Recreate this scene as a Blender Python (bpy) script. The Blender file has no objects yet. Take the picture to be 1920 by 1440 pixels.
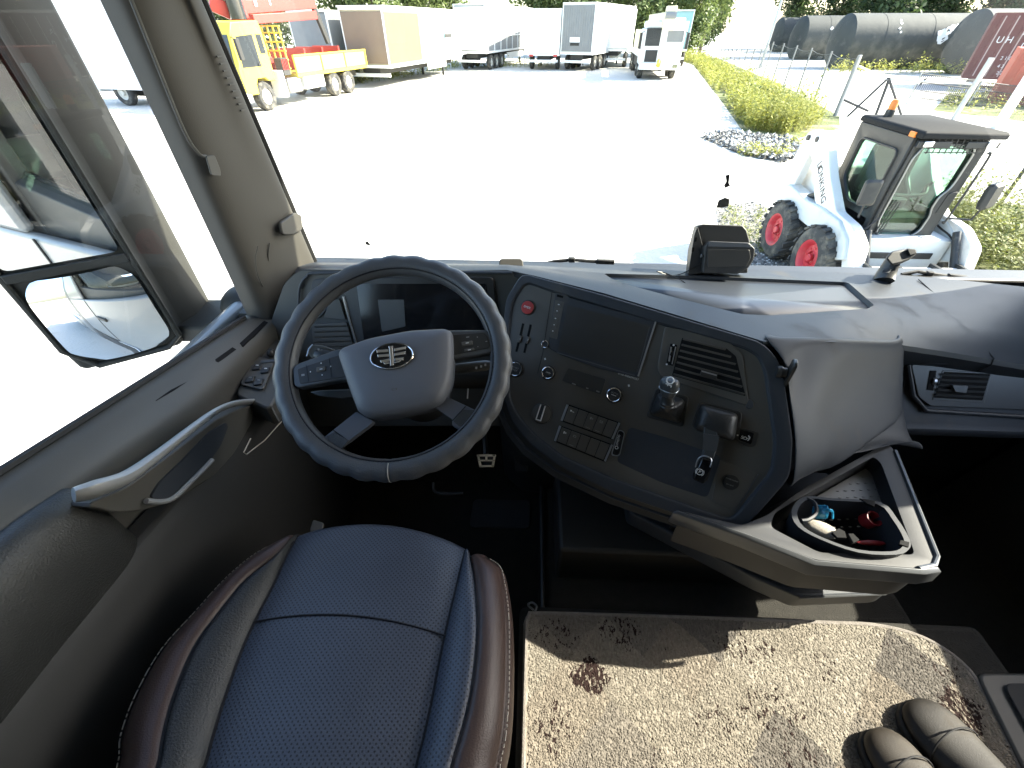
import bpy, bmesh, math, random
from mathutils import Vector, Matrix, noise
from math import sin, cos, tan, pi, radians
random.seed(7)
SC = bpy.context.scene
COL = SC.collection

# ------------------------------------------------------------ camera, sky, sun
F = 790.0                                   # focal length in pixels of a 1920 wide picture
PITCH, YAW = radians(40.5), radians(2.5)
CAM = Vector((0.0, 0.0, 2.8))
cam_d = bpy.data.cameras.new('camera')
cam_d.sensor_width = 36.0
cam_d.lens = 36.0 * F / 1920.0
cam_d.clip_start = 0.02
cam_d.clip_end = 2000.0
cam = bpy.data.objects.new('camera', cam_d)
COL.objects.link(cam)
cam.location = CAM
cam.rotation_euler = (pi / 2 - PITCH, 0, YAW)
SC.camera = cam

SUN_AZ, SUN_EL = radians(80), radians(36)   # azimuth from the truck's nose towards its right side
SUN_DIR = Vector((sin(SUN_AZ) * cos(SUN_EL), cos(SUN_AZ) * cos(SUN_EL), sin(SUN_EL)))
world = bpy.data.worlds.new('World')
SC.world = world
world.use_nodes = True
wt = world.node_tree
wt.nodes.clear()
w_out = wt.nodes.new('ShaderNodeOutputWorld')
w_bg = wt.nodes.new('ShaderNodeBackground')
w_sky = wt.nodes.new('ShaderNodeTexSky')
w_sky.sky_type = 'NISHITA'
w_sky.sun_disc = False
w_sky.sun_elevation = SUN_EL
w_sky.sun_rotation = SUN_AZ
w_sky.air_density = 1.0
w_sky.dust_density = 1.6
w_bg.inputs['Strength'].default_value = 0.13
wt.links.new(w_sky.outputs[0], w_bg.inputs[0])
wt.links.new(w_bg.outputs[0], w_out.inputs[0])
sun_d = bpy.data.lights.new('sun', 'SUN')
sun_d.energy = 3.8
sun_d.angle = radians(0.5)
sun_d.color = (1.0, 0.93, 0.80)
sun = bpy.data.objects.new('sun', sun_d)
COL.objects.link(sun)
sun.rotation_euler = SUN_DIR.to_track_quat('Z', 'Y').to_euler()
sun.location = (30, 2, 22)
SC.view_settings.view_transform = 'Standard'
SC.view_settings.look = 'None'
SC.view_settings.exposure = 2.65
SC.view_settings.gamma = 1.0
SC.view_settings.use_curve_mapping = False
SC.cycles.max_bounces = 10
SC.cycles.transparent_max_bounces = 16
SC.cycles.sample_clamp_indirect = 6.0
SC.cycles.caustics_reflective = False
SC.cycles.caustics_refractive = False

# ------------------------------------------------------------ from the picture to places in the cab
cy_, sy_ = cos(YAW), sin(YAW)
def ray(u, v):
    a, b = (u - 960) / F, (720 - v) / F
    y = cos(PITCH) + b * sin(PITCH)
    z = -sin(PITCH) + b * cos(PITCH)
    return Vector((a * cy_ - y * sy_, a * sy_ + y * cy_, z))
def T(u, v, t): return CAM + ray(u, v) * t
def Z(u, v, z):                              # z below / above the eye
    d = ray(u, v); return CAM + d * (z / d.z)
def Y(u, v, y):
    d = ray(u, v); return CAM + d * (y / d.y)
def X(u, v, x):
    d = ray(u, v); return CAM + d * (x / d.x)
class Pl:
    def __init__(s, p, n):
        s.p, s.n = Vector(p), Vector(n).normalized()
    @staticmethod
    def of(a, b, c):
        n = (b - a).cross(c - a).normalized()
        if n.dot(CAM - a) < 0: n = -n
        return Pl(a, n)
    def at(s, u, v, off=0.0):
        d = ray(u, v)
        t = (s.p + s.n * off - CAM).dot(s.n) / d.dot(s.n)
        return CAM + d * t
    def put(s, u, v, off):                   # on the plane, then lifted along the normal
        return s.at(u, v) + s.n * off
def V(*a): return Vector(a)
def R(x, y, z): return Vector((x, y, z + 2.8))   # coordinates measured from the eye
def lerp(a, b, t): return a + (b - a) * t
def poly_interp(pts, t):                     # pts: [(key, value...)], piecewise linear
    if t <= pts[0][0]: return pts[0][1:]
    for p, q in zip(pts, pts[1:]):
        if t <= q[0]:
            k = (t - p[0]) / (q[0] - p[0]); return tuple(lerp(a, b, k) for a, b in zip(p[1:], q[1:]))
    return pts[-1][1:]
def smooth_path(pts, n=4, closed=False):     # Catmull-Rom through the points
    pts = [Vector(p) for p in pts]; out = []
    N = len(pts)
    rng = range(N) if closed else range(N - 1)
    for i in rng:
        if closed: p0, p1, p2, p3 = pts[i - 1], pts[i], pts[(i + 1) % N], pts[(i + 2) % N]
        else: p0, p1, p2, p3 = pts[max(i - 1, 0)], pts[i], pts[i + 1], pts[min(i + 2, N - 1)]
        for k in range(n):
            t = k / n
            out.append(0.5 * ((2 * p1) + (p2 - p0) * t + (2 * p0 - 5 * p1 + 4 * p2 - p3) * t * t + (3 * p1 - p0 - 3 * p2 + p3) * t ** 3))
    if not closed: out.append(pts[-1])
    return out

# ------------------------------------------------------------ materials
def mat(name, col, rough=0.5, metal=0.0, spec=0.5, bump=None, var=None, emit=None, coat=0.0, dirt=None):
    """bump=(scale, strength, distance)   var=(scale, amount)   dirt=(colour, scale, low, high)"""
    m = bpy.data.materials.new(name)
    m.use_nodes = True
    nt = m.node_tree; b = nt.nodes['Principled BSDF']
    b.inputs['Base Color'].default_value = (*col, 1)
    b.inputs['Roughness'].default_value = rough
    b.inputs['Metallic'].default_value = metal
    b.inputs['Specular IOR Level'].default_value = spec
    b.inputs['Coat Weight'].default_value = coat
    tc = nt.nodes.new('ShaderNodeTexCoord')
    src = None
    if var:
        n = nt.nodes.new('ShaderNodeTexNoise'); n.inputs['Scale'].default_value = var[0]; n.inputs['Detail'].default_value = 5
        nt.links.new(tc.outputs['Object'], n.inputs['Vector'])
        mx = nt.nodes.new('ShaderNodeMix'); mx.data_type = 'RGBA'
        k = var[1]
        mx.inputs['A'].default_value = (*[c * (1 - k) for c in col], 1)
        mx.inputs['B'].default_value = (*[min(1, c * (1 + k)) for c in col], 1)
        nt.links.new(n.outputs['Fac'], mx.inputs['Factor'])
        src = mx.outputs['Result']
    if dirt:
        n = nt.nodes.new('ShaderNodeTexNoise'); n.inputs['Scale'].default_value = dirt[1]; n.inputs['Detail'].default_value = 8 if dirt[1] >= 3 else 4
        n.inputs['Roughness'].default_value = 0.65
        nt.links.new(tc.outputs['Object'], n.inputs['Vector'])
        mr = nt.nodes.new('ShaderNodeMapRange'); mr.inputs['From Min'].default_value = dirt[2]; mr.inputs['From Max'].default_value = dirt[3]
        nt.links.new(n.outputs['Fac'], mr.inputs['Value'])
        mx = nt.nodes.new('ShaderNodeMix'); mx.data_type = 'RGBA'
        mx.inputs['A'].default_value = (*col, 1); mx.inputs['B'].default_value = (*dirt[0], 1)
        if src: nt.links.new(src, mx.inputs['A'])
        nt.links.new(mr.outputs['Result'], mx.inputs['Factor'])
        src = mx.outputs['Result']
        rr = nt.nodes.new('ShaderNodeMapRange'); rr.inputs['To Min'].default_value = rough; rr.inputs['To Max'].default_value = min(1, rough + 0.3)
        nt.links.new(mr.outputs['Result'], rr.inputs['Value']); nt.links.new(rr.outputs['Result'], b.inputs['Roughness'])
    if src: nt.links.new(src, b.inputs['Base Color'])
    if bump:
        n = nt.nodes.new('ShaderNodeTexNoise'); n.inputs['Scale'].default_value = bump[0]; n.inputs['Detail'].default_value = 3
        nt.links.new(tc.outputs['Object'], n.inputs['Vector'])
        bp = nt.nodes.new('ShaderNodeBump'); bp.inputs['Strength'].default_value = bump[1]; bp.inputs['Distance'].default_value = bump[2]
        nt.links.new(n.outputs['Fac'], bp.inputs['Height']); nt.links.new(bp.outputs['Normal'], b.inputs['Normal'])
    if emit:
        b.inputs['Emission Color'].default_value = (*emit[0], 1); b.inputs['Emission Strength'].default_value = emit[1]
    return m
def glass(name, tint, gloss=0.06, rough=0.0):
    m = bpy.data.materials.new(name); m.use_nodes = True
    nt = m.node_tree; nt.nodes.clear()
    o = nt.nodes.new('ShaderNodeOutputMaterial'); mx = nt.nodes.new('ShaderNodeMixShader')
    t = nt.nodes.new('ShaderNodeBsdfTransparent'); t.inputs[0].default_value = (*tint, 1)
    g = nt.nodes.new('ShaderNodeBsdfGlossy'); g.inputs['Roughness'].default_value = rough
    lw = nt.nodes.new('ShaderNodeLayerWeight'); lw.inputs['Blend'].default_value = .5
    pw = nt.nodes.new('ShaderNodeMath'); pw.operation = 'POWER'; pw.inputs[1].default_value = 5
    ma = nt.nodes.new('ShaderNodeMath'); ma.operation = 'MULTIPLY_ADD'; ma.inputs[1].default_value = .7; ma.inputs[2].default_value = gloss
    nt.links.new(lw.outputs['Facing'], pw.inputs[0]); nt.links.new(pw.outputs[0], ma.inputs[0]); nt.links.new(ma.outputs[0], mx.inputs[0])
    nt.links.new(t.outputs[0], mx.inputs[1]); nt.links.new(g.outputs[0], mx.inputs[2])
    nt.links.new(mx.outputs[0], o.inputs[0])
    return m

# ------------------------------------------------------------ mesh building
WM = {}                                       # world matrix of every empty / part, by name
class MB:
    def __init__(s): s.v, s.f = [], []
    def add(s, vs, fs):
        o = len(s.v); s.v += [Vector(v) for v in vs]; s.f += [tuple(i + o for i in f) for f in fs]; return s
    def box(s, c, size, ax=None):
        c = Vector(c); ax = ax or (V(1, 0, 0), V(0, 1, 0), V(0, 0, 1))
        h = [a * (k / 2) for a, k in zip(ax, size)]
        vs = [c + h[0] * i + h[1] * j + h[2] * k for i in (-1, 1) for j in (-1, 1) for k in (-1, 1)]
        return s.add(vs, [(0, 1, 3, 2), (4, 6, 7, 5), (0, 4, 5, 1), (2, 3, 7, 6), (0, 2, 6, 4), (1, 5, 7, 3)])
    def bx(s, x0, x1, y0, y1, z0, z1):
        return s.box(((x0 + x1) / 2, (y0 + y1) / 2, (z0 + z1) / 2), (abs(x1 - x0), abs(y1 - y0), abs(z1 - z0)))
    def prism(s, pts, vec):
        pts = [Vector(p) for p in pts]; n = len(pts); vec = Vector(vec)
        vs = pts + [p + vec for p in pts]
        fs = [tuple(range(n)), tuple(range(2 * n - 1, n - 1, -1))] + [(i, (i + 1) % n, n + (i + 1) % n, n + i) for i in range(n)]
        return s.add(vs, fs)
    def loft(s, rings, caps=True, closed=True):
        m = len(rings[0]); vs = [p for r in rings for p in r]; fs = []
        for i in range(len(rings) - 1):
            for j in range(m if closed else m - 1):
                a, b = i * m + j, i * m + (j + 1) % m
                fs.append((a, b, b + m, a + m))
        if caps and closed:
            fs.append(tuple(range(m))); fs.append(tuple(range(len(vs) - 1, len(vs) - m - 1, -1)))
        return s.add(vs, fs)
    def grid(s, rows): return s.loft(rows, caps=False, closed=False)
    def tube(s, pts, r, seg=8, closed=False, flat=1.0):
        pts = [Vector(p) for p in pts]; n = len(pts)
        rs = r if isinstance(r, (list, tuple)) else [r] * n
        up = None; rings = []
        for i, p in enumerate(pts):
            if closed: d = pts[(i + 1) % n] - pts[i - 1]
            else: d = pts[min(i + 1, n - 1)] - pts[max(i - 1, 0)]
            if d.length < 1e-9: d = V(0, 0, 1)
            d.normalize()
            if up is None: up = d.orthogonal().normalized()
            up = (up - d * up.dot(d))
            if up.length < 1e-6: up = d.orthogonal()
            up.normalize(); w = d.cross(up)
            rings.append([p + up * (cos(2 * pi * k / seg) * rs[i]) + w * (sin(2 * pi * k / seg) * rs[i] * flat) for k in range(seg)])
        if closed:
            rings.append(rings[0])
            return s.loft(rings, caps=False)
        return s.loft(rings)
    def lathe(s, c, axis, prof, seg=24, caps=True):
        c = Vector(c); axis = Vector(axis).normalized(); e1 = axis.orthogonal().normalized(); e2 = axis.cross(e1)
        rings = [[c + axis * h + (e1 * cos(2 * pi * k / seg) + e2 * sin(2 * pi * k / seg)) * max(r, 1e-5) for k in range(seg)] for r, h in prof]
        return s.loft(rings, caps=caps)
    def ellipsoid(s, c, r, ax=None, seg=16, n=8):
        c = Vector(c); ax = ax or (V(1, 0, 0), V(0, 1, 0), V(0, 0, 1)); rings = []
        for i in range(1, n):
            th = pi * i / n
            rings.append([c + ax[2] * (r[2] * cos(th)) + ax[0] * (r[0] * sin(th) * cos(2 * pi * k / seg)) + ax[1] * (r[1] * sin(th) * sin(2 * pi * k / seg)) for k in range(seg)])
        return s.loft(rings)
    def tf(s, m):
        s.v = [m @ p for p in s.v]; return s
    def build(s, name, m, parent=None, bevel=0.0, seg=2, sub=0, solid=0.0, smooth=True, angle=38, world=True, offset=-1):
        me = bpy.data.meshes.new(name)
        vs = s.v
        if parent is not None and world:
            inv = WM[parent.name].inverted(); vs = [inv @ p for p in vs]
        me.from_pydata([tuple(p) for p in vs], [], s.f)
        bm = bmesh.new(); bm.from_mesh(me)
        bmesh.ops.remove_doubles(bm, verts=bm.verts, dist=1e-6)
        if not solid: bmesh.ops.recalc_face_normals(bm, faces=bm.faces)
        bm.to_mesh(me); bm.free()
        if smooth:
            me.polygons.foreach_set('use_smooth', [True] * len(me.polygons))
            if not sub: me.set_sharp_from_angle(angle=radians(angle))
        me.materials.append(m)
        return link(name, me, parent, bevel, seg, sub, solid, offset)
def link(name, me, parent=None, bevel=0.0, seg=2, sub=0, solid=0.0, offset=-1):
    o = bpy.data.objects.new(name, me); COL.objects.link(o)
    if parent is not None: o.parent = parent
    WM[o.name] = WM[parent.name].copy() if parent is not None else Matrix()
    if solid:
        md = o.modifiers.new('solid', 'SOLIDIFY'); md.thickness = solid; md.offset = offset
    if bevel:
        md = o.modifiers.new('bevel', 'BEVEL'); md.width = bevel; md.segments = seg; md.limit_method = 'ANGLE'; md.angle_limit = radians(35)
        md.harden_normals = False
    if sub:
        md = o.modifiers.new('sub', 'SUBSURF'); md.levels = sub; md.render_levels = sub
    return o
def thing(name, label, cat, loc=(0, 0, 0), rz=0.0, group=None, scale=1.0):
    o = bpy.data.objects.new(name, None); COL.objects.link(o)
    o.empty_display_size = 0.1
    o.location = loc; o.rotation_euler = (0, 0, rz); o.scale = (scale,) * 3
    WM[o.name] = Matrix.LocRotScale(Vector(loc), Matrix.Rotation(rz, 3, 'Z').to_quaternion(), Vector((scale,) * 3))
    o['label'] = label; o['category'] = cat
    if group: o['group'] = group
    return o
def tag(o, label=None, cat=None, group=None, kind=None):
    if label: o['label'] = label
    if cat: o['category'] = cat
    if group: o['group'] = group
    if kind: o['kind'] = kind
    return o
def copy_tree(o, parent=None):
    c = o.copy(); COL.objects.link(c)
    if parent is not None: c.parent = parent
    for ch in list(o.children): copy_tree(ch, c)
    return c
def bake(o):                                  # apply the modifiers of a mesh object
    dg = bpy.context.evaluated_depsgraph_get(); dg.update()
    me = bpy.data.meshes.new_from_object(o.evaluated_get(dg))
    o.modifiers.clear(); o.data = me
def cut(o, cutter):                           # real recess: boolean difference, cutter removed afterwards
    md = o.modifiers.new('cut', 'BOOLEAN'); md.operation = 'DIFFERENCE'; md.object = cutter; md.solver = 'EXACT'
    bake(o); bpy.data.objects.remove(cutter)
def text(name, body, pos, right, up, h, m, parent, depth=0.0006, spacing=1.0):
    c = bpy.data.curves.new(name, 'FONT'); c.body = body; c.size = h; c.align_x = 'CENTER'; c.align_y = 'CENTER'; c.extrude = depth; c.space_character = spacing
    o = bpy.data.objects.new('tmp', c); COL.objects.link(o)
    dg = bpy.context.evaluated_depsgraph_get(); dg.update()
    me = bpy.data.meshes.new_from_object(o.evaluated_get(dg))
    bpy.data.objects.remove(o)
    right = Vector(right).normalized(); up = Vector(up); up = (up - right * up.dot(right)).normalized(); n = right.cross(up)
    M = Matrix((right, up, n)).transposed().to_4x4(); M.translation = Vector(pos)
    if parent is not None: M = WM[parent.name].inverted() @ M
    me.transform(M); me.materials.clear(); me.materials.append(m)
    return link(name, me, parent)
def ring_pts(c, e1, e2, r, n=32): return [c + e1 * (r * cos(2 * pi * k / n)) + e2 * (r * sin(2 * pi * k / n)) for k in range(n)]
def rounded(pts, r, n=4):                     # round the corners of a planar polygon
    pts = [Vector(p) for p in pts]; out = []
    for i, p in enumerate(pts):
        a, b = pts[i - 1], pts[(i + 1) % len(pts)]
        da, db = (a - p), (b - p); rr = min(r, da.length * .45, db.length * .45)
        p0, p1 = p + da.normalized() * rr, p + db.normalized() * rr
        for k in range(n + 1):
            t = k / n; out.append(p0 * (1 - t) ** 2 + p * 2 * t * (1 - t) + p1 * t * t)
    return out

# ------------------------------------------------------------ the materials of the cab
M_dash = mat('dash_plastic', (0.039, 0.044, 0.051), 0.50, spec=.38, bump=(900, 0.25, 0.0006), var=(6, 0.12), dirt=((0.10, 0.095, 0.085), 9, 0.56, 0.85))
M_panel = mat('console_plastic', (0.088, 0.082, 0.070), 0.45, bump=(1100, 0.2, 0.0005), var=(9, 0.15))
M_black = mat('black_plastic', (0.028, 0.027, 0.025), 0.4, bump=(900, 0.15, 0.0004))
M_deep = mat('recess_shade_black', (0.008, 0.008, 0.008), 0.85, spec=.2)  # near black that paints the shade inside slots and openings, also black parts
M_gloss = mat('black_gloss', (0.010, 0.010, 0.011), 0.12)
M_screen = mat('dark_screen', (0.040, 0.039, 0.036), 0.30, var=(5, 0.3))
M_trim = mat('pillar_trim', (0.062, 0.057, 0.047), 0.62, bump=(500, 0.25, 0.0008), var=(4, 0.10))
M_trim_lo = mat('door_plastic', (0.078, 0.073, 0.062), 0.55, bump=(700, 0.3, 0.0007), var=(5, 0.12))
M_door_dark = mat('door_dark_plastic', (0.028, 0.027, 0.024), 0.6, bump=(700, 0.3, 0.0007), var=(5, 0.15))
M_rubber = mat('rubber', (0.018, 0.018, 0.018), 0.75)
M_silver = mat('satin_silver', (0.42, 0.44, 0.46), 0.32, metal=0.85)
M_greysil = mat('grey_trim', (0.095, 0.10, 0.104), 0.38, metal=0.35, bump=(1500, 0.1, 0.0002))
M_handle = mat('handle_silver', (0.40, 0.40, 0.39), 0.36, metal=.3)
M_chrome = mat('chrome', (0.75, 0.75, 0.75), 0.12, metal=1.0)
M_white = mat('white_print', (0.75, 0.75, 0.73), 0.5)
M_greyprint = mat('grey_print', (0.26, 0.26, 0.25), 0.5)
M_red = mat('red_button', (0.42, 0.035, 0.03), 0.35)
M_wheel_leather = mat('wheel_leather', (0.078, 0.081, 0.086), 0.42, bump=(380, 0.55, 0.0012), var=(14, 0.2))
M_hub = mat('hub_plastic', (0.125, 0.130, 0.145), 0.5, bump=(1100, 0.35, 0.0006))
M_brown = mat('brown_leather', (0.070, 0.043, 0.035), 0.42, bump=(420, 0.5, 0.0010), var=(20, 0.2))
M_bolster = mat('black_leather', (0.034, 0.035, 0.034), 0.42, bump=(330, 0.9, 0.0016), var=(25, 0.2))
M_thread = mat('pale_thread', (0.55, 0.50, 0.42), 0.7)
M_seam = mat('seam_dark', (0.006, 0.006, 0.008), 0.7)
M_carpet = mat('floor_carpet', (0.020, 0.018, 0.014), 0.95, bump=(300, 0.8, 0.003), var=(40, 0.4))
M_floor_mat = mat('rubber_floor_mat', (0.035, 0.036, 0.036), 0.7)
M_armrest = mat('armrest_leather', (0.036, 0.036, 0.033), 0.42, bump=(360, .9, 0.0015), var=(18, 0.15))
M_mirror = mat('mirror_glass', (0.92, 0.93, 0.92), 0.0, metal=1.0)
M_mirror_case = mat('mirror_case', (0.026, 0.026, 0.021), 0.62, bump=(300, 0.15, 0.0006), var=(6, .2))
M_cabpaint = mat('white_cab_paint', (0.24, 0.245, 0.24), 0.3, coat=0.4)
M_bin = mat('dark_bin', (0.018, 0.021, 0.026), 0.55, spec=.3, bump=(500, 0.2, 0.0005))
M_headliner = mat('headliner', (0.40, 0.39, 0.36), 0.9)
G_wind = glass('windscreen_glass', (0.90, 0.93, 0.90), 0.035)
G_side = glass('side_glass', (0.92, 0.94, 0.92), 0.035)

def leather_perf(name, col, pitch=0.0060, hole=0.23):
    m = mat(name, col, 0.40, spec=.6, bump=(300, 0.8, 0.0012), var=(9, 0.30), dirt=((col[0] * 1.5, col[1] * 1.45, col[2] * 1.3), 5, .52, .8))
    nt = m.node_tree; b = nt.nodes['Principled BSDF']
    tc = [n for n in nt.nodes if n.type == 'TEX_COORD'][0]
    old = b.inputs['Base Color'].links[0].from_socket
    mp = nt.nodes.new('ShaderNodeMapping'); mp.inputs['Rotation'].default_value = (0, 0, radians(42)); mp.inputs['Scale'].default_value = (1 / pitch,) * 3
    nt.links.new(tc.outputs['Object'], mp.inputs['Vector'])
    fr = nt.nodes.new('ShaderNodeVectorMath'); fr.operation = 'FRACTION'; nt.links.new(mp.outputs[0], fr.inputs[0])
    sb = nt.nodes.new('ShaderNodeVectorMath'); sb.operation = 'SUBTRACT'; sb.inputs[1].default_value = (.5, .5, .5); nt.links.new(fr.outputs[0], sb.inputs[0])
    ml = nt.nodes.new('ShaderNodeVectorMath'); ml.operation = 'MULTIPLY'; ml.inputs[1].default_value = (1, 1, 0); nt.links.new(sb.outputs[0], ml.inputs[0])
    ln = nt.nodes.new('ShaderNodeVectorMath'); ln.operation = 'LENGTH'; nt.links.new(ml.outputs[0], ln.inputs[0])
    mr = nt.nodes.new('ShaderNodeMapRange'); mr.inputs['From Min'].default_value = hole - .06; mr.inputs['From Max'].default_value = hole + .06
    mr.inputs['To Min'].default_value = 1; mr.inputs['To Max'].default_value = 0
    nt.links.new(ln.outputs['Value'], mr.inputs['Value'])
    mx = nt.nodes.new('ShaderNodeMix'); mx.data_type = 'RGBA'; mx.inputs['B'].default_value = (0.012, 0.014, 0.020, 1)
    nt.links.new(mr.outputs['Result'], mx.inputs['Factor']); nt.links.new(old, mx.inputs['A']); nt.links.new(mx.outputs['Result'], b.inputs['Base Color'])
    return m
M_perf = leather_perf('perforated_leather', (0.066, 0.078, 0.106))

def rug_xy(u, v):
    p = Z(u, v, -1.118); return p.x + .015, p.y + .015
RUG_MARKS = [(*rug_xy(u, v), hx, hy, d) for u, v, hx, hy, d in ((1108, 1268, .055, .045, .30), (1802, 1328, .06, .05, .26), (1165, 1180, .07, .05, .17), (1400, 1212, .09, .05, .14), (1452, 1330, .09, .06, .14), (1045, 1192, .06, .05, .13),
    (1040, 1362, .06, .06, .14), (1340, 1352, .05, .05, .12), (1760, 1240, .06, .05, .13), (1545, 1250, .05, .05, .10), (1500, 1425, .05, .05, .14), (1230, 1420, .04, .04, .10), (1660, 1210, .04, .03, .10))]
def rug_material():
    m = bpy.data.materials.new('rug_pile'); m.use_nodes = True
    nt = m.node_tree; b = nt.nodes['Principled BSDF']; b.inputs['Roughness'].default_value = 0.95; b.inputs['Specular IOR Level'].default_value = 0.1
    N = lambda t: nt.nodes.new(t); L = nt.links.new
    tc = N('ShaderNodeTexCoord')
    wob = N('ShaderNodeTexNoise'); wob.inputs['Scale'].default_value = 26; wob.inputs['Detail'].default_value = 4
    L(tc.outputs['Object'], wob.inputs['Vector'])
    wv = N('ShaderNodeVectorMath'); wv.operation = 'MULTIPLY_ADD'; wv.inputs[1].default_value = (.03, .03, 0); L(wob.outputs['Color'], wv.inputs[0]); L(tc.outputs['Object'], wv.inputs[2])
    mp = N('ShaderNodeMapping'); mp.inputs['Rotation'].default_value = (0, 0, radians(45)); mp.inputs['Scale'].default_value = (8.2, 8.2, 0.0); mp.inputs['Location'].default_value = (.31, .12, .5)
    L(wv.outputs[0], mp.inputs['Vector'])
    fl = N('ShaderNodeVectorMath'); fl.operation = 'FLOOR'; L(mp.outputs[0], fl.inputs[0])
    wn = N('ShaderNodeTexWhiteNoise'); wn.noise_dimensions = '3D'; L(fl.outputs[0], wn.inputs['Vector'])
    rp = N('ShaderNodeValToRGB'); cr = rp.color_ramp; cr.interpolation = 'CONSTANT'
    cols = [(0, (.265, .238, .196)), (.25, (.21, .188, .16)), (.45, (.30, .272, .226)), (.66, (.165, .150, .132)), (.82, (.245, .214, .174))]
    cr.elements[0].color = (*cols[0][1], 1); cr.elements[1].position = cols[1][0]; cr.elements[1].color = (*cols[1][1], 1)
    for p, c in cols[2:]:
        e = cr.elements.new(p); e.color = (*c, 1)
    L(wn.outputs['Value'], rp.inputs[0])
    # speckled dark diamonds woven at a few places, some dense, some thin
    sp = N('ShaderNodeTexNoise'); sp.inputs['Scale'].default_value = 200; sp.inputs['Detail'].default_value = 2
    st = N('ShaderNodeMapping'); st.inputs['Scale'].default_value = (1.0, .5, 1); L(tc.outputs['Object'], st.inputs['Vector']); L(st.outputs[0], sp.inputs['Vector'])
    acc = None
    for (px_, py_, hx, hy, dens) in RUG_MARKS:
        sb = N('ShaderNodeVectorMath'); sb.operation = 'SUBTRACT'; sb.inputs[1].default_value = (px_, py_, 0); L(wv.outputs[0], sb.inputs[0])
        ab = N('ShaderNodeVectorMath'); ab.operation = 'ABSOLUTE'; L(sb.outputs[0], ab.inputs[0])
        dt = N('ShaderNodeVectorMath'); dt.operation = 'DOT_PRODUCT'; dt.inputs[1].default_value = (1 / hx, 1 / hy, 0); L(ab.outputs[0], dt.inputs[0])
        mr_ = N('ShaderNodeMapRange'); mr_.inputs['From Min'].default_value = .75; mr_.inputs['From Max'].default_value = 1.15; mr_.inputs['To Min'].default_value = dens; mr_.inputs['To Max'].default_value = 0
        L(dt.outputs['Value'], mr_.inputs['Value'])
        if acc is None: acc = mr_.outputs['Result']
        else:
            mm = N('ShaderNodeMath'); mm.operation = 'MAXIMUM'; L(acc, mm.inputs[0]); L(mr_.outputs['Result'], mm.inputs[1]); acc = mm.outputs[0]
    a1 = N('ShaderNodeMath'); a1.operation = 'ADD'; L(sp.outputs['Fac'], a1.inputs[0]); L(acc, a1.inputs[1])
    gt = N('ShaderNodeMath'); gt.operation = 'GREATER_THAN'; gt.inputs[1].default_value = .72; L(a1.outputs[0], gt.inputs[0])
    mx = N('ShaderNodeMix'); mx.data_type = 'RGBA'; mx.inputs['B'].default_value = (.035, .022, .02, 1)
    L(gt.outputs[0], mx.inputs['Factor']); L(rp.outputs[0], mx.inputs['A'])
    # pile
    pm = N('ShaderNodeMapping'); pm.inputs['Scale'].default_value = (1.0, .38, 1); L(tc.outputs['Object'], pm.inputs['Vector'])
    pn = N('ShaderNodeTexNoise'); pn.inputs['Scale'].default_value = 260; pn.inputs['Detail'].default_value = 4; pn.inputs['Roughness'].default_value = .6; L(pm.outputs[0], pn.inputs['Vector'])
    pr = N('ShaderNodeMapRange'); pr.inputs['From Min'].default_value = .3; pr.inputs['From Max'].default_value = .7; pr.inputs['To Min'].default_value = .66; pr.inputs['To Max'].default_value = 1.14; L(pn.outputs['Fac'], pr.inputs['Value'])
    mul = N('ShaderNodeMix'); mul.data_type = 'RGBA'; mul.blend_type = 'MULTIPLY'; mul.inputs['Factor'].default_value = 1
    L(mx.outputs['Result'], mul.inputs['A']); L(pr.outputs['Result'], mul.inputs['B']); L(mul.outputs['Result'], b.inputs['Base Color'])
    bp = N('ShaderNodeBump'); bp.inputs['Strength'].default_value = .8; bp.inputs['Distance'].default_value = .003; L(pn.outputs['Fac'], bp.inputs['Height']); L(bp.outputs['Normal'], b.inputs['Normal'])
    return m
M_rug = rug_material()

# ================================================================ THE CAB SHELL
cab = thing('truck_cab', 'dark interior shell of the truck cab whose grey pillar frames the bright windscreen', 'truck cab', R(0.4, 0, -1.45))
XL, XR = -0.80, 1.75                          # inner faces of the two doors
# floor, rear wall, roof
MB().bx(XL - .06, XR + .06, -1.32, 1.34, -1.47 + 2.8, -1.40 + 2.8).build('cab_floor', M_carpet, cab)
MB().bx(XL - .06, XR + .06, -1.38, -1.322, -1.40 + 2.8, .66 + 2.8).build('rear_wall', M_door_dark, cab)
MB().bx(XL - .06, XR + .06, -1.38, 1.04, .662 + 2.8, .72 + 2.8).build('roof_lining', M_headliner, cab)
MB().loft([[R(x, y, z) for y, z in ((1.135, .42), (1.02, .46), (.98, .66), (1.06, .72), (1.16, .56))] for x in (XL - .05, XR + .05)]).build('windscreen_header', M_trim, cab)
MB().prism([R(XL - .06, 1.345, -1.47), R(XL - .06, 1.345, -.66), R(XL - .06, 1.40, -.66), R(XL - .06, 1.40, -1.47)], V(XR - XL + .12, 0, 0)).build('front_bulkhead', M_door_dark, cab)
for x in (XL - .07, XR + .01): MB().bx(x, x + .06, 1.062, 1.344, -1.40 + 2.8, -.66 + 2.8).build('kick_panel', M_door_dark, cab)
# windscreen, a slightly curved pane
rows = []
for k in range(9):
    s = k / 8; x = lerp(-.745, 1.695, s); bow = .045 * (1 - (2 * s - 1) ** 2)
    rows.append([R(x, 1.315 + bow - .155 * q, lerp(-.635, .50, q)) for q in (0, .5, 1)])
MB().grid(rows).build('windscreen', G_wind, cab)
# unseen visor panel, added above the view to keep sun off the driver's pillar
MB().prism(rounded([R(-.68, 1.165, .11), R(.42, 1.165, .11), R(.42, 1.095, .43), R(-.68, 1.095, .43)], .03), V(0, -.018, 0)).build('shade_visor', M_trim, cab, bevel=.004)
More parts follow.
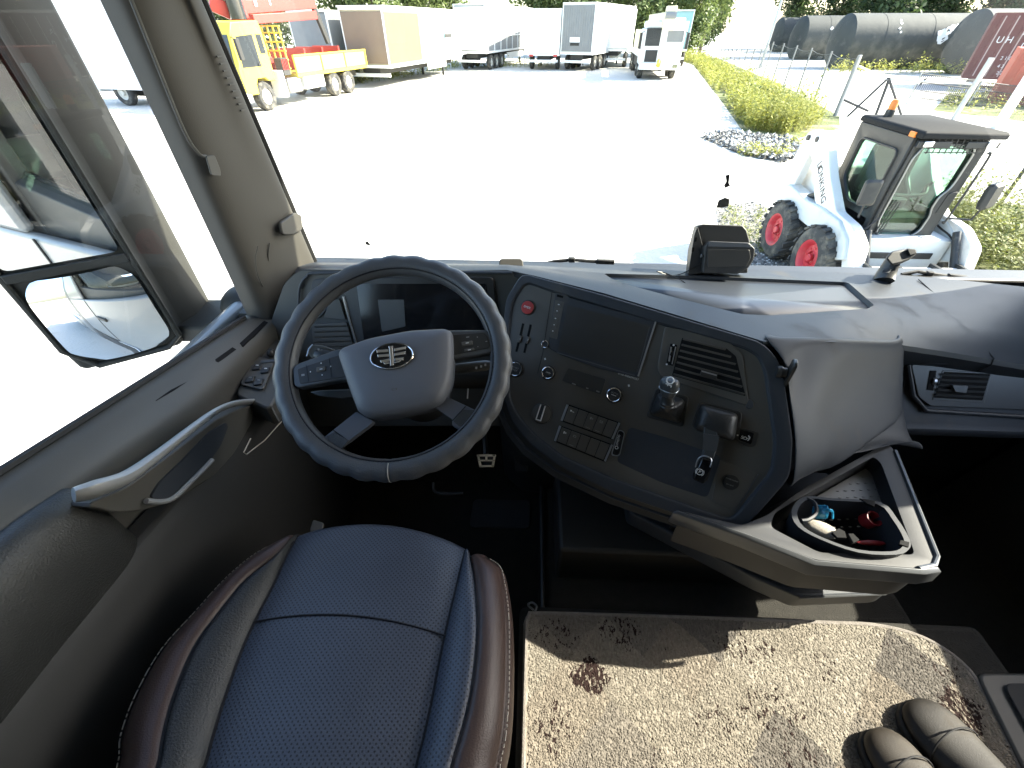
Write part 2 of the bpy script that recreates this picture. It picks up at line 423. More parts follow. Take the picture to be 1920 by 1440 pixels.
# A pillars
def pillar(side):
    def P(x, y, z):                            # mirrored about the middle of the cab
        return R(x if side < 0 else XL + XR - x, y, z)
    rings = []
    for z in (-.80, -.70, -.62, -.50, -.30, -.10, .10, .30, .50):
        yR = 1.303 - .175 * (z + .60)
        w = max(0, min(1, (z + .80) / .25)); fl = (1 - w)
        rings.append([P(-.800, 1.035 - .03 * fl, z), P(-.775 + .02 * fl, 1.030 - .03 * fl, z), P(-.752 + .03 * fl, 1.052 - .03 * fl, z),
                      P(-.736 + .02 * fl, 1.095, z), P(-.722, 1.15, z), P(-.712, yR - .06, z), P(-.704, yR - .022, z), P(-.716, yR, z),
                      P(-.76, yR + .03, z), P(-.83, yR + .015, z), P(-.86, 1.18, z), P(-.85, 1.05, z)])
    o = MB().loft(rings).build('pillar', M_trim, cab, sub=2)
    z0, z1 = -.64, .45                         # rubber beside the glass
    e = [P(-.716, 1.303 - .175 * (z + .60) + .004, z) for z in (z0, -.3, 0, z1)]
    MB().tube(e, .0075, 6).build('windscreen_seal', M_rubber, cab)
    return o
pl = pillar(-1); pillar(1)
# embossed speaker lines, grab strap cover and seal on the driver's pillar
for pts in ([(484, 462), (479, 488), (485, 520), (500, 548), (520, 578)], [(506, 456), (503, 480), (508, 505), (524, 536)]):
    MB().tube(smooth_path([X(u, v, -.7265 - .0003 * (v - 460)) for u, v in pts], 4), .0016, 6).build('trim_groove', M_trim, pl)
MB().tube(smooth_path([X(u, v, -.757) for u, v in ((215, -80), (246, 0), (290, 110), (345, 245), (372, 287), (384, 292), (388, 284))], 5), .0035, 8).build('edge_seal', M_trim_lo, cab)
MB().prism(rounded([X(u, v, -.742) for u, v in ((384, 292), (400, 290), (411, 318), (412, 330), (394, 328))], .006), V(.006, -.004, 0)).build('clip_cover', M_trim, cab, bevel=.0015)
MB().prism(rounded([X(u, v, -.708) for u, v in ((520, 418), (548, 398), (560, 404), (562, 430), (545, 440), (524, 440))], .01), V(.010, 0, 0)).build('pillar_cap', M_trim, cab, bevel=.003)
# defroster fins on the pillar's windscreen edge, near the top of the view
for k in range(9):
    z = -.055 - .013 * k; yR = 1.303 - .175 * (z + .60)
    MB().box(R(-.7070, yR - .043, z), (.0025, .020, .0030)).build('fin', M_trim, pl)
# steel skin outside, seen in the mirror
MB().bx(-.935, -.885, -1.0, 1.36, -2.05 + 2.8, -.66 + 2.8).build('cab_side', M_cabpaint, cab, bevel=.02)
MB().bx(-.935, -.885, -1.0, -.02, -.659 + 2.8, 1.0 + 2.8).build('sleeper_side', M_cabpaint, cab, bevel=.02)
MB().loft([[R(x, y, z) for y, z in ((1.42, -1.9), (1.44, -.72), (1.405, -.66), (1.38, -.70), (1.38, -1.9))] for x in (-.90, 1.85)]).build('front_panel', M_cabpaint, cab, bevel=.01)
MB().loft([[R(x, y, z) for y, z in ((1.17, .52), (1.30, .56), (1.46, .50), (1.47, .56), (1.30, .80), (1.02, 1.05), (1.02, .74))] for x in (-.93, 1.88)]).build('roof_cap', M_cabpaint, cab, bevel=.01)  # unseen roof front, its overhang added to keep sun off the mirror case
MB().bx(-.952, -.936, -.95, 1.30, -2.06 + 2.8, -1.62 + 2.8).build('lower_skirt', M_black, cab, bevel=.004)
for y in (1.04, .03): MB().bx(-.941, -.9352, y - .006, y + .006, -1.6 + 2.8, -.67 + 2.8).build('door_gap', M_seam, cab)
MB().bx(-.965, -.936, .10, .30, -.98 + 2.8, -.93 + 2.8).build('outer_handle', M_black, cab, bevel=.006)
MB().bx(-.99, -.60, -4.4, -2.6, -2.3 + 2.8, -1.7 + 2.8).build('fuel_tank', M_silver, cab, bevel=.06)
MB().bx(-.84, 1.79, 1.345, 1.43, -.665 + 2.8, -.640 + 2.8).build('cowl', M_black, cab, bevel=.008)
MB().bx(-.92, -.60, -5.2, -1.5, -2.25 + 2.8, -1.35 + 2.8).build('side_fairing', M_cabpaint, cab, bevel=.03)
MB().bx(-.93, -.62, -1.45, -1.05, -2.25 + 2.8, .4 + 2.8).build('cab_extender', M_greysil, cab, bevel=.02)
for k in range(3):
    MB().bx(-.955, -.80, .0, .8, -2.42 + .38 * k + 2.8, -2.38 + .38 * k + 2.8).build('cab_step', M_chrome, cab, bevel=.004)
MB().bx(-.60, 1.4, -5.2, -1.4, -2.0 + 2.8, -1.7 + 2.8).build('chassis', M_deep, cab)
for x in (-.70, 1.65):
    for y in (.55, -3.6, -4.9):
        MB().lathe(R(x - .15, y, -2.29), (1, 0, 0), [(.25, 0), (.46, .02), (.50, .07), (.50, .26), (.46, .30), (.2, .3)], 28).build('wheel', M_rubber, cab)
# seat of the passenger's floor: flat engine cover carrying the rug, its step and side rails
MB().bx(.0, 1.14, -1.2, .46, -1.399 + 2.8, -1.135 + 2.8).build('engine_cover', M_carpet, cab, bevel=.02)
MB().bx(.06, 1.05, .461, 1.30, -1.399 + 2.8, -1.20 + 2.8).build('engine_tunnel', M_carpet, cab, bevel=.03)
MB().tube([R(.062, .47, -1.195), R(.062, 1.0, -1.19), R(.066, 1.26, -1.1)], .006).build('tunnel_edge', M_black, cab)
MB().prism([R(-.76, 1.02, -1.399), R(-.76, 1.27, -1.03), R(-.76, 1.30, -1.03), R(-.76, 1.30, -1.399)], V(.80, 0, 0)).build('toe_board', M_carpet, cab)
MB().prism(rounded([Z(u, v, -1.396) for u, v in ((888, 938), (995, 940), (993, 992), (880, 990))], .02), V(0, 0, .008)).build('floor_pad', M_floor_mat, cab, bevel=.002)
# pedals
ped = MB().prism(rounded([T(u, v, 1.28) for u, v in ((894, 852), (930, 852), (925, 876), (900, 876))], .008), ray(910, 865).normalized() * .012).build('brake_pedal', M_rubber, cab, bevel=.002)
MB().tube([T(912, 864, 1.30), T(908, 812, 1.36)], .008).build('pedal_arm', M_black, ped)
pc = Pl(T(912, 864, 1.278), -ray(912, 864))
for q in ([(894, 852), (930, 852), (930, 856), (894, 856)], [(894, 852), (898, 852), (904, 876), (899, 876)], [(926, 852), (930, 852), (926, 876), (921, 876)], [(899, 872), (926, 872), (926, 876), (899, 876)], [(896, 862), (928, 862), (928, 865), (896, 865)], [(910, 853), (914, 853), (914, 864), (910, 864)]):
    MB().prism([pc.at(u, v) for u, v in q], pc.n * .002).build('pedal_bar', M_chrome, ped)
ac = MB().prism(rounded([T(u, v, 1.30) for u, v in ((964, 850), (990, 850), (990, 884), (966, 884))], .008), ray(975, 865).normalized() * .012).build('accelerator_pedal', M_rubber, cab, bevel=.002)
MB().tube(smooth_path([T(u, v, 1.20) for u, v in ((812, 905), (816, 922), (840, 926), (868, 924))], 4), .004).build('pedal_lever', M_rubber, cab)
# rear bunk behind the photographer
MB().bx(XL + .02, XR - .02, -1.30, -.62, -1.134 + 2.8, -.62 + 2.8).build('bunk_base', M_door_dark, cab)
MB().bx(XL + .04, XR - .04, -1.28, -.64, -.618 + 2.8, -.50 + 2.8).build('bunk_mattress', M_headliner, cab, bevel=.03)

# ================================================================ THE DRIVER'S DOOR
door = thing('driver_door', 'closed driver door with black padded armrest, bright grab handle and window sill slots', 'door', R(-.8, .3, -1.3))
def zA(y): return -.527 - .175 * (y - .363)
def zB(y): return poly_interp([(-1, -.50), (.292, -.541), (.639, -.632), (.977, -.668), (1.2, -.67)], y)[0]
rings = []
for y in (-.75, -.3, 0, .2, .35, .5, .65, .8, .92, 1.02, 1.06):
    za, zb = zA(y), zB(y)
    rings.append([R(-.86, y, -1.42), R(-.86, y, za - .02), R(-.815, y, za - .004), R(-.80, y, za), R(-.775, y, za - .008), R(-.745, y, zb + .008), R(-.735, y, zb - .006),
                  R(-.733, y, zb - .03), R(-.735, y, zb - .12), R(-.725, y, -.88), R(-.70, y, -1.1), R(-.69, y, -1.42)])
MB().loft(rings).build('door_panel', M_trim_lo, door, bevel=.004)
rings = []                                     # lower dark panel standing proud of the upper one
for y in (-.75, -.2, .2, .45, .65, .85, 1.0):
    zt = poly_interp([(-1, -.66), (.3, -.70), (.55, -.74), (.75, -.74), (1.05, -.72)], y)[0]
    rings.append([R(-.73, y, zt + .01), R(-.695, y, zt), R(-.675, y, zt - .03), R(-.668, y, zt - .2), R(-.66, y, -1.05), R(-.65, y, -1.42), R(-.74, y, -1.42)])
MB().loft(rings).build('lower_panel', M_door_dark, door, bevel=.006)
# sill edge seal and slots
MB().tube([R(-.806, y, zA(y) + .004) for y in (-.7, 0, .4, .7, 1.0)], .007, 6).build('glass_seal', M_rubber, door)
for q in ([(288, 748), (356, 707), (362, 712), (294, 754)], [(368, 702), (437, 653), (444, 657), (375, 708)], [(450, 646), (496, 603), (503, 606), (456, 651)]):
    pts = []
    for u, v in q:                             # land on the sill between glass and inner edge
        best = None
        for k in range(21):
            x = lerp(-.79, -.742, k / 20); p = X(u, v, x); zz = lerp(zA(p.y) - .003, zB(p.y) + .006, (x + .79) / .048) + 2.8
            if best is None or abs(p.z - zz) < best[0]: best = (abs(p.z - zz), p)
        pts.append(best[1])
    MB().prism([p + V(0, 0, .0035) for p in pts], V(0, 0, -.012)).build('demister_slot', M_deep, door)
# window pane and its frame
MB().add([R(-.83, 1.04, -.66), R(-.83, 1.04, .40), R(-.83, .0, .40), R(-.83, -.02, -.50)], [(0, 1, 2, 3)]).build('door_window', G_side, door)
MB().bx(-.87, -.79, -1.0, 1.06, .402 + 2.8, .665 + 2.8).build('window_frame', M_trim, door, bevel=.01)
MB().bx(-.87, -.79, -1.32, -.02, -1.40 + 2.8, .40 + 2.8).build('rear_frame', M_trim, door, bevel=.01)
# padded armrest of black leather: bulges from the sill down
rows = []
for y, k in ((-.5, 1), (-.2, 1), (.05, 1), (.2, 1), (.29, .98), (.335, .85), (.36, .55), (.375, .1)):
    zb = zB(y)
    rows.append([R(-.742, y, zb - .004), R(-.727 + .010 * k, y, zb + .003 * k), R(-.715 + .020 * k, y, zb - .012), R(-.708 + .026 * k, y, zb - .05), R(-.705 + .027 * k, y, zb - .11),
                 R(-.705 + .020 * k, y, zb - .18), R(-.710 + .008 * k, y, zb - .26), R(-.715, y, zb - .34)])
MB().grid(rows).build('armrest', M_armrest, door, sub=2, solid=.004)
# grab handle: satin top, grey body, pocket with a bright lip
hp = [(138, 928, -.672, .019), (175, 918, -.662, .024), (235, 896, -.655, .021), (300, 850, -.652, .016), (360, 803, -.652, .0135), (405, 771, -.655, .012), (440, 757, -.660, .011), (474, 753, -.672, .010)]
pts = [X(u, v, x) for u, v, x, r in hp]
sp = smooth_path(pts, 5); rr = [poly_interp([(i, h[3]) for i, h in enumerate(hp)], k / 5)[0] for k in range(len(sp))]
MB().tube(sp, rr, 12, flat=.55).build('grab_handle', M_handle, door)
body = [(160, 948), (240, 912), (330, 845), (405, 786), (445, 768), (476, 758), (474, 790), (440, 850), (402, 892), (330, 938), (268, 958), (215, 962)]
MB().prism(rounded([X(u, v, -.672) for u, v in body], .015), V(-.035, 0, 0)).build('handle_body', M_trim_lo, door, bevel=.006, seg=3)
pk = [(282, 934), (300, 905), (345, 862), (392, 812), (424, 792), (428, 800), (414, 836), (392, 866), (350, 905), (315, 934)]
MB().prism(rounded([X(u, v, -.667) for u, v in pk], .01), V(-.006, 0, 0)).build('door_pocket', M_dash, door)
MB().tube(smooth_path([X(u, v, -.662) for u, v in ((274, 939), (300, 941), (325, 934), (355, 906), (385, 876), (398, 862))], 4), [.002, .003, .004, .0055, .006, .0055, .005] * 3 + [.003] * 0 if False else .005, 8).build('pocket_lip', M_handle, door)
# window switches on the door's front ledge
ledge = [(440, 740), (472, 668), (505, 632), (540, 640), (530, 720), (505, 768)]
MB().prism(rounded([Z(u, v, -.70) for u, v in ledge], .02), V(0, 0, -.06)).build('switch_ledge', M_trim_lo, door, bevel=.006)
sw = MB().prism(rounded([Z(u, v, -.697) for u, v in ((480, 668), (516, 678), (494, 733), (450, 722))], .012), V(0, 0, .004)).build('switch_panel', M_panel, door, bevel=.0015)
for q in ((482, 689, 1), (498, 695, 1), (469, 712, 0), (485, 717, 0)):
    c = Z(q[0], q[1], -.692)
    MB().box(c, (.020, .024, .008), (V(.97, .24, 0), V(-.24, .97, 0), V(0, 0, 1))).build('window_switch', M_black, sw, bevel=.002)
    MB().box(c + V(0, .004, .0045), (.007, .003, .001)).build('switch_mark', M_white if q[2] else M_greyprint, sw)
MB().ellipsoid(Z(508, 662, -.69), (.011, .013, .012), seg=12, n=6).build('mirror_knob', M_black, sw)
MB().box(Z(504, 678, -.693), (.04, .012, .006), (V(.97, .24, 0), V(-.24, .97, 0), V(0, 0, 1))).build('lock_switch', M_greysil, sw, bevel=.0015)
MB().tube([X(u, v, -.655) for u, v in ((470, 822), (457, 848), (462, 852), (496, 826), (528, 790))], .0014, 6).build('door_light_gap', M_thread, door)  # pale line painted for light leaking between door and dash

# passenger's door, to the right of the view
pdoor = thing('passenger_door', 'dark passenger door at the far right beyond the carpeted floor', 'door', R(1.75, .3, -1.3))
rings = [[R(1.81, y, -1.42), R(1.81, y, zA(y)), R(1.75, y, zA(y)), R(1.69, y, zB(y) - .01), R(1.68, y, -.8), R(1.78, y, -.88), R(1.61, y, -1.42)] for y in (-1.30, 0, .5, 1.06)]
MB().loft(rings).build('door_panel', M_door_dark, pdoor, bevel=.01)
MB().add([R(1.78, 1.04, -.66), R(1.78, 1.04, .40), R(1.78, .0, .40), R(1.78, -.02, -.50)], [(0, 1, 2, 3)]).build('door_window', G_side, pdoor)
MB().bx(1.74, 1.82, -1.0, 1.06, .402 + 2.8, .665 + 2.8).build('window_frame', M_trim, pdoor, bevel=.01)
MB().bx(1.74, 1.82, -1.32, -.02, -.55 + 2.8, .40 + 2.8).build('rear_frame', M_trim, pdoor, bevel=.01)
MB().prism(rounded([Z(u, v, -1.11) for u, v in ((1832, 1262), (2050, 1262), (2080, 1480), (1940, 1480))], .02), V(0, 0, -.26)).build('door_step', M_trim_lo, pdoor, bevel=.012)
MB().prism(rounded([Z(u, v, -1.106) for u, v in ((1878, 1282), (2020, 1282), (2050, 1440), (1965, 1440))], .02), V(0, 0, .004)).build('step_tread', M_rubber, pdoor, bevel=.002)

# unseen curtain, added at the passenger's window to shade dash and console side
cur = MB(); ys = [.71 + .33 * k / 40 for k in range(41)]
cur.grid([[R(1.725 + .012 * sin(k * 1.35), y, z) for k, y in enumerate(ys)] for z in (.44, .1, -.2, -.58)])
tag(cur.build('shade_curtain', M_door_dark, None, solid=.003), 'added dark curtain out of view at the passenger window, shading the dash and console side', 'curtain')

# ================================================================ MIRRORS OUTSIDE
def mirror(label, side):
    def P(x, y, z): return R(x if side < 0 else XL + XR - x, y, z)
    t = thing('door_mirror', label, 'mirror', P(-1.05, 1.15, -.75), 0, 'mirrors beside the cab')
    n = V(.57 * (-side), -.822, 0); w = V(-.822 * (-side), -.57, 0)         # facing back and in; along the glass outward
    p0 = P(-1.135, 1.088, 0)
    def G(s, z, d=0): return p0 + w * s + V(0, 0, z) + n * d
    hous = []                                   # horizontal sections of the case
    for z, k in ((-.80, .55), (-.785, .85), (-.74, 1), (-.3, 1), (.10, 1), (.50, .95), (.56, .6)):
        c = .125
        def S(s, d): return G(c + (s - c) * (1 if k > .9 else .75 + .25 * k), z, d * k)
        hous.append([S(-.012, .012), S(-.020, -.02), P(-1.118 + .01, 1.18, z), P(-1.115, 1.262, z), P(-1.15, 1.30, z), P(-1.25, 1.30, z), P(-1.34, 1.2, z), S(.262, -.03), S(.262, .010)])
    MB().loft(hous).build('mirror_case', M_mirror_case, t, bevel=.012, seg=3)
    MB().tube([G(s, z, .014) for s, z in ((-.012, .48), (-.012, -.76), (.03, -.79), (.21, -.79), (.258, -.72), (.258, .48))], .009, 8).build('case_rim', M_mirror_case, t)
    MB().prism(rounded([G(.002, -.475, .016), G(.246, -.475, .016), G(.246, .46, .016), G(.002, .46, .016)], .02), n * .003).build('main_glass', M_mirror, t, smooth=False)
    rows = []                                   # wide angle glass below: convex
    for i in range(11):
        z = lerp(-.775, -.512, i / 10); q = abs(2 * i / 10 - 1); hw = .122 * (1 - .25 * max(0, q - .75) / .25)
        rows.append([G(.124 + hw * (2 * j / 10 - 1), z, .016 + .030 * (1 - (2 * j / 10 - 1) ** 2 * .6 - (2 * i / 10 - 1) ** 2 * .6)) for j in range(11)])
    MB().grid(rows).build('wide_glass', M_mirror, t, sub=2)
    MB().prism([G(-.006, -.506, .012), G(.254, -.506, .012), G(.254, -.482, .012), G(-.006, -.482, .012)], n * .014).build('glass_divider', M_mirror_case, t, bevel=.003)
    MB().loft([[P(x, y, z) for y, z in ((1.10, -.80 + dz), (1.27, -.80 + dz), (1.27, -.73 + dz), (1.10, -.74 + dz))] for x, dz in ((-1.30, -.005), (-1.05, 0), (-.93, .05), (-.86, .07))]).build('mirror_arm', M_mirror_case, t, bevel=.01)
    MB().ellipsoid(P(-.925, 1.19, -.70), (.075, .085, .06), seg=18, n=9).build('arm_foot', M_mirror_case, t)
    return t
mirror('tall driver side mirror beyond the left window with a wide angle glass below', -1)
mirror('passenger side mirror out of sight beyond the right window', 1)

# ================================================================ THE DASHBOARD
dash = thing('dashboard', 'dark grey dashboard under the windscreen with screen, switches and vents angled to the driver', 'dashboard', R(.4, 1.1, -1.0))
base = [(545, 489), (600, 492), (780, 493), (950, 496), (1010, 498), (1130, 503), (1290, 508), (1440, 515), (1540, 518), (1650, 521), (1780, 530), (1920, 545), (2140, 566)]
lipp = [(563, 532, 1.05), (602, 507, 1.08), (780, 507, 1.08), (950, 506, 1.06), (1002, 517, 1.03), (1130, 549, .97), (1290, 597, .86), (1432, 640, .765), (1560, 641, .79), (1685, 646, .88), (1790, 662, .90), (1920, 684, .90), (2160, 716, .90)]
W = [Z(u, v, -.602) for u, v in base]; W[0].x = min(W[0].x, -.73)
LP = [Y(u, v, y) for u, v, y in lipp]
M1 = [lerp(w, l, .45) + V(0, 0, .006) for w, l in zip(W, LP)]
M2 = [lerp(w, l, .8) + V(0, 0, .010) for w, l in zip(W, LP)]
F1 = [l + V(0, -.004, -.012) for l in LP]; F2 = [l + V(0, .012, -.045) for l in LP]
B0 = [w + V(0, .03, -.05) for w in W]
B1 = [f + V(0, .05, -.06) for f in F2]
from mathutils.bvhtree import BVHTree
from mathutils.geometry import delaunay_2d_cdt
gv = [p for row in (W, M1, M2, LP) for p in row]; nC = len(W)
gf = [(r * nC + i, r * nC + i + 1, (r + 1) * nC + i + 1, (r + 1) * nC + i) for r in range(3) for i in range(nC - 1)]
bv_ = BVHTree.FromPolygons(gv, gf)
def on_dash(u, v):
    h = bv_.ray_cast(CAM, ray(u, v).normalized())
    return h[0] if h[0] is not None else Z(u, v, -.58)
tray = [(1131, 513), (1300, 517), (1588, 529), (1640, 572), (1626, 579), (1452, 591), (1392, 589), (1290, 564), (1160, 530)]
tc_ = sum([on_dash(u, v) for u, v in tray], V(0, 0, 0)) / len(tray)
tl0 = rounded([on_dash(u, v) for u, v in tray], .014, 5)
def drop(p):                                   # follow the top's own surface in plan
    h = bv_.ray_cast(p + V(0, 0, .3), V(0, 0, -1)); return h[0] if h[0] is not None else p
tl0 = [drop(p) for p in tl0]
tl1 = [lerp(p, tc_, .018) + V(0, 0, -.012) for p in tl0]
outl = W + LP[::-1]
ins = []
for r_ in range(1, 9):
    for c_ in range(1, (nC - 1) * 4):
        i_, f_ = divmod(c_, 4); f_ /= 4; q_ = r_ / 9
        cA = [lerp(row[i_], row[i_ + 1], f_) for row in (W, M1, M2, LP)]
        ks = (0, .45, .8, 1); j_ = 0 if q_ < .45 else 1 if q_ < .8 else 2
        p_ = lerp(cA[j_], cA[j_ + 1], (q_ - ks[j_]) / (ks[j_ + 1] - ks[j_]))
        if min((p_.xy - t_.xy).length for t_ in tl0) > .018: ins.append(p_)
pts2 = outl + tl0 + ins
no, nt_ = len(outl), len(tl0)
edges_ = [(i, (i + 1) % no) for i in range(no)] + [(no + i, no + (i + 1) % nt_) for i in range(nt_)]
def inxy(x, y, poly):
    c_ = False
    for i in range(len(poly)):
        p, q = poly[i - 1], poly[i]
        if (p.y > y) != (q.y > y) and x < (q.x - p.x) * (y - p.y) / (q.y - p.y) + p.x: c_ = not c_
    return c_
keep = list(range(no + nt_)) + [k for k in range(no + nt_, len(pts2)) if not inxy(pts2[k].x, pts2[k].y, tl0)]
pts2 = [pts2[k] for k in keep]
vo_, eo_, fo_, ov_, oe_, of_ = delaunay_2d_cdt([p.xy for p in pts2], edges_, [], 0, 1e-5)
zof = [pts2[ov_[k][0]].z if ov_[k] else drop(V(q.x, q.y, 3)).z for k, q in enumerate(vo_)]
v3 = [V(q.x, q.y, z_) for q, z_ in zip(vo_, zof)]
tri = []
for f in fo_:
    c_ = sum((v3[i] for i in f), V(0, 0, 0)) / len(f)
    if inxy(c_.x, c_.y, outl) and not inxy(c_.x, c_.y, tl0): tri.append(tuple(f))
tm = MB().add(v3, tri)
tm.grid([LP, F1, F2, B1]); tm.grid([W, [w + V(0, .03, 0) for w in W], B0])
tm.loft([tl0, tl1], caps=False)
top = tm.build('dash_top', M_dash, dash, angle=42)
M_tray = mat('tray_plastic', (0.050, 0.057, 0.070), 0.36, bump=(900, 0.15, 0.0004), var=(5, .1))
fan = MB(); fan.add([tc_ + V(0, 0, -.012)] + tl1, [(0, k + 1, (k + 1) % len(tl1) + 1) for k in range(len(tl1))])
fan.build('tray_floor', M_tray, dash, solid=.002)
# dark seam across the passenger side of the top
sm = []
for k in range(8):
    s = k / 7; i = 9 + .55 * 0; a = lerp(W[9], W[10], .55); b = lerp(LP[10], LP[11], .55)
    sm.append(lerp(a, b, s) + V(0, 0, .006 * sin(pi * s) + .0035))
sm += [lerp(F1[10], F1[11], .55) + V(0, -.002, 0), lerp(F2[10], F2[11], .55) + V(0, -.002, 0)]
MB().tube(sm, .0015, 5).build('panel_gap', M_seam, dash)

# ---- centre console face, angled to the driver
PC = Pl.of(Y(1000, 530, .98), Y(1420, 660, .75), Y(1050, 860, .68))
n = PC.n; cr = (PC.at(1300, 640) - PC.at(1050, 560)).normalized(); cu = n.cross(cr).normalized()
if cu.z < 0: cu = -cu
def cprism(name, q, off, th, m, parent=dash, r=.0, bevel=0.0, seg=2):
    """a flat piece on the console face: outline in picture points, its front `off` above the face, `th` thick"""
    p = [PC.at(u, v, off) for u, v in q]
    if r: p = rounded(p, r)
    return MB().prism(p, -n * th).build(name, m, parent, bevel=bevel, seg=seg)
outer = [(978, 512), (1130, 552), (1290, 600), (1428, 641), (1456, 668), (1470, 700), (1488, 830), (1482, 895), (1390, 1000), (1376, 1002), (1150, 925), (1050, 876), (992, 832), (960, 792), (944, 752), (940, 640), (948, 560)]
inner = [(985, 528), (1036, 546), (1240, 607), (1398, 652), (1424, 668), (1436, 700), (1454, 830), (1448, 885), (1372, 978), (1150, 900), (1052, 856), (1000, 815), (972, 782), (955, 750), (952, 640), (960, 566)]
fo = rounded([PC.at(u, v, .0) for u, v in outer], .02)
fi = rounded([PC.at(u, v, .0) for u, v in inner], .02)
bz = MB().prism(fo, -n * .06).build('console_bezel', M_dash, dash)
cprism_face = [PC.at(u, v) for u, v in inner]
cb = MB().prism([p - n * .007 for p in fi], n * .05).build('cutter', M_black)
cut(bz, cb)
md = bz.modifiers.new('bevel', 'BEVEL'); md.width = .0045; md.segments = 3; md.limit_method = 'ANGLE'; md.angle_limit = radians(50)
face = MB().prism([p - n * .0068 for p in fi], -n * .05).build('console_face', M_panel, dash)
stor = [(1180, 802), (1250, 822), (1352, 857), (1326, 934), (1240, 905), (1156, 866)]       # open storage box
cb = MB().prism(rounded([PC.at(u, v, .0) for u, v in stor], .010), -n * .045 ).build('cutter', M_deep)
cut(face, cb); face.data.materials.clear(); face.data.materials.append(M_panel)
md = face.modifiers.new('bevel', 'BEVEL'); md.width = .0015; md.segments = 2; md.limit_method = 'ANGLE'
MB().prism(rounded([PC.at(u, v, -.044) for u, v in stor], .010), -n * .004).build('storage_floor', M_deep, dash)  # floor coloured darker than the face to paint the box's inner shade
FO = -.0066                                      # face level
def knob(name, u, v, r, h, m, parent=dash, ring=None, base_r=None):
    c = PC.at(u, v, FO)
    if base_r: MB().lathe(c, n, [(base_r, 0), (base_r, .003), (base_r * .93, .004), (0, .004)], 28).build('knob_base', M_black, parent)
    o = MB().lathe(c, n, [(r, 0), (r, h * .85), (r * .94, h), (0, h)], 28).build(name, m, parent)
    if ring: MB().tube(ring_pts(c + n * (h + .0002), cr, cu, ring), .0011, 6, closed=True).build('knob_ring', M_chrome, o)
    return o, c + n * (h + .0008)
# upper left strip beside the wheel
gp = lambda u, v: PC.at(u, v, FO)
o, c = knob('hazard_button', 990, 577, .0165, .006, M_red, base_r=.0195)
text('hazard_print', 'EMER', c + n * .0006, cr, cu, .008, M_white, o)
for q in ([(979, 606), (983, 607), (970, 660), (966, 659)], [(993, 608), (997, 609), (985, 662), (981, 661)]):
    s = cprism('slider_slot', q, FO + .0006, .002, M_deep)
    a, b = q[0], q[2]; m_ = (lerp(a[0], b[0], .55), lerp(a[1], b[1], .55))
    MB().box(PC.at(m_[0], m_[1], FO + .003), (.008, .018, .006), (cr, cu, n)).build('slider', M_panel, s, bevel=.001)
    MB().box(PC.at(m_[0] + 1, m_[1], FO + .0065), (.002, .006, .001), (cr, cu, n)).build('slider_mark', M_greyprint, s)
o, c = knob('start_button', 967, 692, .0175, .006, M_black, ring=.0172, base_r=.022)
text('button_print', 'START\nSTOP', c, cr, cu, .0065, M_greyprint, o)
# gap between strip and radio
MB().tube([PC.at(u, v, FO) for u, v in ((1036, 540), (1018, 660), (1008, 700))], .0008, 4).build('panel_gap', M_seam, dash)
# radio with its screen
radio = cprism('radio', [(1041, 549), (1058, 550), (1070, 559), (1232, 604), (1196, 708), (1120, 690), (1050, 665), (1028, 652)], FO + .004, .004, M_dash, r=.006, bevel=.0012)
cprism('screen', [(1064, 572), (1220, 611), (1193, 699), (1046, 657)], FO + .0048, .002, M_screen, radio, r=.003)
cprism('screen_trim', [(1228, 602), (1231, 603), (1198, 706), (1195, 705)], FO + .0055, .002, M_silver, radio)
cprism('screen_trim', [(1217, 613), (1218.5, 613.5), (1196, 698), (1194.5, 697.5)], FO + .0052, .001, M_greysil, radio)
bt = cprism('button_strip', [(1041, 562), (1058, 566), (1044, 636), (1030, 632)], FO + .0048, .002, M_panel, radio, r=.003)
cprism('card_slot', [(1045, 552), (1056, 555), (1055, 559), (1044, 556)], FO + .005, .002, M_deep, radio)
for (u, v, w) in ((1047.5, 571, 3), (1044.5, 583, 2), (1041.5, 597, 2.5), (1039, 609, 2), (1036.5, 620.5, 2)):
    MB().box(PC.at(u, v, FO + .0055), (.014, .011, .0016), (cr, cu, n)).build('radio_button', M_panel, bt, bevel=.0005)
    MB().box(PC.at(u, v, FO + .0066), (.0014 * w, .002, .0004), (cr, cu, n)).build('button_mark', M_white, bt)
cprism('chrome_line', [(1044, 660), (1190, 703), (1190, 705), (1043, 662)], FO + .0045, .001, M_greysil, radio)
text('radio_sticker_print', '8150-4006099557', PC.at(1178, 706, FO + .0012), PC.at(1200, 713) - PC.at(1156, 699), cu, .0066, M_white, dash, spacing=1.02)
o, c = knob('volume_knob', 1023, 646, .0085, .007, M_black, ring=.0085)
# air conditioning
o, c = knob('fan_knob', 1029, 699, .0152, .010, M_black, ring=.0146, base_r=.019)
text('knob_print', 'A/C', c, cr, cu, .007, M_greyprint, o)
o, c = knob('heater_knob', 1152, 740, .0165, .010, M_black, ring=.0158, base_r=.0205)
text('knob_print', 'AUTO', c + cu * .004, cr, cu, .006, M_greyprint, o); MB().box(c - cu * .001, (.012, .0012, .0004), (cr, cu, n)).build('knob_mark', M_white, o)
MB().box(PC.at(1029, 699, FO + .0108), (.010, .0012, .0004), (cr, cu, n)).build('knob_mark', M_white, dash)
acp = cprism('climate_display', [(1066, 690), (1136, 711), (1127, 740), (1054, 714)], FO + .001, .002, M_screen, r=.004)
for u, v, w in ((1076, 720, .010), (1101, 728, .006), (1121, 734, .008)):
    MB().box(PC.at(u, v, FO + .0014), (w, .0028, .0006), (cr, cu, n)).build('climate_mark', M_greyprint, acp)
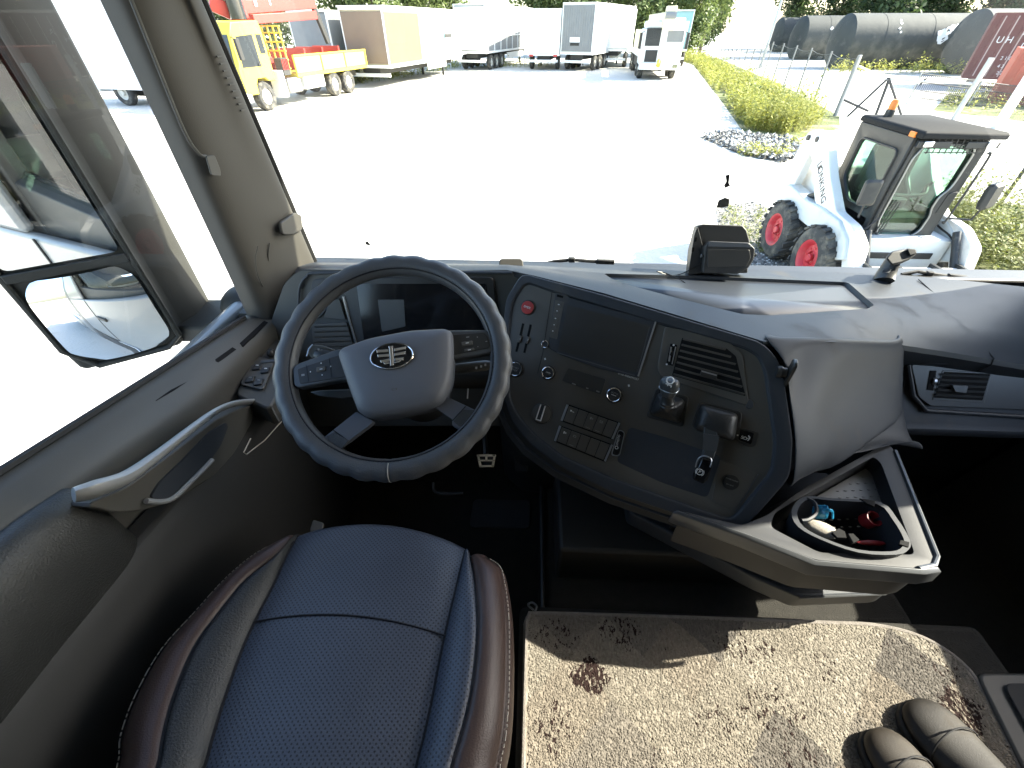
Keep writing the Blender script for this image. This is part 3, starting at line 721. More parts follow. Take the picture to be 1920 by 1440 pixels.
for u, v in ((1022, 673), (1179, 723)):
    MB().box(PC.at(u, v, FO + .0004), (.004, .005, .0006), (cr * .8 + cu * .6, cu * .8 - cr * .6, n)).build('climate_symbol', M_white, dash)
# rotary light switch
o, c = knob('light_switch', 1016, 775, .0245, .005, M_panel, base_r=.0265)
for q in ([(1013, 758), (1015, 758.5), (1006, 786), (1004, 785.5)], [(1021, 761), (1023, 761.5), (1014, 790), (1012, 789.5)], [(1004.5, 785), (1014, 788), (1013.5, 790), (1004, 787)]):
    cprism('pointer_line', q, FO + .0085, .003, M_white, o)
cprism('light_grip', [(1013, 757), (1023, 760), (1014, 790), (1004, 787)], FO + .0075, .004, M_black, o, r=.002)
# switch banks
def bank(a, b, c_, d, marks):
    # a top-left, b top-right, c bottom-right, d bottom-left
    bk = cprism('switch_bank', [a, b, c_, d], FO + .0012, .003, M_deep, r=.002)
    L2 = lambda p, q, t: (lerp(p[0], q[0], t), lerp(p[1], q[1], t))
    N = 5
    for i in range(N):
        t0, t1 = .05 + .90 * i / N + .006, .05 + .90 * (i + 1) / N - .006
        q = [L2(L2(a, b, t0), L2(d, c_, t0), .07), L2(L2(a, b, t1), L2(d, c_, t1), .07), L2(L2(a, b, t1), L2(d, c_, t1), .93), L2(L2(a, b, t0), L2(d, c_, t0), .93)]
        s = cprism('rocker_switch', q, FO + .0042 + .0006 * (i % 2), .004, M_panel, bk, r=.001, bevel=.0008)
        if marks[i]:
            cc = L2(L2(a, b, (t0 + t1) / 2), L2(d, c_, (t0 + t1) / 2), .3); p = PC.at(cc[0], cc[1], FO + .0051 + .0006 * (i % 2))
            for dx, dy, w, h in marks[i]:
                MB().box(p + cr * dx + cu * dy, (w, h, .0004), (cr, cu, n)).build('switch_symbol', M_greyprint if i else M_white, s)
            cl = L2(L2(a, b, (t0 + t1) / 2), L2(d, c_, (t0 + t1) / 2), .84)
            if i: MB().box(PC.at(cl[0], cl[1], FO + .0051), (.011, .0009, .0004), (cr, cu, n)).build('switch_line', M_greyprint, s)
    for s0 in (0.004, .958):
        q = [L2(L2(a, b, s0), L2(d, c_, s0), .03), L2(L2(a, b, s0 + .036), L2(d, c_, s0 + .036), .03), L2(L2(a, b, s0 + .036), L2(d, c_, s0 + .036), .97), L2(L2(a, b, s0), L2(d, c_, s0), .97)]
        cprism('end_trim', q, FO + .005, .004, M_silver, bk)
arrow = [(-.003, .001, .004, .004), (.003, 0, .005, .0014)]
sq = [(0, .002, .006, .001), (0, -.002, .006, .001), (-.003, 0, .001, .005), (.003, 0, .001, .005)]
wav = [(-.002, 0, .003, .006), (.002, .001, .004, .0012), (.002, -.001, .004, .0012)]
bank((1062, 757), (1164, 793), (1150, 825), (1050, 789), [arrow, 0, wav, sq, 0])
bank((1048, 797), (1150, 834), (1136, 867), (1038, 827), [wav, sq, 0, 0, 0])
# glossy badge stuck over the ends of the banks
bd = cprism('dealer_badge', [(1160, 805), (1172, 810), (1162, 856), (1146, 854), (1147, 846)], FO + .0082, .0022, M_silver, r=.008)
cprism('badge_face', [(1160.5, 806.5), (1170.5, 811), (1160.5, 854), (1147.5, 852.5)], FO + .0086, .002, M_gloss, bd, r=.007)
bc = PC.at(1158, 830, FO + .0090); bu = (PC.at(1163, 808) - PC.at(1152, 856)).normalized()
text('badge_print', 'CFMOTO', bc + bu * .005, bu, -cr, .0068, M_white, bd)
MB().tube(ring_pts(bc - bu * .012, cr, cu, .0034, 14), .0007, 5, closed=True).build('badge_ring', M_white, bd)
# big air vent with louvres
vo = [(1246, 612), (1300, 622), (1368, 642), (1392, 664), (1404, 752), (1398, 760), (1240, 708), (1232, 690)]
vent = cprism('air_vent', vo, FO + .004, .004, M_panel, r=.008, bevel=.0018, seg=3)
vi = [(1279, 633), (1362, 653), (1380, 668), (1398, 743), (1260, 704)]
cprism('vent_opening', vi, FO + .0044, .001, M_deep, vent, r=.003)
for k in range(7):
    t = k / 6
    a = (lerp(1280, 1262, t) , lerp(637, 703, t)); b = (poly_interp([(0, 1360), (.3, 1378), (1, 1395)], t)[0], lerp(657, 741, t))
    p0, p1 = PC.at(a[0], a[1], FO + .0035), PC.at(b[0], b[1], FO + .0035)
    d = (p1 - p0).normalized(); up = n.cross(d)
    MB().box((p0 + p1) / 2, ((p1 - p0).length, .0105, .0018), (d, (up * .75 + n * .66).normalized(), (n * .75 - up * .66).normalized())).build('louvre', M_panel, vent, bevel=.0006)
cprism('vent_handle', [(1316, 692), (1346, 700), (1343, 712), (1313, 703)], FO + .013, .009, M_black, vent, r=.002, bevel=.001)
cprism('handle_line', [(1316, 694.5), (1344, 702.5), (1343.5, 705), (1315.5, 697)], FO + .0134, .0008, M_silver, vent)
cprism('vent_corner', [(1405, 748), (1412, 752), (1414, 763), (1404, 768), (1398, 762)], FO + .0035, .004, M_dash, vent, r=.003, bevel=.001)
cprism('thumbwheel_slot', [(1257, 644), (1270, 647), (1262, 686), (1249, 683)], FO + .0046, .001, M_deep, vent, r=.002)
tw = PC.at(1259, 664, FO - .002)
MB().lathe(tw - cr * .0035, cr, [(.010, 0), (.0115, .001), (.0115, .006), (.010, .007), (0, .007)], 20).build('thumbwheel', M_gloss, vent)
for q in ([(1257, 650), (1260, 651), (1256, 678), (1253, 677)], [(1266, 650), (1268, 650.5), (1261, 683), (1259, 682.5)]):
    cprism('wheel_trim', q, FO + .0085, .003, M_silver, vent)
for u, v in ((1263, 647), (1250, 683)): MB().lathe(PC.at(u, v, FO + .0045), n, [(.0022, 0), (.0022, .0005), (0, .0005)], 10).build('vent_dot', M_white, vent)
# gear selector with gaiter
def boot(cu_, cv_, pts, hts, name, m, parent, jit=.004, seedv=3):
    rnd = random.Random(seedv); rings = []
    for k, (sc, h) in enumerate(hts):
        ring_ = rounded([PC.at(cu_ + (u - cu_) * sc, cv_ + (v - cv_) * sc, FO + h) for u, v in pts], .012, 5)
        rings.append([p + n * rnd.uniform(-jit, jit) * (1 if 0 < k < len(hts) - 1 else 0) + cr * rnd.uniform(-jit, jit) * (.6 if 0 < k < len(hts) - 1 else 0) for p in ring_])
    return MB().loft(rings).build(name, m, parent, sub=1)
M_lever = mat('lever_grey', (0.055, 0.060, 0.062), .38, bump=(1200, .1, .0002))
M_gaiter = mat('gaiter_leather', (0.022, 0.023, 0.023), .42, bump=(420, .6, .0012))
sel = cprism('gear_selector', [(1230, 728), (1292, 744), (1280, 802), (1212, 782)], FO + .003, .003, M_black, r=.008, bevel=.0012)
boot(1250, 764, [(1232, 733), (1287, 748), (1276, 796), (1217, 778)], [(1, .002), (.96, .012), (.8, .024), (.52, .032), (.36, .040), (.30, .050)], 'gaiter', M_gaiter, sel, .0035, 5)
c0 = PC.at(1250, 764, FO + .040); c1 = PC.at(1256, 716, FO + .078); ad = (c1 - c0).normalized()
MB().lathe(c0, ad, [(.0155, 0), (.0165, .008), (.0150, .010), (.0158, .016), (.0135, .019), (.0128, .028), (.011, .034)], 20).build('lever_collar', M_black, sel)
up_ = (cu - ad * cu.dot(ad)).normalized(); si = ad.cross(up_)
kr = []
for h, w, d in ((.030, .0125, .0105), (.036, .0150, .0125), (.052, .0195, .0150), (.066, .0205, .0145), (.073, .0180, .0120), (.076, .0120, .0070)):
    kr.append([c0 + ad * h + si * (w * (abs(cos(a)) ** .7) * (1 if cos(a) > 0 else -1)) + up_ * (d * (abs(sin(a)) ** .7) * (1 if sin(a) > 0 else -1)) for a in [2 * pi * k / 20 for k in range(20)]])
kb = MB().loft(kr)  .build('selector_knob', M_lever, sel, sub=1)
MB().tube([p + (p - (c0 + ad * .05)).normalized() * .0004 for p in kr[2]], .0009, 5, closed=True).build('knob_trim', M_silver, sel)
vd = (CAM - c1).normalized()
fc = c0 + ad * .070 + vd * .0148; fr_ = cr; fu = vd.cross(cr).normalized()
if fu.z < 0: fu = -fu
MB().tube(ring_pts(fc + fu * .0015, fr_, fu, .0068, 18), .0016, 5, closed=True).build('knob_mark', M_white, sel)
for dx, dy, w, h in ((-.004, -.0075, .004, .0022), (.003, -.008, .0075, .0018), (.006, -.0095, .002, .004), (-.001, -.009, .002, .004)):
    MB().box(fc + fr_ * dx + fu * dy, (w, h, .0006), (fr_, fu, vd)).build('knob_mark', M_white, sel)
# park brake lever with its leather boot
pb = cprism('park_brake', [(1312, 752), (1392, 773), (1384, 826), (1296, 800)], FO + .003, .003, M_black, r=.008, bevel=.0012)
boot(1340, 792, [(1314, 756), (1386, 776), (1376, 830), (1300, 806)], [(1, .002), (1.0, .018), (.94, .036), (.78, .046), (.45, .050)], 'boot', M_gaiter, pb, .0030, 11)
h0, h1, h2 = PC.at(1332, 800, FO + .040), PC.at(1330, 845, FO + .038), PC.at(1313, 893, FO + .042)
def bar(pts, ws, th, name, m, parent, bevel=.002):
    rings = []
    for i, (p, w) in enumerate(zip(pts, ws)):
        d = (pts[min(i + 1, len(pts) - 1)] - pts[max(i - 1, 0)]).normalized(); s_ = n.cross(d).normalized()
        rings.append([p + s_ * w + n * th, p - s_ * w + n * th, p - s_ * w - n * th, p + s_ * w - n * th])
    return MB().loft(rings).build(name, m, parent, bevel=bevel)
bar([h0, lerp(h0, h1, .6), h1, PC.at(1324, 862, FO + .040)], [.0135, .0125, .0120, .0115], .008, 'brake_lever', M_lever, pb)
bar([PC.at(1326, 858, FO + .043), PC.at(1322, 872, FO + .044), h2, PC.at(1309, 902, FO + .042)], [.0110, .0135, .0145, .0120], .009, 'lever_knob', M_gloss, pb, .004)
arch = smooth_path([PC.at(u, v, FO + .0545) for u, v in ((1304, 876), (1308, 862), (1318, 855), (1331, 858), (1334, 866), (1331, 876))], 4)
MB().tube(arch, .0013, 6).build('lever_trim', M_silver, pb)
bar([PC.at(1334, 815, FO + .0486), PC.at(1330, 845, FO + .0466)], [.0150, .0132], .001, 'lever_edge', M_greysil, pb, 0)
pcn = PC.at(1312, 885, FO + .0535)
text('brake_print', 'P', pcn, cr, cu, .0092, M_white, pb)
MB().tube(ring_pts(pcn, cr, cu, .0062, 22), .0006, 5, closed=True).build('brake_ring', M_white, pb)
for s_ in (0, pi):
    MB().tube([pcn + cr * (.0084 * cos(s_ + a)) + cu * (.0084 * sin(s_ + a)) for a in [(-.8 + 1.6 * k / 8) for k in range(9)]], .0006, 5).build('brake_arc', M_white, pb)
# emergency call and the two small sockets
so = cprism('emergency_call', [(1380, 800), (1424, 811), (1416, 838), (1400, 838), (1374, 822)], FO + .003, .003, M_black, r=.006, bevel=.001)
cprism('call_button', [(1389, 805), (1414, 812), (1408, 833), (1385, 825)], FO + .0042, .002, M_gloss, so, r=.003)
text('call_print', 'SOS', PC.at(1397, 822, FO + .0048), PC.at(1420, 828) - PC.at(1380, 815), cu, .0095, M_white, so)
MB().tube([PC.at(u, v, FO + .005) for u, v in ((1403, 817), (1406, 820), (1405, 824))], .0010, 5).build('call_mark', M_white, so)
MB().lathe(PC.at(1383, 816, FO + .0032), n, [(.0016, 0), (.0016, .0006), (0, .0006)], 10).build('call_lamp', M_white, so)
so = cprism('socket_panel', [(1350, 862), (1420, 888), (1412, 906), (1378, 958), (1334, 940)], FO + .001, .003, M_panel, r=.003, bevel=.0008)
cprism('panel_line', [(1421, 889), (1423, 890), (1381, 960), (1379, 958.5)], FO + .002, .001, M_greysil, so)
c = PC.at(1370, 904, FO + .0012); MB().lathe(c, n, [(.0165, 0), (.0165, .0018), (.013, .0024), (0, .0024)], 24).build('socket_cap', M_black, so)
text('socket_print', 'POWER OUTLET', c + n * .0028 + cu * .006, PC.at(1390, 912) - PC.at(1350, 898), cu, .0034, M_greyprint, so); text('socket_print', '24V 120W', c + n * .0028 - cu * .006, PC.at(1390, 912) - PC.at(1350, 898), cu, .0034, M_greyprint, so)

# ---- side of the console towards the passenger, and the passenger's dash
cols = [
    [PC.at(1470, 700) + V(0, .004, .02), PC.at(1476, 730), PC.at(1486, 800), PC.at(1490, 850), PC.at(1484, 905), PC.at(1440, 950), PC.at(1394, 1000)],
    [F1[7] + V(.03, .003, 0), T(1520, 735, .90), T(1524, 800, .895), T(1524, 850, .89), T(1522, 895, .885), T(1500, 925, .885), T(1470, 960, .885)],
    [F1[8], T(1565, 735, .945), T(1570, 790, .942), T(1570, 830, .94), T(1568, 870, .94), T(1562, 896, .94), T(1545, 925, .94)],
    [lerp(F1[8], F1[9], .55), T(1640, 735, 1.0), T(1645, 780, 1.0), T(1648, 810, 1.0), T(1650, 832, 1.0), T(1652, 846, 1.0), T(1650, 870, 1.0)],
    [F1[9] + V(.01, 0, 0), T(1700, 735, 1.06), T(1712, 780, 1.06), T(1725, 815, 1.06), T(1738, 838, 1.06), T(1742, 852, 1.06), T(1742, 875, 1.06)],
]
for c_, (u_, v_, t_) in zip(cols, ((1484, 925, 0), (1522, 905, .885), (1568, 882, .94), (1650, 840, 1.0), (1740, 849, 1.06))):
    e_ = PC.at(u_, v_) if not t_ else T(u_, v_, t_)
    c_[4:] = [e_, e_ + V(0, .03, -.002), e_ + V(0, .07, .004)] if v_ != 849 else [e_, e_ + V(-.012, .02, .002), e_ + V(-.03, .05, .012)]
cols.append([p + V(-.01 if k_ < 4 else -.05, .13, .0 if k_ < 4 else .04) for k_, p in enumerate(cols[4])])
cols[0][0:1] = [LP[7] + V(.004, .024, .0004), LP[7] + V(.004, .006, .0012), LP[7] + V(.012, -.004, -.006), cols[0][0]]
for i_, k_ in ((1, lerp(LP[7], LP[8], .35)), (2, LP[8]), (3, lerp(LP[8], LP[9], .5)), (4, LP[9])): cols[i_][0:1] = [k_ + V(0, .024, .0004), k_ + V(0, .004, .0016), k_ + V(0, -.010, -.004), k_ + V(0, -.016, -.022)]
cols[5][0:1] = [p + V(.02, .02, 0) for p in cols[4][0:4]]
for c_ in cols[1:]: c_.insert(1, lerp(c_[0], c_[1], .25) + V(0, -.004, .004))
MB().grid(cols).build('console_side', M_dash, dash, sub=2, solid=.004, offset=1)
# passenger's fascia: ledge, band with the small vent, shelf and the dark kneeroom below
def PR(x, y, z): return R(x, y, z)
pf = []
for x in (1.02, 1.1, 1.3, 1.72):
    pf.append([PR(x, .905, -.665), PR(x, .93, -.685), PR(x, .935, -.70), PR(x, .86, -.835), PR(x, .845, -.85), PR(x, .85, -.875), PR(x, .93, -.90), PR(x, 1.04, -.93), PR(x, 1.08, -1.1), PR(x, 1.10, -1.39), PR(x, 1.28, -1.39), PR(x, 1.28, -.66)])
MB().loft(pf).build('passenger_fascia', M_dash, dash, bevel=.006)
PV = Pl.of(PR(1.1, .918, -.715), PR(1.3, .918, -.715), PR(1.2, .868, -.81))
def vprism(name, q, off, th, m, parent, r=0, bevel=0):
    p = [PV.at(u, v, off) for u, v in q]
    if r: p = rounded(p, r)
    return MB().prism(p, -PV.n * th).build(name, m, parent, bevel=bevel)
tr = vprism('vent_trim', [(1708, 683), (1884, 684), (1898, 699), (2000, 702), (2000, 772), (1745, 762), (1722, 744)], .006, .010, M_greysil, dash, r=.010, bevel=.002)
vprism('dark_inlay', [(1886, 684), (1998, 687), (1998, 700), (1899, 697)], .004, .006, M_black, dash, r=.002)
sv = vprism('side_vent', [(1768, 694), (1860, 699), (1846, 756), (1748, 750)], .0072, .003, M_greysil, dash, r=.004, bevel=.001)
vprism('vent_opening', [(1770, 697), (1857, 701), (1842, 751), (1751, 746)], .0076, .001, M_deep, sv, r=.003)
for k in range(5):
    t = (k + .5) / 5; a = (lerp(1769, 1752, t), lerp(698, 745, t)); b = (lerp(1855, 1841, t), lerp(702, 750, t))
    p0, p1 = PV.at(a[0], a[1], .0105), PV.at(b[0], b[1], .0105); d = (p1 - p0).normalized(); u_ = PV.n.cross(d)
    MB().box((p0 + p1) / 2, ((p1 - p0).length, .0065, .0016), (d, (u_ * .9 + PV.n * .44).normalized(), (PV.n * .9 - u_ * .44).normalized())).build('louvre', M_greysil, sv)
vprism('vent_tab', [(1786, 722), (1816, 724), (1812, 737), (1792, 735)], .018, .010, M_greysil, sv, r=.002, bevel=.001)
vprism('thumbwheel_slot', [(1744, 695), (1756, 695), (1750, 733), (1738, 731)], .0072, .001, M_deep, sv)
MB().lathe(PV.at(1748, 714, .002) - V(.004, 0, 0), (1, 0, 0), [(.009, 0), (.011, .001), (.011, .007), (.009, .008)], 18).build('thumbwheel', M_silver, sv)
MB().tube([PV.at(1702, 684, .002), PV.at(1712, 742, .002), PV.at(1736, 770, .002), PV.at(1995, 786, .002)], .006, 8).build('fascia_edge', M_dash, dash)
# ---- under the console: knee bolster strips falling away to the footwell
edge = [(944, 752), (958, 788), (990, 828), (1050, 872), (1150, 920), (1270, 962), (1380, 1002)]
r0 = [PC.at(u, v, -.012) for u, v in edge]
r1 = [PC.at(u - 5, v + 12, -.028) for u, v in edge]
r2 = [PC.at(u - 9, v + 24, -.030) for u, v in edge]
r3 = [p + V(-.004, .03, -.030) for p in r2]
r4 = [V(p.x - .006, max(p.y + .09, .80), p.z - .13) for p in r2]
r5 = [V(p.x, max(p.y + .16, .88), 2.8 - 1.25) for p in r2]
MB().grid([r0, r1, r2, r3, r4, r5]).build('knee_panel', M_door_dark, dash, angle=50)
MB().tube([PC.at(u - 5, v + 11, -.026) for u, v in edge], .004, 8).build('knee_edge', M_dash, dash)
MB().tube([PC.at(u, v, -.05) for u, v in ((1030, 868), (1040, 874))], .003, 6).build('catch', M_chrome, dash)

# ---- instrument cluster behind the wheel
PI = Pl.of(Y(600, 520, 1.055), Y(945, 518, 1.045), Y(700, 740, .93))
def iprism(name, q, off, th, m, parent=dash, r=0, bevel=0):
    p = [PI.at(u, v, off) for u, v in q]
    if r: p = rounded(p, r)
    return MB().prism(p, -PI.n * th).build(name, m, parent, bevel=bevel)
M_gauge_glare = mat('gauge_glare', (0.075, 0.075, 0.072), .4)
M_ip = mat('cluster_plastic', (0.060, 0.058, 0.050), .55, bump=(900, .2, .0005))
iprism('cluster_panel', [(560, 505), (980, 508), (985, 600), (975, 800), (500, 800), (508, 600), (532, 530)], -.004, .03, M_ip, r=.02, bevel=.004)
iprism('cluster_shade', [(640, 520), (925, 520), (940, 660), (665, 660)], .004, .01, M_black, r=.012, bevel=.003)
iprism('gauge_display', [(668, 532), (912, 532), (925, 650), (684, 650)], .005, .002, M_gloss, r=.008)
iprism('gauge_reflection', [(708, 562), (757, 562), (760, 612), (716, 622)], .0062, .001, M_gauge_glare, r=.003)  # lighter patch painted as a reflection on the gauge display
MB().tube([PI.at(u, v, .008) for u, v in ((644, 556), (655, 600), (668, 645))], .0028, 8).build('cluster_trim', M_silver, dash)
lv = iprism('air_vent', [(584, 608), (650, 604), (664, 652), (588, 660)], .004, .006, M_panel, r=.006, bevel=.0015)
for k in range(5):
    v = 613 + 9.5 * k
    p0, p1 = PI.at(590, v, .005), PI.at(651 + 1.8 * k, v - 2, .005); d = (p1 - p0).normalized(); u_ = PI.n.cross(d)
    MB().box((p0 + p1) / 2, ((p1 - p0).length, .006, .0018), (d, (u_ * .8 + PI.n * .6).normalized(), (PI.n * .8 - u_ * .6).normalized())).build('louvre', M_trim_lo, lv)
iprism('speaker_cover', [(585, 524), (640, 520), (630, 560), (600, 596), (574, 600)], .003, .006, M_dash, r=.012, bevel=.002)
iprism('cluster_corner', [(606, 596), (618, 566), (636, 560), (648, 600)], .004, .006, M_trim_lo, r=.006, bevel=.001)
MB().tube(smooth_path([PI.at(u, v, .004) for u, v in ((560, 580), (562, 540), (576, 518), (600, 512), (780, 511), (960, 512))], 4), .004, 8).build('hood_edge', M_dash, dash)
# lower panel left of the console down to the footwell
MB().loft([[R(x, .945, -.76), R(x, .93, -.80), R(x, .97, -.95), R(x, 1.12, -1.12), R(x, 1.28, -1.12), R(x, 1.28, -.76)] for x in (-.74, -.4, .02)]).build('knee_bolster', M_door_dark, dash, bevel=.015)

# ---- tray with the ribbed plate at the foot of the console
TZ = -.78
tray_o = [Z(u, v, TZ) for u, v in ((1275, 958), (1400, 1001), (1530, 1050), (1722, 1066), (1752, 1060), (1757, 1044), (1678, 846), (1668, 834), (1652, 836), (1500, 920), (1440, 965), (1392, 985))]
tray_i = [Z(u, v, TZ) for u, v in ((1444, 988), (1536, 1036), (1716, 1040), (1652, 868), (1638, 856), (1505, 930), (1452, 962))]
M_panel_dark = mat('tray_dark', (0.026, 0.027, 0.029), .5, spec=.4, bump=(900, .2, .0005))
st = thing('console_tray', 'triangular grey storage tray with studded plate at the foot of the console', 'tray', R(.6, .55, -.9))
tb = MB().prism(rounded(tray_o, .012), V(0, 0, -.115)).build('tray_body', M_panel_dark, st)
cut(tb, MB().prism([p + V(0, 0, -.092) for p in rounded(tray_i, .012)], V(0, 0, .2)).build('cutter', M_dash))
md = tb.modifiers.new('bevel', 'BEVEL'); md.width = .005; md.segments = 3; md.limit_method = 'ANGLE'; md.angle_limit = radians(35)
c = sum(tray_o, V(0, 0, 0)) / len(tray_o)
fr = [Z(u, v, TZ) for u, v in ((1272, 958), (1400, 1001), (1530, 1050), (1722, 1066), (1752, 1062))]
MB().grid([[p + (p - c).normalized() * .002 + V(0, 0, .002) for p in fr], [p + (p - c).normalized() * .010 + V(0, 0, -.003) for p in fr], [p + (p - c).normalized() * .013 + V(0, 0, -.034) for p in fr], [p + (p - c).normalized() * .004 + V(0, 0, -.042) for p in fr]]).build('tray_band', M_greysil, st, solid=.003, bevel=.001)
MB().tube([tray_o[3] + V(0, 0, .001), tray_o[4] + V(0, 0, .001), tray_o[5] + V(0, 0, .001), tray_o[6] + V(0, 0, .001)], .0045, 8).build('tray_rim', M_greysil, st)
M_plate = mat('studded_plate', (0.13, 0.13, 0.125), .45, metal=.2)
plate = [Z(u, v, TZ - .040) for u, v in ((1506, 946), (1640, 868), (1650, 872), (1692, 972), (1560, 965))]
MB().prism(plate, V(0, 0, -.051)).build('studded_plate', M_plate, st)
o_, ax, ay = Z(1645, 872, TZ - .0395), (Z(1512, 945, TZ - .04) - Z(1645, 872, TZ - .04)), (Z(1692, 972, TZ - .04) - Z(1645, 872, TZ - .04))
stud = None
for i in range(11):
    for j in range(8):
        s, t = (i + .6) / 11, (j + .5 + .5 * (i % 2)) / 8
        if s > .98 or t > 1 - s * .45: continue
        p = o_ + ax * s + ay * t
        if stud is None:
            stud = MB().ellipsoid(p, (.0042, .0018, .0014), seg=8, n=4).build('stud', M_plate, st); p00 = p
        else:
            q = stud.copy(); COL.objects.link(q); q.location = p - p00; WM[q.name] = WM[stud.name]
MB().prism([p + (c - p) * .06 + V(0, 0, -.112) for p in tray_o], V(0, .05, -.03)).build('tray_underside', M_trim_lo, st, bevel=.004)
sh = [Z(u, v, -.985) for u, v in ((1180, 960), (1420, 1085), (1500, 1119), (1660, 1112), (1676, 1100))]
shb = [V(p.x + .05, 3.72 if False else .92, p.z) for p in reversed(sh)]
MB().prism(rounded(sh[:1] + sh[1:] + [V(sh[-1].x + .02, .80, sh[-1].z), V(sh[0].x, .80, sh[0].z)], .012), V(0, 0, -.055)).build('lower_shelf', M_dash, st, bevel=.006, seg=3)
MB().tube([p + V(0, -.001, -.002) for p in sh[2:]], .003, 6).build('shelf_edge', M_greysil, st)
MB().bx(.10, .80, .56, 1.05, -1.36 + 2.8, -1.042 + 2.8).build('shelf_support', M_door_dark, st, bevel=.01)

# ================================================================ STEERING WHEEL
WC = T(738, 677, .850)
WE = radians(56)
wn = V(0.02, -cos(WE), sin(WE)).normalized()
wr0 = V(1, 0, 0); wr0 = (wr0 - wn * wr0.dot(wn)).normalized(); wu0 = wn.cross(wr0)
if wu0.z < 0: wu0 = -wu0
ra = radians(11)
wr = wr0 * cos(ra) + wu0 * sin(ra); wu = -wr0 * sin(ra) + wu0 * cos(ra)
PW = Pl(WC, wn)
wheel = thing('steering_wheel', 'round steering wheel in a lumpy leather cover with oval emblem on its hub', 'steering wheel', WC)
WR, WT = .2165, .0220
seg, ts = 220, 18
rings = []
rnd = random.Random(4)
for i in range(seg):
    a = 2 * pi * i / seg
    rd = wr * cos(a) + wu * sin(a)
    lob = abs(cos(a * 15 + .35 * sin(3 * a))) ** .7
    ring_ = []
    for k in range(ts):
        b = 2 * pi * k / ts
        outw = max(0, cos(b))                           # finger bumps on the outside
        r = WT * (1 + .22 * outw * (lob - .6)) + .0004 * rnd.uniform(-1, 1)
        if abs(a - radians(264)) < .010: r *= .93       # seam of the cover
        ring_.append(WC + rd * (WR + r * cos(b)) + wn * (r * .95 * sin(b)))
    rings.append(ring_)
rings.append(rings[0])
rim = MB().loft(rings, caps=False).build('rim_cover', M_wheel_leather, wheel, sub=1)
def wring(r, h, a0=0, a1=2 * pi, n=96): return [WC + (wr * cos(a0 + (a1 - a0) * k / n) + wu * sin(a0 + (a1 - a0) * k / n)) * r + wn * h for k in range(n)]
MB().tube(wring(WR - .0150, .0145), .0016, 6, closed=True).build('cover_seam', M_seam, wheel)
mb = MB()
for k in range(170):                                    # cross stitches along the inner seam
    a = 2 * pi * k / 170; rd = wr * cos(a) + wu * sin(a); td = -wr * sin(a) + wu * cos(a)
    mb.box(WC + rd * (WR - .0132) + wn * .0166, (.0042, .0009, .0009), ((td + rd * .35).normalized(), rd, wn))
tag(mb.build('stitching', M_greysil, wheel, smooth=False), kind='stuff')
MB().tube([WC + (wr * cos(radians(264)) + wu * sin(radians(264))) * (WR + .0224 * cos(b)) + wn * (.0214 * sin(b)) for b in [(-.9 + 3.0 * k / 12) for k in range(13)]], .0008, 5).build('cover_joint', M_thread, wheel)
def wpl(q, h): return [PW.at(u, v, h) for u, v in q]
# hub pad
hubo = [(627, 655), (690, 632), (770, 617), (848, 613), (850, 660), (846, 712), (828, 752), (800, 764), (740, 776), (690, 782), (668, 772), (650, 724)]
hc = PW.at(742, 695, 0)
ho = rounded(wpl(hubo, .030), .018, 5)
rings = []
for s_, h in ((.97, -.030), (1.0, .006), (.995, .018), (.965, .028), (.90, .034), (.70, .0385), (.35, .0405)):
    rings.append([hc + (p - wn * .030 - hc) * s_ + wn * h for p in ho])
hub = MB().loft(rings).build('hub_pad', M_hub, wheel, angle=50)
ec = PW.at(735, 668, .0415); er, eu = wr * cos(-.03) + wu * sin(-.03), wu * cos(-.03) - wr * sin(-.03)
E = lambda x, y, h=0: ec + er * (x * 1.66) + eu * (y * 1.66) + wn * h
el = [E(.0245 * cos(2 * pi * k / 40), .0155 * sin(2 * pi * k / 40)) for k in range(40)]
MB().prism(el, wn * .0012).build('emblem_plate', M_gloss, hub, smooth=False)
MB().tube([p + wn * .0012 for p in el], .0016, 8, closed=True).build('emblem_ring', M_chrome, hub)
eb = MB()
eb.prism([E(x, y, .0012) for x, y in ((-.0022, -.0120), (.0022, -.0120), (.0018, -.0100), (.0018, .0095), (.0022, .0120), (-.0034, .0120), (-.0022, .0095), (-.0018, -.0100))], wn * .0022)
for sgn in (-1, 1):                                    # three bars each side, wing shaped
    for y0, x1, y1 in ((.0068, .0175, .0082), (.0012, .0165, .0022), (-.0048, .0135, -.0050)):
        eb.prism([E(sgn * .0032, y0 - .0018, .0012), E(sgn * x1 * .93, y1 - .0022, .0012), E(sgn * x1, y1 + .0012, .0012), E(sgn * .0032, y0 + .0016, .0012)], wn * .002)
    eb.prism([E(sgn * .0032, -.0095, .0012), E(sgn * .0085, -.0092, .0012), E(sgn * .0100, -.0070, .0012), E(sgn * .0032, -.0075, .0012)], wn * .002)
eb.build('emblem', M_chrome, hub, bevel=.0004)
ap = PW.at(739, 730, .0412)
MB().prism([ap + wr * x + wu * y for x, y in ((-.004, -.002), (.005, -.002), (.006, .002), (-.005, .002))], wn * .0002).build('airbag_mark', M_panel, hub); MB().prism([ap + wr * x + wu * y for x, y in ((-.0028, -.001), (.0038, -.001), (.0042, .001), (-.0032, .001))], wn * .0004).build('airbag_mark', M_hub, hub)
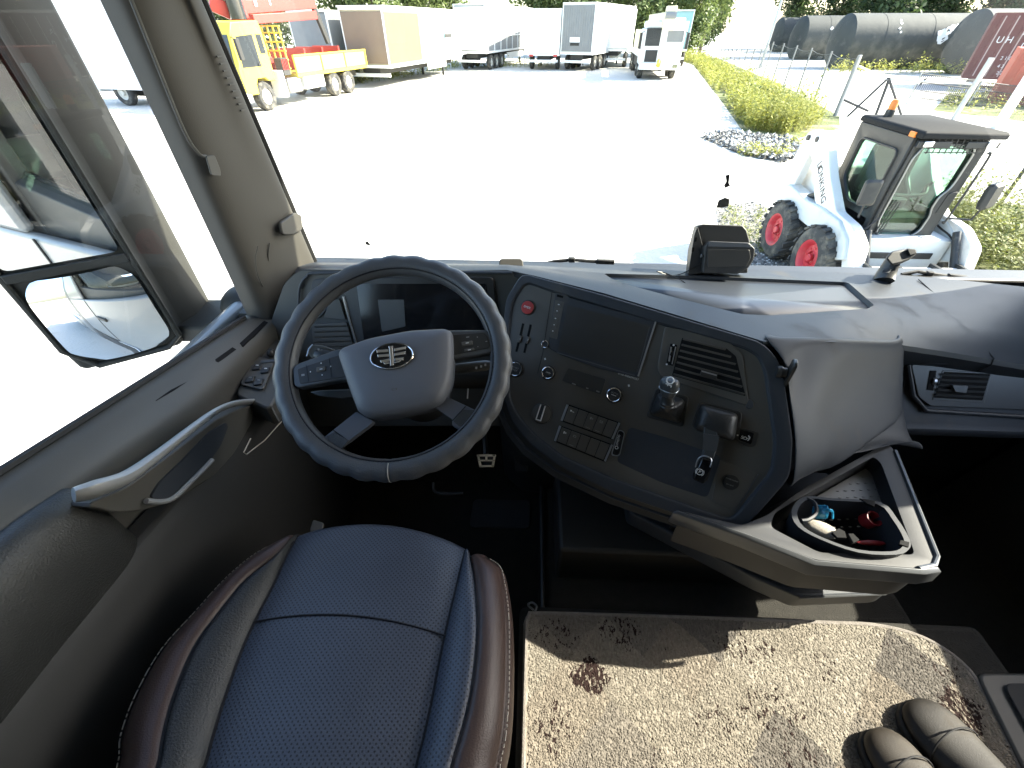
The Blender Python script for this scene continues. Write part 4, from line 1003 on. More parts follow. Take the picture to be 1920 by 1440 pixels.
# spokes with control pads
def spoke(q, pad, name='spoke'):
    o = MB().prism(rounded(wpl(q, .012), .006), -wn * .022).build(name, M_greysil, wheel, bevel=.0035, seg=3)
    MB().prism(rounded(wpl(pad, .0135), .004), -wn * .004).build('control_pad', M_black, o, bevel=.0008)
    return o
sl = spoke([(548, 690), (556, 682), (632, 654), (655, 655), (662, 712), (640, 712), (560, 727), (550, 722)], [(557, 692), (640, 664), (652, 706), (562, 720)])
sr = spoke([(838, 619), (912, 618), (921, 626), (926, 655), (920, 661), (850, 674), (836, 672)], [(846, 628), (908, 623), (915, 632), (918, 652), (848, 666)])
def wdot(u, v, w, h, m, par, hh=.0139): MB().box(PW.at(u, v, hh), (w, h, .0005), (wr, wu, wn)).build('control_mark', m, par)
MB().box(PW.at(602, 692, .0145), (.018, .010, .003), (wr, wu, wn)).build('control_key', M_panel, sl, bevel=.0015)
for u, v, w, h, m in ((602, 692, .005, .0015, M_white), (582, 697, .002, .002, M_white), (602, 681, .002, .002, M_white), (604, 703, .002, .002, M_white), (620, 687, .002, .002, M_white), (568, 703, .006, .004, M_greyprint)): wdot(u, v, w, h, m, sl, .0163 if m is M_white and w == .005 else .0139)
for u in (574, 617):
    MB().tube([PW.at(u, 684 - (u - 574) * .30, .0138), PW.at(u + 5, 716 - (u - 574) * .18, .0138)], .0004, 4).build('control_gap', M_seam, sl)
for u, v, w, h in ((876, 644, .022, .009), (880, 656, .020, .006)):
    MB().box(PW.at(u, v, .0145), (w, h, .003), (wr, wu, wn)).build('control_key', M_panel, sr, bevel=.0012)
for u, v, w, h, m in ((876, 643, .006, .0014, M_white), (880, 656, .006, .0014, M_white), (877, 632, .006, .002, M_greyprint), (895, 632, .002, .002, M_greyprint), (912, 640, .004, .0014, M_greyprint), (896, 650, .002, .001, M_greyprint)): wdot(u, v, w, h, m, sr, .0164 if m is M_white else .0139)
M_spoke = mat('lower_spoke', (0.085, 0.09, 0.105), .5, bump=(1000, .3, .0006))
def lower(q, tip, ln):
    o = MB().prism(rounded(wpl(q, .004), .003), -wn * .016).build('lower_spoke', M_spoke, wheel, bevel=.003, seg=3)
    MB().prism(wpl(tip, .0055), -wn * .003).build('grip_pad', M_bolster, o, bevel=.001)
    MB().tube(wpl(ln, .0045), .0009, 5).build('spoke_gap', M_seam, o)
lower([(668, 772), (700, 790), (690, 800), (625, 848), (598, 828), (612, 816)], [(612, 818), (626, 809), (654, 826), (640, 842), (618, 836)], [(624, 806), (650, 825)])
lower([(812, 762), (838, 744), (898, 772), (884, 792), (862, 806), (848, 798), (848, 786)], [(868, 768), (890, 768), (884, 790), (862, 800), (850, 790)], [(873, 762), (848, 789)])
# column and stalks stand on the dashboard side
col = MB().loft([[WC + wn * h + (wr0 * cos(a) * sx + wu0 * sin(a) * sy) for a in [2 * pi * k / 24 for k in range(24)]] for h, sx, sy in ((-.034, .070, .062), (-.06, .085, .075), (-.14, .085, .075), (-.30, .075, .07))]).build('column_shroud', M_black, dash)
def stalk(a, b, r0, r1, m=M_black): return MB().tube([a, lerp(a, b, .5), lerp(a, b, .9), b], [r0, lerp(r0, r1, .5), r1, r1 * .7], 10, flat=.7).build('stalk', m, dash)
stalk(WC + wn * -.07 - wr0 * .05, T(592, 664, .93), .010, .017)
MB().prism(rounded([T(u, v, .925) for u, v in ((576, 660), (585, 646), (606, 648), (640, 660), (628, 672), (584, 672))], .008), ray(600, 660) * .02).build('stalk_end', M_trim_lo, dash, bevel=.002)
MB().tube([T(u, v, .922) for u, v in ((575, 668), (579, 654), (586, 646))], .0015, 6).build('stalk_trim', M_silver, dash)
for u, v in ((597, 655), (603, 657), (598, 662), (605, 665)): MB().box(T(u, v, .922), (.004, .004, .001), (wr0, wu0, wn)).build('stalk_mark', M_greyprint, dash)
MB().prism([T(u, v, .90) for u, v in ((582, 735), (600, 732), (660, 730), (668, 744), (640, 748), (596, 742))], ray(620, 738) * .012).build('column_lever', M_greysil, dash, bevel=.002)
stalk(WC + wn * -.07 + wr0 * .05, T(922, 684, .93), .010, .012)
for u, v in ((893, 690), (902, 687), (910, 684)): MB().box(T(u, v, .905), (.004, .005, .001), (wr0, wu0, wn)).build('stalk_mark', M_greyprint, dash)
MB().box(T(877, 738, .93), (.0025, .022, .004), (wr0, wu0, wn)).build('key_slot', M_silver, dash)

# ================================================================ DRIVER'S SEAT
seat = thing('driver_seat', 'driver seat cushion in perforated blue and black leather with brown bolsters', 'seat', R(-.28, .2, -1.4))
# boundaries of the panels, front to back, as (u, v) with height below the eye
C = {
 0: [(540, 1006, -0.815), (484, 1034, -0.800), (428, 1080, -0.790), (366, 1148, -0.785), (306, 1215, -0.783), (258, 1300, -0.783), (230, 1376, -0.785), (222, 1440, -0.788)],
 1: [(550, 1014, -0.806), (516, 1046, -0.790), (462, 1084, -0.776), (408, 1148, -0.768), (362, 1212, -0.764), (325, 1300, -0.762), (304, 1376, -0.762), (292, 1440, -0.762)],
 2: [(556, 1003, -0.812), (536, 1040, -0.800), (516, 1085, -0.793), (484, 1148, -0.790), (454, 1212, -0.789), (422, 1300, -0.789), (398, 1376, -0.789), (380, 1440, -0.789)],
 3: [(873, 1030, -0.812), (866, 1056, -0.800), (858, 1090, -0.794), (843, 1152, -0.790), (829, 1214, -0.789), (812, 1302, -0.789), (796, 1376, -0.789), (780, 1440, -0.789)],
 4: [(880, 1044, -0.806), (886, 1070, -0.790), (891, 1106, -0.778), (895, 1158, -0.768), (893, 1218, -0.764), (882, 1304, -0.762), (864, 1376, -0.762), (846, 1440, -0.762)],
 5: [(914, 1046, -0.815), (932, 1060, -0.800), (941, 1096, -0.792), (947, 1152, -0.788), (948, 1218, -0.786), (946, 1302, -0.785), (940, 1376, -0.786), (928, 1440, -0.788)],
}
CW = {k: [Z(u, v, z) for u, v, z in pts] for k, pts in C.items()}
for k in CW:                                            # carry on to the backrest behind the view
    a, b = CW[k][-2], CW[k][-1]; d = (b - a).normalized()
    CW[k] += [b + V(d.x * .02, -.06, .0), b + V(d.x * .02, -.16, .006)]
CWs = {k: smooth_path(v_, 4) for k, v_ in CW.items()}
def strip(a, b, crown, nseg=10, edge=.0045, front=True, bow=0.0):
    A, B = CWs[a], CWs[b]; rows = []
    for i, (p, q) in enumerate(zip(A, B)):
        row = []
        for j in range(nseg + 1):
            s = j / nseg; h = 1 - (2 * s - 1) ** 2
            row.append(lerp(p, q, s) + V(0, bow * h * max(0, 1 - i / 9), 0) + V(0, 0, crown * h - edge * (max(0, 1 - min(s, 1 - s) * nseg / 1.0))))
        rows.append(row)
    if front:                                           # roll over the front edge and down
        f = rows[0]
        rows = [[p + V(0, -.02, -.14) for p in f], [p + V(0, .010, -.09) for p in f], [p + V(0, .016, -.045) for p in f], [p + V(0, .011, -.015) for p in f]] + rows
    return MB().grid(rows)
strip(2, 3, .014, 14, bow=.030).build('seat_panel', M_perf, seat, sub=1)
strip(1, 2, .010).build('inner_bolster', M_bolster, seat, sub=1)
strip(3, 4, .010).build('inner_bolster', M_perf, seat, sub=1)
strip(0, 1, .012).build('outer_bolster', M_brown, seat, sub=1)
strip(4, 5, .012).build('outer_bolster', M_brown, seat, sub=1)
for k, sgn in ((0, -1), (5, 1)):                        # side walls
    A = CWs[k]
    rows = []
    for p in A:
        rows.append([p + V(sgn * -.001, 0, -.004), p + V(sgn * .010, 0, -.012), p + V(sgn * .016, 0, -.04), p + V(sgn * .012, -.005, -.10), p + V(sgn * -.005, -.02, -.15), p + V(sgn * -.03, -.03, -.16)])
    MB().grid(rows).build('cushion_side', M_brown, seat, sub=1)
    st_ = MB()                                          # pale contrast stitches
    Ls = [p + V(sgn * .0065, 0, -.0058) for p in A]
    acc = 0.0
    for p, q in zip(Ls, Ls[1:]):
        L_ = (q - p).length; d = (q - p).normalized(); t = 0
        while t < L_:
            if (acc + t) % .0075 < .0045: st_.box(p + d * t, (.0045, .0013, .0013), (d, d.orthogonal().normalized(), d.cross(d.orthogonal()).normalized()))
            t += .0075 - ((acc + t) % .0075) + .0001
        acc += L_
    tag(st_.build('stitching', M_thread, seat, smooth=False), kind='stuff')
for k in (1, 2, 3, 4): MB().tube([p + V(0, 0, -.0042) for p in CWs[k]], .0028, 6).build('seam', M_seam, seat)
# sewn cross seam on the middle panel
cs = []
for k in range(13):
    s = k / 12; p = lerp(Z(476, 1166, -.789), Z(835, 1192, -.789), s)
    cs.append(p + V(0, .016 * (1 - (2 * s - 1) ** 2), .0148 * (1 - (2 * s - 1) ** 2) - .0004))
MB().tube(cs, .0017, 6).build('seam', M_seam, seat)
MB().bx(-.50, -.06, -.08, .36, -1.13 + 2.8, -.955 + 2.8).build('seat_pan', M_black, seat, bevel=.02)
MB().loft([[R(-.28 + sx * .20, .14 + sy * .17, z) for sx, sy in ((-1, -1), (1, -1), (1, 1), (-1, 1))] for z in (-1.13, -1.17, -1.21, -1.25, -1.29, -1.33, -1.399)]).build('suspension_boot', M_rubber, seat)
MB().prism(rounded([Z(u, v, -.88) for u, v in ((580, 996), (587, 974), (607, 980), (602, 1010))], .006), V(0, 0, -.01)).build('seat_lever', M_trim, seat, bevel=.003)
bk = []
for z, w, d in ((-.80, .25, .10), (-.72, .26, .13), (-.4, .25, .12), (-.1, .21, .10), (.06, .14, .08), (.12, .10, .05)):
    bk.append([R(-.30 + w * cos(a) , -.32 - .10 * (z + .8) + d * sin(a) * .6, z) for a in [2 * pi * k / 20 for k in range(20)]])
MB().loft(bk).build('backrest', M_bolster, seat, sub=1)

# ================================================================ RUG, SHOES
def rz_(u, v): return Z(u, v, -1.118)
rug_o = [(986, 1170), (993, 1153), (1010, 1150), (1200, 1155), (1400, 1162), (1560, 1168), (1640, 1172), (1712, 1188), (1770, 1216), (1818, 1256), (1850, 1306), (1880, 1366), (1912, 1440)]
ro = [rz_(u, v) for u, v in rug_o]; ro += [V(1.02, .05, ro[0].z), V(1.04, -.45, ro[0].z), V(.02, -.45, ro[0].z), V(.017, .10, ro[0].z)]
ro = smooth_path(ro[:13], 3) + ro[13:]
rug = MB().prism(ro, V(0, 0, -.012)).build('rug', M_rug, None, smooth=False)
tag(rug, 'beige patterned rug with dark speckled diamonds covering the flat floor beside the seat', 'rug')
M_bind = mat('rug_binding', (0.20, 0.18, .16), .9, bump=(500, 1, .002), var=(60, .4))
MB().tube([p + V(0, 0, -.004) for p in ro], .0062, 8, closed=True).build('binding', M_bind, rug)
tuft = MB(); rnd = random.Random(12)                    # short pile standing in the rug, one mass
lo = (min(p.x for p in ro[:40]), max(p.x for p in ro)); 
def inside(x, y, poly):
    c_ = False
    for i in range(len(poly)):
        a, b = poly[i - 1], poly[i]
        if (a.y > y) != (b.y > y) and x < (b.x - a.x) * (y - a.y) / (b.y - a.y) + a.x: c_ = not c_
    return c_
zt = ro[0].z
for _ in range(46000):
    x, y = rnd.uniform(.025, 1.02), rnd.uniform(.06, .445)
    if not inside(x, y, ro): continue
    a = rnd.gauss(pi / 2, .35); L_, w = rnd.uniform(.006, .010), .0013
    d = V(cos(a), sin(a), 0); s_ = V(-d.y, d.x, 0)
    p = V(x, y, zt - .001); h = rnd.uniform(.0015, .0035)
    tuft.add([p - d * L_ / 2 - s_ * w, p - d * L_ / 2 + s_ * w, p + V(0, 0, h) + s_ * w * .9, p + V(0, 0, h) - s_ * w * .9, p + d * L_ / 2 + s_ * w, p + d * L_ / 2 - s_ * w], [(0, 1, 2, 3), (3, 2, 4, 5)])
tag(tuft.build('pile', M_rug, rug, smooth=True), kind='stuff')
MB().tube(smooth_path([Z(u, v, -1.12) for u, v in ((1000, 1143), (990, 1134), (998, 1130), (1006, 1138), (1000, 1150))], 4), .003, 6).build('rug_ring', M_greysil, rug)
def shoe(label, heel, toe, width, m, seedv):
    heel, toe = Vector(heel), Vector(toe); d = (toe - heel); L_ = d.length; d.normalize(); s_ = V(d.y, -d.x, 0).normalized()
    t = thing('shoe', label, 'shoe', (heel + toe) / 2, 0, 'shoes left on the rug')
    def sec(f, w, h, z0=0.0, open_=0.0):
        c_ = heel + d * (L_ * f); pts = []
        for k in range(16):
            a = pi * k / 15
            pts.append(c_ + s_ * (w * cos(a) * (abs(cos(a)) ** -.15 if abs(cos(a)) > .05 else 1)) + V(0, 0, z0 + (h - z0) * (sin(a) ** .8)))
        return pts
    prof = [(-.005, .018, .045), (.02, .034, .075), (.10, .040, .090), (.25, .042, .092), (.42, .042, .088), (.55, .046, .078), (.68, .051, .064), (.80, .052, .054), (.90, .046, .046), (.96, .034, .038), (.995, .016, .028)]
    k = width / .052
    MB().loft([sec(f, w * k, h, .014) for f, w, h in prof]).build('upper', m, t, sub=1)
    sole = []
    for f, w, h in prof: sole.append((heel + d * (L_ * f), w * k + .004))
    ol = [c_ + s_ * w for c_, w in sole] + [c_ - s_ * w for c_, w in reversed(sole)]
    MB().prism(ol, V(0, 0, .018)).build('sole', M_rubber, t, bevel=.004)
    cps = [heel + d * (L_ * .68) + s_ * (.054 * k * cos(a)) + V(0, 0, .015 + .052 * sin(a)) + d * (.035 * sin(a)) for a in [pi * q / 12 for q in range(13)]]
    MB().tube(cps, .0016, 6).build('toe_seam', M_seam, t)
    for q in (.46, .52, .58): MB().tube([heel + d * (L_ * q) + s_ * (x_ * k) + V(0, 0, z_) for x_, z_ in ((-.022, .081 - (q - .46) * .12), (0, .090 - (q - .46) * .12), (.022, .081 - (q - .46) * .12))], .0022, 6).build('lace', M_seam, t)
    return t
M_shoe1 = mat('worn_shoe_leather', (0.020, 0.015, 0.010), .6, bump=(500, .4, .0008), var=(12, .35), dirt=((.045, .036, .026), 14, .56, .8))
M_shoe2 = mat('dark_shoe_leather', (0.012, 0.0095, 0.007), .6, bump=(500, .4, .0008), var=(12, .35), dirt=((.045, .036, .026), 14, .56, .8))
zr = -1.118 + 2.8
toe1, toe2 = Z(1640, 1362, -1.09), Z(1712, 1308, -1.09); toe1.z = toe2.z = zr
shoe('brown leather shoe on the rug, set slightly behind its darker mate', toe1 + V(.07, -.27, 0), toe1, .054, M_shoe1, 1)
shoe('darker shoe on the rug, its toe farther forward than the brown one', toe2 + V(.085, -.29, 0), toe2, .062, M_shoe2, 2)

# ================================================================ THINGS LYING ABOUT
ob = [(1484, 962), (1494, 940), (1515, 930), (1560, 934), (1650, 941), (1682, 972), (1706, 1012), (1704, 1030), (1680, 1040), (1610, 1036), (1540, 1012), (1497, 988)]
binz = -.765
bo = smooth_path([Z(u, v, binz) for u, v in ob], 3, closed=True); bc_ = sum(bo, V(0, 0, 0)) / len(bo)
orgn = thing('organizer_bin', 'dark oval organizer bin sitting in the studded grey tray', 'bin', bc_ - V(0, 0, .05))
ri = [bc_ + (p - bc_) * .90 for p in bo]; lo_ = [bc_ + (p - bc_) * .88 + V(0, 0, -.095) for p in bo]; li = [bc_ + (p - bc_) * .82 + V(0, 0, -.088) for p in bo]
MB().loft([[p + V(0, 0, -.006) for p in bo], bo, ri, li], caps=False).loft([[p + V(0, 0, -.006) for p in bo], lo_], caps=False).loft([lo_, [bc_ + (p - bc_) * .01 + V(0, 0, -.095) for p in bo]], caps=False).loft([li, [bc_ + (p - bc_) * .01 + V(0, 0, -.088) for p in bo]], caps=False).build('bin_body', M_bin, orgn)
MB().tube(smooth_path([Z(u, v, binz - .002) for u, v in ((1512, 934), (1528, 944), (1530, 962), (1516, 974), (1503, 976))], 4), .004, 6).build('cup_divider', M_bin, orgn)
for q in ([(1560, 998), (1573, 990), (1584, 996), (1588, 1008), (1570, 1008)], [(1590, 1000), (1600, 1000), (1612, 1012), (1600, 1018)], [(1612, 934), (1642, 938), (1640, 950), (1626, 944)], [(1688, 1012), (1706, 1016), (1704, 1026), (1686, 1020)]):
    MB().prism([Z(u, v, binz + .002) for u, v in q], V(0, 0, -.006)).build('bin_clip', M_deep, orgn, bevel=.001)
M_blue = mat('blue_plastic', (0.02, 0.20, 0.36), .3)
c_ = Z(1540, 958, -.775); bl = thing('bottle_stopper', 'crumpled blue bottle cap lying in the organizer bin', 'bottle cap', c_)
MB().loft([[c_ + V(r * cos(a) * 1.0, r * sin(a), h + .004 * sin(3 * a)) for a in [2 * pi * k / 14 for k in range(14)]] for r, h in ((.014, -.012), (.016, -.004), (.013, .006), (.006, .012), (.002, .006))]).build('cap', M_blue, bl)
MB().tube(smooth_path([c_ + V(x, y, z) for x, y, z in ((-.006, -.006, .012), (.004, -.010, .018), (.014, -.008, .010), (.018, -.014, -.004))], 4), .0035, 6, flat=.5).build('cap_strap', M_blue, bl)
M_cloth = mat('woven_cloth', (0.34, 0.31, .26), .95, bump=(900, 1, .0015), var=(300, .5))
c_ = Z(1540, 988, -.776)
pch = []
rnd = random.Random(3)
for f, w, h in ((0, .006, .004), (.12, .014, .010), (.5, .018, .014), (.85, .016, .011), (1, .007, .005)):
    cc = c_ + V(lerp(-.028, .028, f), lerp(.010, -.012, f), -.006); pch.append([cc + V(.25 * w * cos(a), w * cos(a), h * sin(a)) + V(0, 0, rnd.uniform(-.002, .002)) for a in [2 * pi * k / 14 for k in range(14)]])
tag(MB().loft(pch).build('cloth_pouch', M_cloth, None, sub=1), 'small beige woven pouch in the organizer bin beside the blue cap', 'pouch')
M_redcap = mat('red_plastic', (0.22, 0.010, 0.014), .5)
c_ = Z(1622, 978, -.812)
tag(MB().lathe(c_, (.1, -.3, 1), [(.0, 0), (.015, 0), (.0155, .003), (.0145, .020), (.0155, .021), (.0155, .026), (.013, .026), (.012, .006), (0, .006)], 22).build('screw_closure', M_redcap, None), 'round red plastic cap deep inside the organizer bin', 'bottle top')
c_ = Z(1634, 1018, -.810)
tag(MB().ellipsoid(c_, (.030, .006, .005), seg=14, n=6).build('red_marker', M_redcap, None), 'red stick lying along the near wall of the organizer bin', 'marker')

# device box on the dash: upright back case with a lower box in front
M_dev = mat('device_black', (0.045, 0.044, 0.042), .5, bump=(700, .2, .0005))
M_dev2 = mat('device_face', (0.12, 0.13, 0.145), .42, bump=(900, .15, .0004))
bxp = Z(1345, 521, -.585)
dev = thing('toll_device', 'black two part device box standing on the dash tray against the windscreen', 'device', bxp)
PD = Pl(Z(1345, 521, -.585) + V(0, .02, 0), V(-.08, -.93, .36))
def dprism(name, q, off, th, m, r=.004, bevel=.0025):
    return MB().prism(rounded([PD.at(u, v, off) for u, v in q], r), -PD.n * th).build(name, m, dev, bevel=bevel)
dprism('back_case', [(1308, 424), (1318, 420), (1393, 423), (1400, 431), (1406, 452), (1402, 512), (1292, 514), (1296, 470)], -.012, .04, M_dev)
dprism('back_case_side', [(1290, 515), (1302, 440), (1308, 424), (1318, 462), (1314, 512)], -.001, .03, M_dev)
dprism('front_box', [(1322, 463), (1332, 452), (1405, 455), (1416, 466), (1414, 486), (1404, 502), (1384, 514), (1318, 512)], .022, .034, M_dev)
dprism('front_panel', [(1326, 466), (1406, 468), (1408, 484), (1400, 500), (1326, 502)], .0235, .003, M_dev)
dprism('top_panel', [(1330, 453), (1402, 456), (1410, 464), (1328, 462)], .0236, .002, M_dev2, r=.001, bevel=.0005)
for u, v in ((1305, 449), (1300, 468)): dprism('side_slot', [(u - 2, v - 4), (u + 2, v - 4), (u + 1, v + 4), (u - 3, v + 4)], .0002, .002, M_deep, .001, 0)
for u, v in ((1316, 480), (1415, 478)): MB().lathe(PD.at(u, v, .012), V(-1 if u < 1350 else 1, 0, 0), [(.006, 0), (.006, .003), (.004, .004), (0, .004)], 14).build('hinge_screw', M_greysil, dev)
MB().tube(smooth_path([PD.at(1318, 492, .002), PD.at(1300, 502, -.0), Z(1278, 513, -.586), Z(1258, 516, -.588), Z(1240, 512, -.577), Z(1232, 509, -.574), Z(1250, 513, -.583), Z(1280, 527, -.585), Z(1290, 540, -.59), Z(1286, 548, -.592)], 6), .0016, 6).build('cable', M_black, dev)
# phone cradle near the right, small cap shaped sensor near the wheel
pm = Z(1672, 523, -.60)
ph = thing('phone_cradle', 'dark phone cradle on a short stalk at the right edge of the dash', 'phone holder', pm)
MB().tube([Z(1655, 527, -.60), T(1664, 508, 1.30), T(1676, 486, 1.285), T(1690, 478, 1.28)], [.030, .026, .022, .018], 14, flat=.55).build('stalk', M_dev, ph)
MB().loft([[T(u, v, t_) for u, v in ((1660, 484), (1672, 471), (1700, 466), (1718, 468), (1719, 476), (1704, 488), (1690, 494), (1672, 498))] for t_ in (1.235, 1.285)]).build('cradle', M_dev, ph, bevel=.006, seg=3)
MB().prism([T(u, v, 1.228) for u, v in ((1700, 466), (1717, 467), (1719, 476), (1706, 480))], ray(1710, 472) * .02).build('clamp_jaw', M_rubber, ph, bevel=.003)
MB().prism([T(u, v, 1.262) for u, v in ((1656, 505), (1671, 505), (1668, 512), (1654, 512))], ray(1662, 508) * .01).build('cradle_label', M_greysil, ph, bevel=.001)
sp_ = Z(958, 502, -.535)
sens = thing('rain_sensor', 'small beige pill shaped sensor standing on the dash edge beside the wheel', 'sensor', sp_)
MB().loft([rounded([T(u, v, t_) for u, v in ((936, 485), (980, 485), (982, 503), (936, 503))], .012, 5) for t_ in (1.30, 1.325)]).build('sensor_body', M_trim, sens, bevel=.003, seg=3)
MB().tube([T(948, 504, 1.31), T(972, 504, 1.31)], .004, 8).build('sensor_foot', M_silver, sens)
# round magnet holder on the side of the console
mc = PC.at(1462, 697, .004)
mg = thing('magnet_holder', 'round black magnetic holder clipped beside the big centre vent', 'phone holder', mc)
ma = V(.93, -.34, .12).normalized()
MB().lathe(mc - ma * .006 , ma, [(.012, 0), (.013, .008), (.010, .012), (.010, .018)], 22).build('holder_stem', M_black, mg)
MB().loft([rounded([mc + ma * h + a_ * (.013 * sx) + V(0, 0, 1) * (.031 * sz) for sx, sz in ((-1, -1), (1, -1), (1, 1), (-1, 1))], .010, 5) for h, a_ in ((.014, V(.34, .94, 0)), (.022, V(.34, .94, 0)))]).build('holder_plate', M_black, mg, bevel=.002)
MB().tube([mc + ma * .0228 + V(.34, .94, 0) * .010 + V(0, 0, z_) for z_ in (-.018, .018)], .0007, 5).build('holder_line', M_silver, mg)
# wipers on the outside of the glass
def wiper(label, pts, blade):
    t = thing('windscreen_wiper', label, 'wiper', Y(pts[0][0], pts[0][1], 1.37), 0, 'wipers parked on the windscreen')
    MB().tube([Y(u, v, 1.375) for u, v in pts], .006, 8).build('wiper_arm', M_rubber, t)
    a, b = [Y(u, v, 1.372) for u, v in blade]
    d = (b - a).normalized()
    MB().box((a + b) / 2, ((b - a).length, .014, .018), (d, V(0, 1, 0), d.cross(V(0, 1, 0)))).build('wiper_blade', M_rubber, t, bevel=.003)
    MB().box(Y(*pts[len(pts) // 2], 1.372), (.022, .016, .016)).build('wiper_joint', M_rubber, t, bevel=.003)
wiper('thin black wiper lying along the windscreen base between the wheel and the device box', [(1010, 497), (1040, 490), (1072, 487), (1110, 490), (1150, 491)], [(1118, 491), (1152, 492)])
wiper('thin black wiper at the right end of the windscreen beside the phone cradle', [(1690, 515), (1720, 509), (1742, 513), (1770, 517), (1815, 521)], [(1776, 518), (1822, 523)])
# dead insects / specks stuck on the glass
for nm, pts, lab in (('glass_clip', [(1346, 375), (1358, 369), (1367, 372), (1365, 386), (1352, 389), (1343, 388)], 'small dark clip stuck on the windscreen above the device box'), ('insect_smear', [(1357, 326), (1364, 324), (1363, 340), (1366, 346), (1357, 350), (1355, 346), (1359, 338)], 'thin dark smear on the windscreen above the clip'), ('glass_speck', [(681, 459), (686, 456), (689, 461), (693, 460), (690, 464), (684, 463)], 'tiny dark speck on the windscreen above the wheel')):
    tag(MB().prism([Y(u, v, 1.318) + V(0, -.17 * (Y(u, v, 1.318).z - 2.2) * .9 + .028, 0) for u, v in pts], V(0, -.004, 0)).build(nm, M_seam if nm != 'glass_clip' else M_trim_lo, None, bevel=.001 if nm == 'glass_clip' else 0), lab, nm.split('_')[1])

# ================================================================ OUTSIDE: GROUND, VERGES
def G(u, v): return Z(u, v, -2.8)
M_ground = mat('pale_gravel', (0.56, 0.54, 0.49), .95, bump=(9, .5, .05), var=(.35, .10), dirt=((.40, .37, .31), .9, .55, .85))
tag(MB().bx(-170, 190, -60, 230, -.3, 0).build('yard_ground', M_ground, None), kind='structure')
M_sand = mat('track_sand', (0.58, 0.54, 0.46), .95, bump=(6, .5, .06), var=(.4, .12))
def flat(name, pts, z, m, kind='structure'):
    return tag(MB().prism([V(x, y, z) for x, y in pts], V(0, 0, -.006)).build(name, m, None), kind=kind)
M_turf = mat('rough_turf', (0.11, 0.13, 0.045), .95, bump=(14, .8, .08), var=(1.2, .5), dirt=((.34, .31, .20), .7, .5, .7))
flat('grass_verge', [(15, 62), (14.2, 48), (8.6, 23), (7.2, 17), (8.2, 15.6), (10.8, 17.6), (12.2, 20.3), (15.0, 32), (20, 60)], .004, M_turf)
flat('grass_verge', [(5.6, 4.2), (7.0, 7.6), (8.6, 9.6), (10.5, 9.2), (16, 7), (16, 2), (6, 2)], .004, M_turf)
flat('grass_verge', [(17, 22), (22, 28), (40, 34), (46, 22), (30, 16), (19, 18.5)], .004, M_turf)
M_dgrav = mat('dark_gravel', (0.20, 0.19, 0.165), .95, bump=(30, .8, .03), var=(7, .5))
flat('gravel_bed', [(5.4, 15.9), (6.6, 16.6), (8.2, 15.5), (7.8, 13.6), (6.6, 12.6), (5.9, 13.4)], .008, M_dgrav)
flat('gravel_bed', [(3.3, 5.4), (3.25, 7.2), (3.7, 8.9), (4.6, 9.3), (5.2, 7.6), (5.0, 5.0)], .008, M_dgrav)
rnd = random.Random(21)
def stones(name, pts_fn, n_, s0, s1, m, zh=0):
    b = MB()
    for _ in range(n_):
        x, y = pts_fn(); s = rnd.uniform(s0, s1); a = rnd.uniform(0, pi)
        c = V(x, y, rnd.uniform(0, zh)); e1 = V(cos(a), sin(a), 0) * s; e2 = V(-sin(a), cos(a), 0) * s * rnd.uniform(.6, 1); u_ = V(0, 0, s * rnd.uniform(.5, .9))
        b.add([c - e1, c - e2, c + e1, c + e2, c + u_ + e1 * .2], [(0, 1, 4), (1, 2, 4), (2, 3, 4), (3, 0, 4)])
    return tag(b.build(name, m, None, smooth=False), kind='stuff')
def inpoly(poly):
    xs = [p[0] for p in poly]; ys = [p[1] for p in poly]; P_ = [V(x, y, 0) for x, y in poly]
    def f():
        while True:
            x, y = rnd.uniform(min(xs), max(xs)), rnd.uniform(min(ys), max(ys))
            if inside(x, y, P_): return x, y
    return f
M_stone1 = mat('stone_light', (0.48, 0.46, 0.42), .9, var=(3, .4)); M_stone2 = mat('stone_dark', (0.10, 0.10, 0.095), .9, var=(3, .5))
ga = [(5.4, 15.9), (6.6, 16.6), (8.2, 15.5), (7.8, 13.6), (6.6, 12.6), (5.9, 13.4)]; gb = [(3.3, 5.4), (3.25, 7.2), (3.7, 8.9), (4.6, 9.3), (5.2, 7.6), (5.0, 5.0)]
stones('rubble', inpoly(ga), 1300, .03, .09, M_stone2, .12); stones('rubble', inpoly(ga), 900, .03, .08, M_stone1, .14)
stones('rubble', inpoly(gb), 1800, .012, .035, M_stone2, .01); stones('rubble', inpoly(gb), 1100, .012, .03, M_stone1, .012)
# leaves of weeds and grass
def leafmat(name, c1, c2):
    m = mat(name, c1, .6)
    nt = m.node_tree; b = nt.nodes['Principled BSDF']
    g = nt.nodes.new('ShaderNodeNewGeometry'); mx = nt.nodes.new('ShaderNodeMix'); mx.data_type = 'RGBA'
    mx.inputs['A'].default_value = (*c1, 1); mx.inputs['B'].default_value = (*c2, 1)
    nt.links.new(g.outputs['Random Per Island'], mx.inputs['Factor']); nt.links.new(mx.outputs['Result'], b.inputs['Base Color'])
    tr = nt.nodes.new('ShaderNodeBsdfTranslucent'); nt.links.new(mx.outputs['Result'], tr.inputs[0])
    ms = nt.nodes.new('ShaderNodeMixShader'); ms.inputs[0].default_value = .4
    o = nt.nodes['Material Output']; nt.links.new(b.outputs[0], ms.inputs[1]); nt.links.new(tr.outputs[0], ms.inputs[2]); nt.links.new(ms.outputs[0], o.inputs[0])
    return m
M_weed = leafmat('weed_leaf', (0.19, 0.215, 0.04), (0.44, 0.43, 0.10))
M_weed2 = leafmat('bush_leaf', (0.10, 0.14, 0.03), (0.30, 0.30, 0.075))
M_tree = leafmat('tree_leaf', (0.075, 0.11, 0.035), (0.20, 0.25, 0.08))
